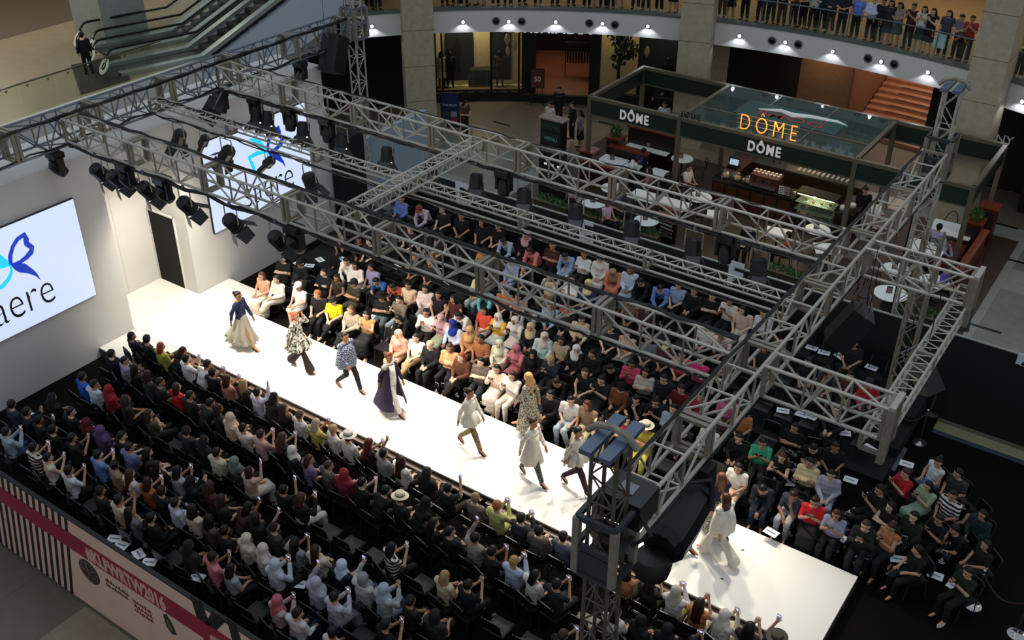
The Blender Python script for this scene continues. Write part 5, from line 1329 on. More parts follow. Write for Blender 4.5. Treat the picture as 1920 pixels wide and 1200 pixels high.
# dark-clothed neighbours the photograph only hints at, and empty chairs
rr=random.Random(11); EMPTY=[]
for side,x0,x1 in(('near',4.2,20.9),('far',3.6,20.6)):
    rows=FAR if side=='far' else NEAR
    for k,(ry,rz) in enumerate(rows):
        xs=sorted([q[1] for q in LST[side] if q[0]==k]+[x0-.2,x1+.2])
        for a,b in zip(xs,xs[1:]):
            n=int((b-a)/.55)-1
            for i in range(n):
                x=a+(b-a)*(i+1)/(n+1)
                if side=='near' and math.hypot(x-4.53,ry+8.6)<.9: continue
                if side=='near' and rr.random()<(.5 if x>12.5 or k<2 else .14): LST[side].append([k,x,ry,rz,PI+rr.uniform(-.25,.1),rr.choice(('short','bob','short','long')),'0f0e0d',rr.choice(('tee','long')),rr.choice(('141615','191b1a','1d1f20','232523')),'pants','121212',rr.choice(('lap','lap','phone','cross')),1])
                elif side=='far' and k>=2 and rr.random()<.16: LST[side].append([k,x,ry,rz,rr.uniform(-.2,.3),rr.choice(('short','long')),'0f0e0d','tee',rr.choice(('151515','1a1a1c')),'pants','121212','lap',1])
                else: EMPTY.append((side,k,x,ry,rz))
CP=chair_proto(); used=[False]; CH=[]
SIDE={'near':'near side of the runway','far':'far side of the runway'}
RW={'near':['front row','second row','third row','fourth row','fifth row','back row'],'far':['front row','second row','third row','fourth row','fifth row','back row']}
def put_chair(x,y,z,f,label,group='black audience chairs in rows'):
    if not used[0]: o=CP; used[0]=True
    else: o=copy_tree(CP)
    o.location=(x,y,z+.007); o.rotation_euler=(0,0,f); o['label']=label; o['group']=group; return o
nch=0; allch=[]
for side in('near','far'):
    for k in range(6):
        A_=[(q[1],'p',q) for q in LST[side] if q[0]==k]+[(e[2],'e',e) for e in EMPTY if e[0]==side and e[1]==k]
        A_.sort(key=lambda t:-t[0])
        for n,(x,kd,q) in enumerate(A_):
            where='%s %s, %s from white wall'%(side,RW[side][k],ordw(n))
            if kd=='p':
                _,x,y,z,f,hair,hc,top,tc,bot,bc,pose=q[:12]
                if len(q)>12:
                    stuff_person(x,y,z+.007,f,hair,tc,pose); allch.append((x,y,z,f,'black audience chair, occupied, %s'%where,(Vector((x,y,z))-CAMP).length)); continue
                desc='person in %s %s'%(cname(tc).replace('dark grey','charcoal').replace('light grey','silver'),{'tee':'tee','long':'shirt','slv':'vest','stripe':'stripes','floral':'print'}[top])
                desc+=', %s%s'%((cname(hc)+' ') if hair in('hijab','cap','hat') else '',HS[hair].replace('tied-up','tied'))
                p=person(x,y,z+.007,f,hair,hc,top,tc,bot,bc,pose,desc+', '+where,'seated audience, '+SIDE[side],sc=random.uniform(.96,1.0))
                if pose in('phone','phone1') and rr.random()<.75: phone_for(p,PROTO[pose]['J'],'smartphone held up in the %s'%where,pose=='phone')
                allch.append((x,y,z,f,'black audience chair, occupied, %s'%where,(Vector((x,y,z))-CAMP).length))
            else: allch.append((x,q[3],q[4],PI if side=='near' else 0,'empty black audience chair, %s'%where,(Vector((x,q[3],q[4]))-CAMP).length-6))
build_stuff('dark-clothed spectators filling the unlit seats on both sides of the runway')
for n,q in enumerate(sorted(LST['end'],key=lambda q:-q[1])):
    _,x,y,z,f,hair,hc,top,tc,bot,bc,pose=q
    desc='person in %s top with %s beyond the runway end, %s from left'%(cname(tc)+(' striped' if top=='stripe' else ''),HS[hair],ordw(n))
    p=person(x,y,.007,f,hair,hc,top,tc,bot,bc,pose,desc,'seated audience beyond the runway end')
    if pose=='phone': phone_for(p,PROTO[pose]['J'],'smartphone held by the %s person beyond the runway end'%ordw(n))
    allch.append((x,y,0,f,'black chair under the %s person beyond the runway end'%ordw(n),(Vector((x,y,0))-CAMP).length))
allch.sort(key=lambda c:c[5])
for c in allch[:300]: put_chair(*c[:5])
if len(allch)>300:
    b=MB()
    for x,y,z,f,_,_ in allch[300:]:
        q=Matrix.Rotation(f,3,'Z'); o=Vector((x,y,z+.007))
        b.box(o+ZV*.435,(.44,.43,.05),q); b.box(o+q@Vector((0,-.265,.70)),(.40,.03,.26),q)
        for i in(-1,1):
            for j in(-1,1): b.box(o+q@Vector((i*.2,j*.2,.21)),(.02,.02,.42),q)
    tag(b.obj('audience_chair',BLACKP),'remaining black audience chairs in the farthest rows','chair',kind='stuff')
# white programme cards lying on seats, laps and floor
CARD=MB().bb((-.15,-.105,0),(.15,.105,.004)).mesh('card',mat('card white','e4e8ee',.6)); CTX=MB().bb((-.10,-.02,.004),(.10,.015,.0045)).mesh('printed_line',mat('card text','6c7480',.7))
CARDS=[(559,494),(580,498),(641,485),(590,556),(654,577),(682,539),(724,553),(744,562),(703,595),(640,577),(832,533),(600,487),(742,500),(818,505),(925,440),(1522,652),(1545,661),(1575,668),(1634,689),(1468,770),(1503,777),(1520,781),(1583,812),(1595,900),(1446,998),(1574,1007),(1640,930),(1615,1040),(1683,1048),(1754,1079),(1606,962),(1630,840),(62,781),(88,790),(165,798),(330,905),(215,1010),(228,1022),(260,1039),(280,1054),(310,908),(358,900),(370,1082),(560,1095),(340,945),(595,880),(470,905),(1478,905),(1700,870),(1790,1100),(745,870)]
for n,(px,py) in enumerate(CARDS):
    zc=.50 if px>440 else .56
    w=W(px,py,z=zc); 
    if w.y<-19.7: w=W(px,py,z=zc+(.15 if w.y>-20.9 else .4 if w.y>-22 else .65)); 
    t=link('programme_card',None); t.empty_display_size=.05; t.location=w; t.rotation_euler=(0,0,random.uniform(-.5,.5)+(0 if w.y<-15 else .2)); tag(t,'white printed programme card lying among the seats','card','white programme cards'); 
    t['label']='white programme card, %s from the left among those lying in the %s'%(ordw(sorted(c[0] for c in CARDS).index(px)),'seating')
    link('printed_line',CTX,link('sheet',CARD,t))
# black gift bags with white emblem beside the seats
def bagm():
    b=MB(); b.prism([(-.13,-.06),(.13,-.06),(.13,.06),(-.13,.06)],lambda u,v:Vector((u,v,0)),ZV*.32); m=b.mesh('bag',GBLACK)
    e=MB(); e.prism([(-.035,.16),(.035,.16),(0,.23)],lambda u,v:Vector((u,.061,v)),Vector((0,.003,0))); e.prism([(-.07,.11),(.07,.11),(.07,.135),(-.07,.135)],lambda u,v:Vector((u,.061,v)),Vector((0,.003,0))); e.prism([(-.05,.07),(.05,.07),(.05,.09),(-.05,.09)],lambda u,v:Vector((u,.061,v)),Vector((0,.003,0)))
    h=MB(); h.tube([(-.05,.03,.31),(-.05,.03,.40),(.05,.03,.40),(.05,.03,.31)],.006,4)
    return m,e.mesh('emblem',WHITE),h.mesh('handle',mat('handle white','c8c8c8',.6))
BG=bagm()
BAGS=[(1452,905,.45),(1478,890,.45),(1585,985,.45),(1570,1035,0),(1452,995,0),(1480,1005,0),(1545,1015,0),(1605,1060,0),(1690,1030,.45),(1765,1058,.45),(1480,870,.45),(1490,905,.45),(1005,665,0),(1158,765,.45),(1160,750,.45),(960,770,0),(875,760,0),(905,775,0),(770,700,0),(745,690,0),(740,710,0),(815,745,0),(832,740,0),(930,780,0),(665,640,0),(690,655,0),(560,590,0),(575,605,0),(535,580,0),(1000,765,0),(970,775,0),(860,745,0),(620,625,0),(635,628,0)]
for n,(px,py,z) in enumerate(sorted(BAGS)):
    w=W(px,py,z=z+.03)
    if z==0 and w.y>SYF-.12: w.y=SYF-.15-random.uniform(0,.2)
    t=link('gift_bag',None); t.empty_display_size=.05; t.location=(w.x,w.y,z+.01+(.02 if z else 0)); t.rotation_euler=(0,0,random.uniform(-.3,.3)); tag(t,'small black paper bag with white emblem, %s from the left'%ordw(n),'bag','black gift bags by the seats')
    link('emblem',BG[1],link('bag',BG[0],t)); link('handle',BG[2],t)
# ---------------- gallery spectators behind the glass
for p_ in('stand','rail','hold'): proto(p_)
GAL=[(680,0),(697,0),(712,0)]+[(x,0) for x in(838,858,873,888,903,930,952,978,1007,1038,1067,1097,1111,1127,1141,1156,1187,1207,1233,1260,1350,1364,1390,1418,1434,1454,1473,1489,1507,1522,1538,1560)]
GALX=[(1583,'short','0f0e0d','tee','5c7cc8','pants','16161a','stand','man in a bright blue shirt'),(1610,'short','0f0e0d','long','b4c4dc','pants','131318','rail','man in a pale blue shirt leaning on the rail'),(1627,'short','0f0e0d','tee','15151a','pants','131313','stand','dark figure behind the pale blue shirt'),(1641,'long','0f0e0d','tee','23252a','skirt','34383c','stand','woman in black with a grey skirt'),(1657,'long','0f0e0d','slv','8c7c78','skirt','50565a','rail','woman with bare arms and grey skirt'),(1680,'bun','0f0e0d','tee','3a1c22','pants','121214','hold','woman in a maroon top raising a phone'),(1701,'bob','0f0e0d','slv','c8ccc8','skirt','34383c','hold','woman in a white sleeveless top'),(1719,'long','17100e','slv','1c1614','skirt','1c1614','hold','woman in a dark dress with long hair'),(1745,'long','0f0e0d','tee','3c444c','pants','121214','stand','woman carrying a large white bag'),(1772,'short','0f0e0d','tee','6c6870','pants','101012','rail','man in a grey checked shirt'),(1790,'short','0f0e0d','tee','8c2a2c','pants','16161a','hold','person in red beside the stone pillar'),(1893,'short','0f0e0d','tee','b4c83c','pants','23231e','rail','person in a lime jacket right of the pillar'),(1904,'short','0f0e0d','tee','50545a','pants','16161a','rail','person in a grey top right of the pillar'),(1916,'short','0f0e0d','tee','a8a8a4','pants','16161a','stand','person in a pale top at the right edge')]
def rim(px,off=.5):
    py=24 if px<1300 else 24+(px-1300)*.20
    p=ra(px,py,CR+off) if False else None
    d=FW*FPX+RT*(px-960)-UP*(py-600); t=(4.7-CAMP.z)/d.z
    a=ang(CAMP+d*t); return a
gc=random.Random(4); seq=0
for px,_ in GAL:
    a=rim(px); p=ring(a,CR+.42+gc.uniform(0,.25),4.705); f=math.radians(a+90)+gc.uniform(-.3,.3); seq+=1
    hair=gc.choice(('short','short','long','bob','bun')); bot=gc.choice(('pants','pants','pants','skirt')); pose=gc.choice(('stand','rail','rail','hold'))
    person(p.x,p.y,4.705,f,hair,'0f0e0d',gc.choice(('tee','long')),gc.choice(('16181a','2a2c34','b4b0a8','4a3a34','1c2028','6c6864','20303c')),bot,gc.choice(('101114','16161a','1d2430','3a3630','121212')),pose,'spectator behind the gallery glass, %s from the left'%ordw(seq-1),'spectators on the gallery',sc=gc.uniform(.9,.96))
for px,hair,hc,top,tc,bot,bc,pose,lab in GALX:
    a=rim(px); p=ring(a,CR+.42+gc.uniform(0,.15),4.705); q=person(p.x,p.y,4.705,math.radians(a+90)+gc.uniform(-.2,.2),hair,hc,top,tc,bot,bc,pose,lab+' on the gallery','spectators on the gallery',sc=.93)
    if px==1745:
        t=thing('shopping_bag','large pale blue-white paper shopping bag held on the gallery','bag',ring(a,CR+.26,5.05),math.radians(a+90)); MB().bb((-.20,-.05,0),(.20,.05,.46)).obj('bag',mat('bag pale','bcd4e0',.5),t); MB().tube([(-.08,0,.45),(-.07,0,.6),(.07,0,.6),(.08,0,.45)],.008,4).obj('handle',GBLACK,t)
for i in range(0):   # second line of onlookers further back
    a=rim(1000+i*31); p=ring(a,CR+1.0+gc.uniform(0,.5),4.705)
    if i%2==0: person(p.x,p.y,4.705,math.radians(a+90)+gc.uniform(-.6,.6),gc.choice(('short','long')),'0f0e0d','tee',gc.choice(('16181a','3c2c28','7c7870','24303c')),'pants','121214','stand','onlooker standing behind the front line of the gallery, %s from the left'%ordw(i//2),'onlookers in the second line of the gallery',sc=.93)
# suited man by the escalator and mall visitors
def stander(px,py,z,face,lab,hair='short',hc='0f0e0d',top='long',tc='131418',bot='pants',bc='101012',pose='stand',sc=.95):
    w=W(px,py,z=z); return person(w.x,w.y,z+.002,face,hair,hc,top,tc,bot,bc,pose,lab,None,sc=sc)
stander(168,138,LZ+.02,-2.0,'man in a black suit standing at the foot of the escalators',sc=.86)
stander(1087,279,0,-.9,'woman in a grey top and dark skirt walking past the cafe menu board','bob','0f0e0d','tee','6c7470','skirt','141414')
stander(1072,262,0,-.6,'person in dark clothes walking beside the cafe menu board','short','0f0e0d','long','1c1c1a','pants','141414')
stander(1047,232,0,.2,'man in a dark suit behind the cafe menu board')
stander(1211,215,0,.4,'tall man in black seen through the empty kiosk frame')
stander(872,258,0,1.4,'bending person in brown near the blue poster stand','bob','0f0e0d','tee','4a302c','pants','1c1818',pose='rail')
# ============================================================ MODELS ON THE RUNWAY
def rip(levels,name,m,parent,color,n=48,th=.006):
    """hanging cloth from stacked loops (cx,cy,z,rx,ry,amp,folds,phase)"""
    V=[];F=[];k=len(levels)
    for s in(0,1):
        for (cx,cy,z,rx,ry,am,fo,ph) in levels:
            for i in range(n):
                a=2*PI*i/n; w=1+am*math.sin(fo*a+ph)+am*.5*math.sin((fo*2+1)*a+ph*2); V.append((cx+(rx*w-s*th)*math.cos(a),cy+(ry*w-s*th)*math.sin(a),z+am*.10*math.sin(fo*a+1.3)))
    for s in(0,1):
        o=s*k*n
        for l in range(k-1):
            for i in range(n): q=(o+l*n+i,o+l*n+(i+1)%n,o+(l+1)*n+(i+1)%n,o+(l+1)*n+i); F.append(q if s==0 else q[::-1])
    for i in range(n): F.append(((k-1)*n+i,(k-1)*n+(i+1)%n,2*k*n-n+(i+1)%n,2*k*n-n+i)); F.append((k*n+i,k*n+(i+1)%n,(i+1)%n,i))
    me=bpy.data.meshes.new(name); me.from_pydata(V,[],F); me.materials.append(m); me.polygons.foreach_set('use_smooth',[True]*len(F)); o=link(name,me,parent); o.color=(*hexc(color),1); return o
SNAKE=ocmat('snake cloth',pattern=('vor','4a443a',30,.56)); TAN=ocmat('tan brocade',pattern=('vor','5c4a2a',34,.6)); CHK=ocmat('checked cloth',pattern=('check','28304a',26,.5)); DARKP=ocmat('dark print',pattern=('vor','6c6a66',36,.5))
MODEL={}
def model(px,py,face,lab,pose,hairc,legcol,legmat,build,hair='bun',skin='a87450',heelc='18120f',hc2=None):
    if pose not in MODEL:
        me,J,q=body_mesh(pose,.016,.010,.86); P=[]
        for i in(0,1): P+=leg_prims(J,i,.016,.97,.9)
        P.append(((-.05,0,J['pel'][2]),(.05,0,J['pel'][2]),.11,.11))
        tr=sdfmesh('trousers',P,.03,CLOTH,.016,clips=[((0,0,1),J['pel'][2]+.06)])
        P=[]
        for i in(0,1):
            P+=[(J['hi'][i],J['kn'][i],.092,.068),(J['kn'][i],tuple(Vector(J['an'][i])+Vector((0,0,-.02))),.068,.125)]
        P.append(((-.05,0,J['pel'][2]),(.05,0,J['pel'][2]),.11,.11)); fl_=sdfmesh('trousers',P,.02,CLOTH,.018,clips=[((0,0,1),J['pel'][2]+.06)])
        MODEL[pose]=dict(body=me,J=J,q=q,tr=tr,fl=fl_,long=top_mesh(pose,J,.96,.86,.016,hem=J['pel'][2]-.02,inf=.018),tee=top_mesh(pose,J,.36,.86,.016,hem=J['pel'][2]-.02,inf=.018))
    d=MODEL[pose]; J=d['J']; w=W(px,py,z=.30)
    r=link('person',d['body']); tag(r,lab,'person','models walking the runway'); r.location=(w.x,w.y,.305); r.rotation_euler=(0,0,face); r.color=(*hexc(skin),1)
    h=link('hair',HAIR[hair],r); h.matrix_basis=Matrix.Translation(J['hd'])@d['q'].to_4x4(); h.color=(*hexc(hairc),1)
    if legcol:
        me=d['fl' if legmat=='flare' or (isinstance(legmat,tuple) and legmat[0]=='flare') else 'tr']
        mt=legmat[1] if isinstance(legmat,tuple) else None
        if mt: me=me.copy(); me.materials[0]=mt
        o=link('trousers',me,r); o.color=(*hexc(legcol),1)
    for i in(0,1):   # high heels
        b=MB(); a=Vector(J['an'][i]); t=Vector(J['to'][i]); dd=(t-a); fwd=Vector((dd.x,dd.y,0)).normalized(); sd=Vector((-fwd.y,fwd.x,0))
        hl=a+Vector((0,0,-.045))-fwd*.03; z0=0.0 if i==(1 if J['an'][1][1]>0 else 0) else t.z-.035
        b.prism([(-.03,-.02),(.03,-.02),(.042,.1),(.02,.16),(-.02,.16),(-.042,.1)],lambda u,v:Vector((hl.x,hl.y,0))+fwd*v+sd*u+ZV*(hl.z+(max(t.z-.035,0)-hl.z)*max(0,min(1,(v+.02)/.16))),ZV*.014)
        b.tube([hl,hl-fwd*.01-ZV*max(hl.z-z0,.02)],[.016,.007],6); b.tube([a+sd*.04,a+fwd*.045,a-sd*.04,a-fwd*.045,a+sd*.04],.007,4)
        o=b.obj('high_heel',SHOE,r); o.color=(*hexc(heelc),1)
    build(r,J,d); return r
def tp(r,d,k,col,m=None,n='top'):
    me=d[k]
    if m: me=me.copy(); me.materials[0]=m
    o=link(n,me,r); o.color=(*hexc(col),1)
DEST=Vector((-1,0,0)); F0=PI/2   # facing -X (towards the runway end)
def m1(r,J,d):
    tp(r,d,'long','232750',None,'sweater')
    rip([(0,0,1.07,.135,.115,.0,1,0),(0,0,.98,.16,.14,.05,9,0),(0,-.02,.72,.20,.23,.09,9,.4),(0,-.06,.48,.26,.34,.12,9,.8),(-.02,-.12,.22,.33,.46,.15,9,1.2)],'pleated_skirt',CLOTH,r,'a9a396')
    for s in(-1,1): rip([(s*.033,.10,1.645,.024,.008,0,1,0),(s*.033,.105,1.635,.022,.006,0,1,0)],'sunglasses',CLOTH,r,'101010',12)
def m2(r,J,d):
    tp(r,d,'long','d4cfbf',FLORAL,'blouse'); rip([(0,0,1.16,.135,.12,0,1,0),(0,0,1.0,.2,.18,.08,6,0),(0,0,.86,.25,.24,.10,6,.5)],'peplum',FLORAL,r,'d4cfbf'); rip([(0,0,1.0,.17,.15,.05,8,0),(0,-.02,.80,.29,.28,.14,8,1),(0,-.04,.70,.34,.33,.16,8,1.5)],'flounce',FLORAL,r,'d4cfbf')
def m3(r,J,d):
    tp(r,d,'long','8a93a8',CHK,'cape_top'); rip([(0,0,1.43,.17,.11,.02,4,0),(0,0,1.28,.24,.16,.05,6,0),(0,0,1.0,.27,.20,.09,7,.5),(0,-.02,.80,.28,.22,.12,7,.9)],'cape',CHK,r,'98a0b4')
def m4(r,J,d):
    tp(r,d,'tee','e8e2da',None,'white_top'); tp(r,d,'long','2c2238',None,'coat_body')
    # open coat: two long panels with thickness behind and at the sides
    V=[];F=[];n=20;L=[(1.42,.19,.12),(1.15,.20,.16),(.95,.23,.20),(.6,.30,.32),(.25,.37,.46)]
    for s in(0,1):
        for z,rx,ry in L:
            for i in range(n+1):
                a=math.radians(125+ 290*i/n); w=1+.06*math.sin(5*a); V.append(((rx*w-.012*s)*math.cos(a),(ry*w-.012*s)*math.sin(a)-.04*(1.4-z),z))
    k=len(L);w_=n+1
    for s in(0,1):
        for l in range(k-1):
            for i in range(n): o=s*k*w_; q=(o+l*w_+i,o+l*w_+i+1,o+(l+1)*w_+i+1,o+(l+1)*w_+i); F.append(q if s else q[::-1])
    for l in range(k-1):
        for i in(0,n): F.append((l*w_+i,(l+1)*w_+i,k*w_+(l+1)*w_+i,k*w_+l*w_+i))
    for i in range(n): F.append(((k-1)*w_+i,(k-1)*w_+i+1,k*w_+(k-1)*w_+i+1,k*w_+(k-1)*w_+i))
    me=bpy.data.meshes.new('coat'); me.from_pydata(V,[],F); me.materials.append(CLOTH); me.polygons.foreach_set('use_smooth',[True]*len(F)); o=link('long_coat',me,r); o.color=(*hexc('2c2238'),1)
    rip([(0,.035,1.44,.10,.105,0,1,0),(0,.05,1.2,.105,.11,0,1,0),(0,.045,.98,.12,.115,.02,5,0),(0,.04,.90,.125,.12,.03,5,0)],'white_blouse',CLOTH,r,'ece6de')
def m5(r,J,d): tp(r,d,'long','e6dfd4',None,'blouse'); rip([(0,0,1.14,.13,.115,0,1,0),(0,0,.98,.19,.17,.06,6,0),(0,.02,.80,.24,.22,.12,6,1)],'blouse_hem',CLOTH,r,'e6dfd4')
def m6(r,J,d): tp(r,d,'long','e4ddd0',None,'tunic_top'); rip([(0,0,1.30,.15,.12,0,1,0),(0,0,1.1,.165,.14,.02,4,0),(0,0,.85,.21,.19,.05,7,0),(0,.0,.58,.27,.25,.08,7,.5)],'tunic',CLOTH,r,'ded7ca')
def m7(r,J,d): tp(r,d,'long','c4beb2',None,'blouse'); rip([(0,0,1.2,.135,.12,0,1,0),(0,0,1.05,.20,.18,.08,7,0),(0,-.02,.86,.30,.27,.14,7,.6)],'peplum',CLOTH,r,'c4beb2')
def m8(r,J,d): tp(r,d,'long','1d2038',None,'top'); rip([(0,0,1.12,.135,.12,0,1,0),(0,0,.95,.19,.17,.04,6,0),(0,0,.6,.22,.22,.07,6,.5),(0,0,.3,.27,.28,.1,6,1)],'patterned_skirt',SNAKE,r,'b8b2a4')
def m9(r,J,d): tp(r,d,'long','e2dccc',None,'shirt'); rip([(0,0,1.44,.20,.12,.02,4,0),(0,0,1.2,.27,.19,.05,5,0),(0,0,1.0,.30,.22,.07,5,0),(0,0,.82,.28,.22,.08,5,.6)],'cape_blouse',CLOTH,r,'e2dccc')
def m10(r,J,d): tp(r,d,'long','aaa294',SNAKE,'blouse'); rip([(0,0,1.2,.13,.115,0,1,0),(0,0,.95,.20,.18,.05,6,0),(0,-.02,.5,.25,.24,.08,6,.7),(0,-.04,.15,.30,.30,.1,6,1)],'dress',SNAKE,r,'b4ac9c')
model(461,652,F0+.15,'model in navy sweater and long flared beige skirt nearest the set wall','walk','17110e',None,None,m1)
model(566,692,F0+.1,'model in ruffled black and white print blouse and dark flared trousers','walkup','a4502c','2a2024','flare',m2,skin='c89070')
model(656,732,F0,'model in blue checked cape top and black trousers','walk2','18120f','1b191c',None,m3)
model(736,772,F0-.1,'model in long open plum coat over white top and white trousers','walk','5a3422','e2dacf',None,m4)
model(882,842,F0,'model in loose white blouse and tan brocade trousers','walk','1c1412','8c7850',('x',TAN),m5,skin='b07c58')
model(997,900,F0-.1,'model in cream A-line tunic over dark patterned trousers','walk','3c2418','2c2c30',('x',DARKP),m6,skin='c89070')
model(1078,918,F0,'model in pale peplum blouse and plum trousers beside the near tower','walk','120e0d','2c1a2a',None,m7,skin='b07c58')
model(1337,1008,-F0-.5,'returning model in navy top and patterned skirt beside the flown black unit','walk2','6c4028','2a2a2a',None,m8,'long','c89070')
model(1345,1048,-F0-.25,'model in white with long ponytail seen from behind at the runway end','walk2','4c2818','ddd6c8','flare',m9,'long','c89070')
model(1268,1022,F0,'model mostly hidden behind the huge black flown unit','walk','18120f','8a8a88',None,m7,skin='b07c58')
model(990,812,-F0,'returning blonde model in snakeskin print dress at the far edge of the runway','walk','c4945c',None,None,m10,'long','c89070')
for px,py in ((1393,1032),(1354,1086)): tag(MB().prism([(-.03,-.015),(.01,-.03),(.04,.01),(0,.02)],lambda u,v,w=W(px,py,z=.301):w+Vector((u,v,0)),ZV*.006).obj('debris',BLACK),'tiny dark speck on the white runway, '+('farther' if px>1380 else 'nearer')+' of two','debris')
# ============================================================ CAFE
def TH(name,lab,cat,px,py,z=0,zz=None,rz=0,group=None):
    w=W(px,py,z=z); return thing(name,lab,cat,(w.x,w.y,z if zz is None else zz),rz,group)
CF=MB().bb((3.6,-34.2,0.0),(19.2,-24.0,.014)).obj('floor',mat('cafe floor','3a3026',.5,noise=.15,ns=3)); struct(CF)
ZK=3.2; KX=(17.62,14.14,8.17,4.72); KF,KB=-30.05,-33.9
k=thing('cafe_kiosk','long green cafe kiosk frame with partly glazed roof and white lettering','kiosk')
FR=mat('kiosk frame','6a6350',.4,.35)
for y in (KF,KB):
    MB().bb((KX[3]-.06,y-.07,ZK-.06),(KX[0]+.06,y+.07,ZK+.06)).obj('top_beam',FR,k); MB().bb((KX[3],y-.04,2.62),(KX[0],y+.04,ZK-.06)).obj('fascia_panel',GREEN,k); MB().bb((KX[3],y-.05,2.57),(KX[0],y+.05,2.62)).obj('bottom_trim',FR,k)
for i,x in enumerate(KX):
    MB().bb((x-.07,KB,ZK-.06),(x+.07,KF,ZK+.06)).obj('cross_beam',FR,k)
    if i in(0,3): MB().bb((x-.04,KB,2.62),(x+.04,KF,ZK-.06)).obj('fascia_panel',GREEN,k)
    for y in (KF,KB): MB().bb((x-.07,y-.07,.014),(x+.07,y+.07,ZK-.06)).obj('post',FR,k)
for x0,x1 in ((14.1,12.15),(12.1,10.15),(10.1,8.2)):
    for y0,y1 in ((KB,-31.35),(-31.3,KF)): MB().bb((x1,y0+.05,ZK+.03),(x0,y1-.03,ZK+.05)).obj('roof_pane',glass('roof glass',(.62,.72,.70),.14,.26,(.10,.15,.14)),k)
    MB().bb((x1-.05,KB,ZK),(x1-.0,KF,ZK+.07)).obj('glazing_bar',FR,k)
MB().bb((8.2,-31.35,ZK),(14.1,-31.3,ZK+.07)).obj('glazing_bar',FR,k)
tb=MB().bb((9.4,-32.9,ZK+.055),(12.9,-31.5,ZK+.06)).obj('teal_banner',mat('teal banner','124a46',.5),k)
o=text('DÔME','banner_letters',None,mat('banner red','a03030',.5),(0,0,0),(1,0,0),(0,-1,0),.62,.004,.005); o.parent=k; o.matrix_basis=Matrix.Translation((9.9,-31.75,ZK+.065))@Matrix.Diagonal((1.35,1,1,1))
MB().tube([(12.3,-32.2,ZK+.07),(11.6,-32.45,ZK+.07),(11.1,-32.25,ZK+.07),(10.6,-32.5,ZK+.07),(9.7,-32.6,ZK+.07),(9.3,-32.45,ZK+.07)],[.02,.07,.11,.07,.05,.01],6).obj('banner_ribbon',WHITE,k)
FPN=None
def ktext(s,px,py,px1,z,size,m,n='lettering',y=KF+.05,ext=.015,bold=.012,sp=1.22):
    o=text(s,n,None,m,(0,0,0),(-1,0,0),(0,0,1),size,ext,bold,sp=sp); x0=W(px,py,y=y).x; x1=W(px1,py+(px1-px)*.25,y=y).x; kx=abs(x1-x0)/o.dimensions.x
    o.parent=k; o.matrix_basis=Matrix.Translation((x0,y+ext,z))@Matrix.Diagonal((kx,1,1,1))
LT=mat('kiosk letters','e4e2da',.5,emit='ffffff',es=.12)
ktext('DÔME',1162,220,1215,2.72,.46,LT); ktext('DÔME',1401,278,1462,2.72,.46,LT)
ktext('DÔME',1383,250,1487,ZK+.12,.78,mat('neon','ffb050',.4,emit='ff8a2c',es=1.5),'neon_lettering',KF-.02,.006,-.016,1.5); 
ktext('AND KAFE',1276,225,1312,ZK+.08,.30,mat('black letters','0c0c0c',.5),'lettering',KF,.01,.005)
for z in (.3,.45,.6): rod('sign_bar',(W(1378,245,y=KF).x,KF-.06,ZK+z),(W(1492,275,y=KF).x,KF-.06,ZK+z),.012,mat('sign bar','b8a890',.4,.3),k)
lamp('AREA','kiosk_light',(11,-31.6,ZK-.3),55,(1,.72,.42),(11,-31.6,0),size=2.5); lamp('POINT','neon_glow',(10.9,KF+.15,ZK+.5),10,(1,.55,.2),shadow_soft_size=.3)
# bar counter
a=W(1333,336,z=1.08); b_=W(1487,371,z=1.08); yb=-31.9
bar=thing('bar_counter','long dark wood cafe counter with dark top below the neon sign','counter')
yF=(a.y+b_.y)/2; MB().bb((b_.x,yF-.75,.014),(a.x,yF-.03,1.02)).obj('body',WOODD,bar); MB().bb((b_.x-.03,yF-.8,1.02),(a.x+.03,yF,1.08)).obj('worktop',mat('bar top','1c1a18',.25),bar)
n=6
for i in range(n): x0=b_.x+(a.x-b_.x)*i/n; MB().bb((x0+.04,yF-.03,.12),(x0+(a.x-b_.x)/n-.04,yF-.012,.95)).obj('front_panel',WOOD,bar)
MB().bb((a.x-.5,-33.2,.014),(a.x+.03,yF-.8,1.02)).obj('side_wing',WOODD,bar); MB().bb((a.x-.52,-33.2,1.02),(a.x+.05,yF-.8,1.07)).obj('wing_top',WOOD,bar)
bc=thing('back_counter','dark back counter with shelves of cups and machines inside the kiosk','counter'); MB().bb((8.6,-33.5,.014),(13.4,-32.9,1.0)).obj('body',WOODD,bc); MB().bb((8.6,-33.5,1.0),(13.4,-32.9,1.05)).obj('worktop',mat('steel top','4a5250',.3,.5),bc)
# pastry display
pc=b_.x-.05; pd=thing('pastry_display','lit glass pastry display case at the right end of the counter','display case')
MB().bb((pc-1.35,yF-.75,.014),(pc,yF-.02,.45)).obj('base',WOODD,pd); MB().bb((pc-1.35,yF-.75,1.28),(pc,yF-.2,1.31)).obj('top',mat('steel top','4a5250',.3,.5),pd)
for z in (.46,.72,.98): MB().bb((pc-1.32,yF-.72,z),(pc-.03,yF-.06-.1*(z-.4),z+.015)).obj('shelf',mat('shelf glass','8a9a8a',.2),pd)
MB().prism([(-.02,.45),(0,.47),(-.2,1.28),(-.22,1.27)],lambda u,v:Vector((pc,yF+u,v)),Vector((-1.35,0,0))).obj('front_glass',glass('case glass',(.9,.95,.9),.08),pd)
rod('light_strip',(pc-1.3,yF-.2,1.24),(pc-.05,yF-.2,1.24),.012,mat('strip light','fff2b0',emit='fff0a0',es=5),pd); lamp('AREA','display_light',(pc-.67,yF-.4,1.22),5,(1,.95,.6),(pc-.67,yF-.4,0),size=.6)
fr=random.Random(3)
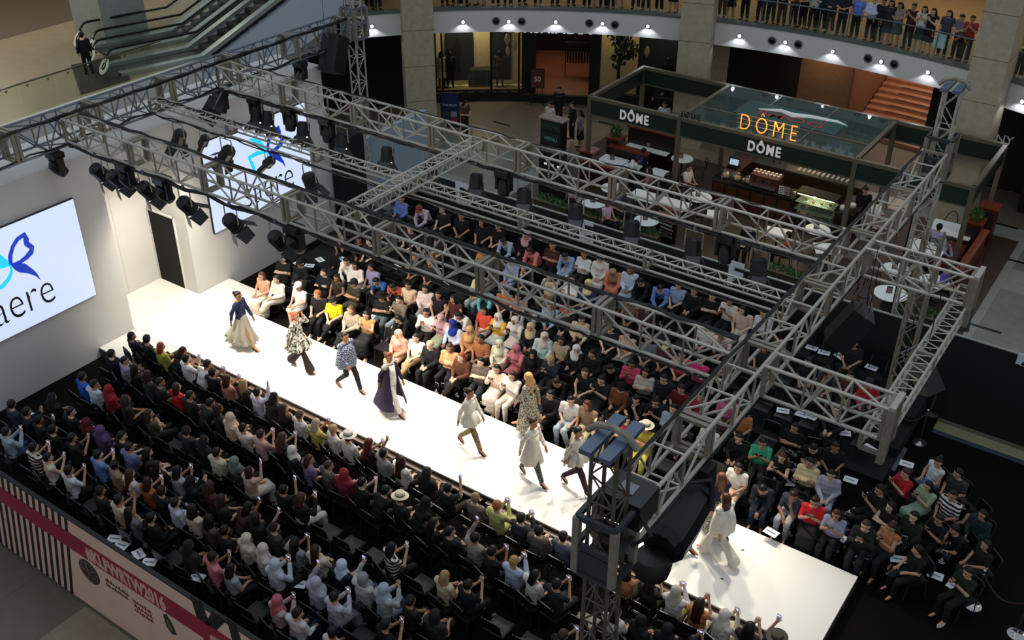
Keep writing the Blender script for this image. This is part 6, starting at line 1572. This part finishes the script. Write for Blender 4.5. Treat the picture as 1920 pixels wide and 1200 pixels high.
for i in range(14):
    z=(.475,.735,.995)[i%3]; c=(pc-.15-.085*i*1.05,yF-.25-fr.uniform(0,.25),z)
    t=thing('cake','small cake on a shelf of the pastry display, %s from the left'%ordw(i),'cake',c,0,'cakes in the pastry display'); MB().lathe([(.075,0),(.08,.01),(.03,.015)],n=12).obj('plate',WHITE,t); MB().lathe([(.055,.015),(.055,.06),(.04,.07)],n=12).obj('sponge',mat('cake%d'%(i%3),('c8a03c','d8c83c','8a4a2a')[i%3],.6),t)
# side counter with plates
sc_=thing('side_counter','dark side counter with stacked white plates right of the pastry display','counter'); MB().bb((pc-2.0,yF-1.5,.014),(pc-1.42,yF-.02,1.02)).obj('body',WOODD,sc_); MB().bb((pc-2.02,yF-1.52,1.02),(pc-1.40,yF,1.06)).obj('worktop',mat('bar top','1c1a18',.25),sc_)
for i,(dx,dy) in enumerate(((-1.6,-.3),(-1.75,-.62))): 
    t=thing('plate_stack','stack of white plates on the side counter, %s one'%('nearer','farther')[i],'plates',(pc+dx,yF+dy,1.06)); 
    for q in range(5): MB().lathe([(.06,.0),(.13,.012),(.13,.018),(.05,.01)],(0,0,q*.02),16).obj('plate',WHITE,t,True)
def cup(x,y,z,i,lab='white cup'):
    t=thing('cup','white cup on the cafe counters, %s from the left'%ordw(i),'cup',(x,y,z),0,'cups on the cafe counters'); MB().lathe([(.028,0),(.042,.07),(.038,.07),(.025,.01)],n=10).obj('bowl',WHITE,t,True); MB().tube([(.04,0,.055),(.062,0,.045),(.036,0,.02)],.006,4).obj('handle',WHITE,t)
ci=0
for i in range(10): cup(a.x-.2-.36*i-fr.uniform(0,.08),yF-.2-fr.uniform(0,.3),1.08,ci); ci+=1
for i in range(24): cup(9.0+.17*(i%12),-33.1-.14*(i//12),1.05,ci); ci+=1
for i in range(3):
    t=thing('cake_stand','round tray of pastries under a dome on the counter, %s from the left'%ordw(i),'cake stand',(a.x-.35-.42*i,yF-.3,1.08),0,'cake stands on the counter'); MB().lathe([(.08,0),(.02,.02),(.02,.08),(.16,.09),(.16,.10)],n=16).obj('stand',CHROME,t); MB().lathe([(.12,.10),(.11,.15),(.02,.16)],n=14).obj('pastry',mat('pastry','b88a5a',.6),t); MB().lathe([(.15,.1),(.15,.2),(.1,.28),(.02,.31)],n=14).obj('dome',glass('dome glass',(.9,.95,.95),.15),t)
cm=thing('coffee_machine','reddish espresso machine with rows of white cups on top','coffee machine',(a.x-1.75,yF-.45,1.08)); MB().bb((-.5,-.25,0),(.5,.25,.42)).obj('body',mat('machine red','5a3a36',.3,.3),cm); MB().bb((-.45,.25,.06),(.45,.36,.10)).obj('drip_tray',CHROME,cm)
for i in range(3): MB().tube([(-.3+.3*i,.25,.3),(-.3+.3*i,.38,.26)],.02,6).obj('portafilter',GBLACK,cm)
for i in range(14):
    x,y=(-.42+.14*(i%7),-.12+.18*(i//7)); t=thing('cup','white cup warming on the espresso machine, %s of fourteen'%ordw(i),'cup',(a.x-1.75+x,yF-.45+y,1.5),0,'cups on the espresso machine'); MB().lathe([(.03,0),(.045,.07),(.04,.07),(.027,.01)],n=10).obj('bowl',WHITE,t,True); MB().tube([(.04,0,.055),(.065,0,.045),(.036,0,.02)],.006,4).obj('handle',WHITE,t)
for i,px in enumerate((1472,1486)):
    t=TH('menu_card','upright printed menu sheet on the counter, %s one'%('left','right')[i],'menu',px,358,1.08,group=None); t.location.y=yF-.12; MB().bb((-.11,-.02,0),(.11,.02,.34)).obj('frame',GBLACK,t); MB().bb((-.095,.02,.03),(.095,.024,.32)).obj('sheet',mat(('sheet white','sheet pinkish')[i],('d8d6d0','b89a90')[i],.6),t)
    for q in range(4): MB().bb((-.07,.024,.07+.06*q),(.07,.026,.095+.06*q)).obj('printed_line',mat('menu ink','3a3634',.7),t)
rg=thing('cash_register','cash register with glowing pale screen at the left end of the counter','register',(a.x-.22,yF-1.25,1.07)); MB().bb((-.2,-.15,0),(.2,.15,.08)).obj('base',GBLACK,rg); MB().box((0,0,.22),(.36,.03,.24),Euler((.35,0,0)).to_matrix()).obj('monitor',GBLACK,rg); MB().box((0,.018,.22),(.32,.006,.20),Euler((.35,0,0)).to_matrix()).obj('display',mat('register screen','a8c0d8',.3,emit='a8c4e0',es=.6),rg)
for i in range(9):
    t=thing('bottle','dark bottle on the back counter, %s from the left'%ordw(i),'bottle',(13.2-.22*i,-33.3,1.05),0,'bottles on the back counter'); MB().lathe([(.035,0),(.037,.18),(.014,.23),(.014,.30)],n=9).obj('body',mat('bottle %d'%(i%3),('1a2a1a','3a2412','4a5a58')[i%3],.2),t,True); MB().lathe([(.015,.30),(.015,.32)],n=8).obj('cap',GBLACK,t)
# tables
def table(kind,px,py,lab,rz=0,w=.75,l=.75,card=True):
    t=TH('cafe_table',lab,'table',px,py,.75,.014,rz)
    if kind=='r': MB().lathe([(w/2,.71),(w/2+.01,.725),(w/2,.74),(.01,.741)],n=24).obj('tabletop',WHITET,t)
    else: MB().bb((-l/2,-w/2,.71),(l/2,w/2,.74)).obj('tabletop',WHITET,t)
    MB().lathe([(.24,0),(.22,.02),(.03,.05)],n=14).obj('base',GBLACK,t); rod('column',(0,0,.03),(0,0,.71),.03,GBLACK,t)
    if card:
        c=thing('table_card','dark menu card on the '+' '.join(lab.split(',')[0].split()[:11]),'menu',t.location+Vector((.05,.0,.741)),.3); MB().bb((-.08,-.02,0),(.08,.02,.20)).obj('card',mat('menu card','2a2624',.5),c); MB().bb((-.06,.021,.03),(.06,.023,.17)).obj('print',mat('menu print','8a6a64',.6),c.children[0])
    return t
table('q',1150,300,'white table in the left booth, nearer the wooden pedestal',0,.65,1.0); table('q',1184,313,'white table beside the first booth table',0,.6,.6,False); table('q',1218,277,'long white table in the far left booth',0,.7,1.7)
table('r',1279,297,'round white table beside the counter wing',0,.8); table('q',1243,328,'cluttered white table with seated guests',0,.8,1.1,False)
table('r',1150,352,'round white table behind the far truss, left',0,.85); table('r',1114,380,'round white table next to the menu board',0,.8); table('q',1236,375,'long empty white table behind the far truss',0,.75,2.1)
table('r',1311,369,'round white table below the counter corner',0,.85); table('q',1346,402,'small white table seen through the far truss',.4,.6,.7,False); table('r',1212,413,'round white table with dishes behind the planter',0,.8)
table('q',1458,436,'small white square table in the middle of the cafe',.2,.7,.8,False); table('r',1533,430,'round white table right of the counter',0,.8); table('q',1552,466,'pale square table behind the cross truss',.5,.7,.8,False)
table('r',1680,505,'round white table right of the cross truss',0,.85); table('r',1752,527,'round white table near the right stub',0,.85); table('r',1670,550,'round white table nearest the hoarding at right',0,.95)
table('q',1737,463,'white table with a plate of food at the right booth',0,.8,1.1,False); table('q',1785,430,'large white table at the right wooden partition',0,1.0,1.3,False); table('r',1640,392,'round white table under the cross truss',0,.8,card=False)
w=W(1750,461,z=.755); t=thing('food_plate','oval plate of salad on the white table at right','plate',(w.x,w.y,.756)); MB().lathe([(.10,0),(.15,.012),(.15,.018),(.05,.01)],n=18).obj('plate',WHITE,t,True); b=MB(); leafball(b,(0,0,.03),.07,26,.03,.4); b.obj('salad',mat('salad','8a9a3a',.6),t)
# cafe chairs
def cchair():
    t=thing('cafe_chair','','chair'); MB().lathe([(.21,.43),(.22,.445),(.21,.46),(.01,.462)],n=16).obj('seat',WOODD,t)
    MB().tube([(.2*math.cos(a),-.2+.0*a+.06*math.sin(a*2)-.06,.46+.42*math.sin(a)) for a in [PI*i/10 for i in range(11)]],.014,5).obj('back_hoop',GBLACK,t)
    for i in(-1,1):
        for j in(-1,1): MB().tube([(i*.15,j*.15,.43),(i*.19,j*.19,0)],.013,5).obj('leg',GBLACK,t)
    return t
cc=cchair(); cseats=[]
for n,(px,py,dx,dy) in enumerate([(1279,297,.6,-.3),(1279,297,-.6,-.2),(1150,352,-.6,0),(1150,352,.5,.5),(1114,380,.6,.2),(1236,375,.6,-.6),(1236,375,-.6,-.6),(1236,375,.5,.62),(1311,369,-.6,.3),(1311,369,.6,-.3),(1212,413,-.65,0),(1458,436,.6,0),(1533,430,-.6,.3),(1680,505,.6,0),(1752,527,-.65,0),(1670,550,.7,0),(1670,550,-.7,.1),(1785,430,.2,-.8),(1640,392,-.6,-.2),(1552,466,.6,0)]):
    o=cc if n==0 else copy_tree(cc); w=W(px,py,z=.75); o.location=(w.x+dx,w.y+dy,.014); o.rotation_euler=(0,0,math.atan2(dx,-dy)); tag(o,'dark round-seated cafe chair, %s along the cafe from the left'%ordw(n),'chair','dark cafe chairs')
# booths, pedestals, planters
def wbox(n,lab,cat,p,d,rz=0,cap=True,plant=False,m=WOOD):
    t=thing(n,lab,cat,(p.x,p.y,.014),rz); x,y,z=d; MB().bb((-x/2,-y/2,0),(x/2,y/2,z)).obj('body',m,t)
    if cap: MB().bb((-x/2-.05,-y/2-.05,z),(x/2+.05,y/2+.05,z+.05)).obj('cap',mat('cap wood','6a2c18',.35,noise=.2,ns=10),t)
    for s in(-1,1): MB().bb((-x/2+.05,s*(y/2+.006)-.006,.12),(x/2-.05,s*(y/2+.006)+.006,z-.1)).obj('panel',WOODD,t)
    if plant: b=MB(); leafball(b,(0,0,z+.22),.24,150,.07,.8); q=b.obj('foliage',LEAF,t); q['kind']='stuff'
    return t
wbox('wooden_pedestal','red-brown wooden pedestal at the left corner of the cafe','pedestal',W(1106,283,z=1.15),(.5,.5,1.15)); wbox('wooden_pedestal','wooden pedestal topped with a green shrub beside the left booth','pedestal',W(1155,258,z=1.2),(.5,.5,1.2),plant=True)
wbox('booth_wall','low reddish wooden booth wall along the left tables','partition',W(1135,314,z=.9),(1.9,.12,.9)); wbox('booth_bench','high dark bench back behind the far left table','bench',W(1225,248,z=1.3),(1.9,.35,1.35),m=WOODD); wbox('booth_bench','dark bench between the two left booths','bench',W(1180,282,z=1.0),(1.5,.3,1.0),m=WOODD)
wbox('wooden_pedestal','tall wooden pedestal at the right edge of the cafe','pedestal',W(1858,388,z=1.3),(.5,.5,1.3)); wbox('wooden_pedestal','wooden pedestal topped with a shrub at the right booth','pedestal',W(1828,415,z=1.2),(.5,.5,1.2),plant=True)
wbox('booth_wall','long wooden partition wall along the right side of the cafe','partition',W(1824,470,z=1.1),(.12,3.0,1.1)); wbox('booth_bench','orange-brown wooden bench seat beside the right partition','bench',W(1783,476,z=.5),(.5,1.7,.5),m=mat('bench orange','8a3f1c',.4,noise=.15,ns=8))
for i,(px,py,s) in enumerate(((1037,376,1.3),(1131,406,1.35),(1201,430,1.35),(1477,508,1.25),(1678,568,.7),(1748,590,1.0))):
    w=W(px,py,z=.5); t=thing('planter','low olive-brown planter box of green shrubs behind the hoarding, %s from the left'%ordw(i),'planter',(w.x,w.y,.014),0,'planters along the cafe front'); MB().bb((-s/2,-.2,0),(s/2,.2,.42)).obj('box',mat('planter box','4c4430',.6,noise=.15,ns=7),t); MB().bb((-s/2-.02,-.22,.42),(s/2+.02,.22,.45)).obj('rim',mat('planter rim','5a5240',.6),t)
    b=MB()
    for q in range(int(s*5)): leafball(b,(-s/2+.12+q*(s-.24)/max(1,int(s*5)-1),fr.uniform(-.06,.06),.52),.15,46,.055,.7)
    f=b.obj('foliage',LEAF,t); f['kind']='stuff'
def board(px,py,h,w,d,lab,kind,z0=0):
    p=W(px,py,z=0); t=thing('menu_board',lab,'sign',(p.x,p.y,.0)); MB().bb((-w/2,-d/2,0),(w/2,d/2,h)).obj('body',mat('board black','14140f',.5),t); 
    if kind==1:
        MB().bb((-w/2-.08,-d/2-.06,h),(w/2+.08,d/2+.06,h+.06)).obj('top_shelf',mat('shelf stone','8c7c70',.5),t)
        for i,(z0,z1) in enumerate(((h*.72,h*.95),(h*.36,h*.67),(h*.05,h*.31))): MB().bb((-w/2+.05,d/2,z0),(w/2-.05,d/2+.012,z1)).obj('sign_panel',mat('panel green','1e2f28',.5),t)
        for s,z,sz in (('DÔME',h*.78,.2),('MENU',h*.47,.2)):
            o=text(s,'lettering',None,mat('lettering pale','6fae9a',.5) if z<h*.6 else mat('lettering dull','4c4c40',.5),(0,0,0),(-1,0,0),(0,0,1),sz,.003,.003,'CENTER'); o.parent=t; o.location=(0,d/2+.016,z)
    if kind==2:
        for i in range(3): MB().bb((-w/2+.08+.27*i,d/2,h*.72),(-w/2+.2+.27*i,d/2+.01,h*.76)).obj('light_slot',mat('slot light','d8dcd8',.4,emit='ffffff',es=.5),t)
        for i in range(5):
            for j in range(4): MB().bb((-w/2+.07+.15*i,d/2,h*.25+.12*j),(-w/2+.17+.15*i,d/2+.008,h*.25+.08+.12*j)).obj('menu_picture',mat('menu picture','4c4640',.6),t)
    return t
board(1037,293,1.5,.95,.38,'tall dark green menu stand with stone shelf and faint lettering','1' and 1); board(1035,368,1.7,.95,.3,'tall black menu display with lit slots behind the far truss',2)
p=W(1247,452,z=0); t=thing('menu_sign','small black sign with orange and white menu print beside the planter','sign',(p.x,p.y,.0),-.15); MB().bb((-.38,-.05,0),(.38,.05,1.15)).obj('body',GBLACK,t); MB().bb((-.4,-.07,1.15),(.4,.07,1.2)).obj('cap',mat('cap wood','6a2c18',.35),t)
for i in range(7): MB().bb((-.3+.04*(i%2),.05,.2+.13*i),(.3-.05*(i%3),.056,.26+.13*i)).obj('printed_line',mat('print orange','c87a50',.6) if i>3 else mat('print white','b8b4ac',.6),t)
p=W(845,238,z=0); t=thing('poster_stand','dark blue poster stand beside the first stone pillar','sign',(p.x,p.y,0),.5); MB().bb((-.38,-.03,0),(.38,.03,1.45)).obj('frame',GBLACK,t); MB().bb((-.35,.03,.1),(.35,.036,1.42)).obj('poster',mat('poster blue','16204a',.5),t)
o=text('THE PILOT','lettering',None,mat('poster white','b8bcc8',.5),(0,0,0),(-1,0,0),(0,0,1),.12,.002,.002,'CENTER'); o.parent=t; o.location=(0,.04,.9)
for i,c in enumerate(('8a2a34','2c2c30','8a8c90','3a3a40')): MB().bb((-.28+.3*(i%2),.036,.2+.26*(i//2)),(-.02+.3*(i%2),.04,.42+.26*(i//2))).obj('poster_picture',mat('poster pic %d'%i,c,.5),t)
# floor grilles
for i,(px,py) in enumerate(((941,232),(1140,232),(1884,423),(1912,492),(1848,616),(920,262),(1870,352))):
    w=W(px,py,z=0); tag(MB().box((w.x,w.y,.006),(.85,.10,.012)).obj('floor_grille',GBLACK),'narrow black floor grille in the marble, %s one'%ordw(i),'grille','black floor grilles in the marble')
# cafe guests
CAFE=[(1197,299,'short','0f0e0d','tee','d8d8d4','pants','16161a','lean','person in a white tee leaning over the left booth table',2.4),(1231,258,'long','0f0e0d','tee','5a5654','pants','16161a','lean','person with clasped hands at the far left table',0),(1207,283,'short','0f0e0d','tee','24388c','pants','16161a','lean','person in a blue top bent over the far left table',3.0),(1217,318,'bob','0f0e0d','tee','b86a74','pants','16161a','lap','person in a pink top at the cluttered table',-1.2),(1292,314,'short','0f0e0d','tee','d4d2cc','pants','16161a','lap','person in a white shirt at the cluttered table',1.4),(1252,330,'long','0f0e0d','tee','1a1a1a','pants','16161a','lap','person with long black hair at the cluttered table',3.1),(1265,318,'short','0f0e0d','tee','2c2824','pants','16161a','lap','dark seated person at the far side of the cluttered table',0),(1086,345,'bob','0f0e0d','tee','c8c4bc','pants','16161a','lap','person in white near the menu display',-1.5),(1140,380,'short','0f0e0d','tee','c8a8b8','pants','16161a','lap','person in a pale pink top at the round table behind the truss',1.5),(1158,362,'short','0f0e0d','tee','2c3c5c','pants','16161a','lap','person in a navy top behind the far truss',1.2),(1762,425,'short','0f0e0d','tee','a8a8cc','pants','16161a','lap','person in a lilac shirt facing the large white table',3.0),(1783,450,'short','2a1c18','long','9ca4c0','pants','16161a','lean','person in a grey-blue shirt at the salad table',1.4),(1779,503,'short','0f0e0d','tee','5c54a8','pants','16161a','lap','person in a purple top near the right stub',1.4),(1478,440,'short','0f0e0d','tee','a84a34','pants','16161a','lap','person in an orange-red top at the middle cafe table',-1.4),(1405,425,'short','0f0e0d','tee','16161a','pants','16161a','lap','dark seated person seen through the far truss',0)]
for px,py,hair,hc,top,tc,bot,bc,pose,lab,f in CAFE:
    hd=Vector(PROTO[pose]['J']['hd']); o=W(px,py,z=hd.z)-Matrix.Rotation(f,3,'Z')@hd; person(o.x,o.y,.014,f,hair,hc,top,tc,bot,bc,pose,lab,'cafe guests',sc=.97)
    c=copy_tree(cc); c.location=(o.x,o.y,.014); c.rotation_euler=(0,0,f); tag(c,'dark cafe chair, occupied, '+' '.join(lab.split()[-7:]),'chair','dark cafe chairs')
stander(1241,262,0,.3,'waiter in a white shirt inside the kiosk frame','short','0f0e0d','long','c8ccd0')
stander(1608,432,0,.2,'person in black standing right of the side counter','short','0f0e0d','tee','16161a')
stander(1422,330,0,0,'dark barista behind the espresso machine','short','0f0e0d','tee','16161a')
stander(1030,262,0,-.2,'hostess in white behind the menu stand','bun','0f0e0d','tee','c8b8b0')
# ============================================================ shop window figures
MANN=mat('mannequin','3a2f26',.6)
def mannequin(px,py,lab,top,tc,bot,bc,hair='short',pose='stand',r=23.1):
    p=ra(px,py,r); q=person(p.x,p.y,.46,math.radians(ang(p)+90),hair,'15110e','long',tc,bot,bc,pose,lab,'mannequins in the shop window',sc=.95,skin='2a201a',name='mannequin'); q.name='mannequin'; q['category']='mannequin'; return q
mannequin(845,165,'dark mannequin in black before the large window arch','long','121212','pants','201c18'); mannequin(937,165,'mannequin in a long dark brown gown before the narrow arch','long','3a2c22','skirt','2a1c16','long'); mannequin(829,160,'mannequin in pale ruffled clothes at the left end of the window','long','9c9468','skirt','b4a878','bob'); mannequin(1248,170,'mannequin in black with white necklace beside the second pillar','long','141414','skirt','141414')
# ============================================================ rope barrier posts at right
def stanch(px,py,lab):
    w=W(px,py,z=.007); t=thing('rope_post',lab,'rope barrier',(w.x,w.y,.007),0,'chrome rope posts'); MB().lathe([(.17,0),(.17,.015),(.05,.04),(.022,.06)],n=20).obj('base',CHROME,t,True); rod('post',(0,0,.05),(0,0,.95),.02,CHROME,t); MB().sphere((0,0,.98),.035).obj('knob',CHROME,t,True); return w
ps=[stanch(1724,830,'chrome rope post right of the end truss, nearer one'),stanch(1747,776,'chrome rope post right of the end truss, farther one'),stanch(1824,1136,'chrome rope post with shiny base at lower right'),stanch(1905,1190,'chrome rope post at the lower right corner'),stanch(1668,820,'chrome rope post beside the stub corner')]
def rope(a,b,lab):
    pts=[a.lerp(b,i/12)+ZV*(.88-.30*math.sin(PI*i/12)) for i in range(13)]; t=thing('barrier_rope',lab,'rope'); MB().tube(pts,.018,6).obj('rope',mat('rope brown','3a2420',.8),t,True)
    for q in (a,b): MB().sphere(q+ZV*.88,.028,8,5).obj('hook',CHROME,t)
rope(ps[4],ps[0],'sagging brown rope between the stub corner and the nearer rope post'); rope(ps[0],ps[1],'brown rope joining the two rope posts by the end truss'); rope(ps[2],ps[3],'brown rope between the two lower right posts')
# ceiling-side fill of the cafe
lamp('AREA','cafe_light',(9,-28,7.5),70,(.85,.95,.9),(9,-28,0),size=5)
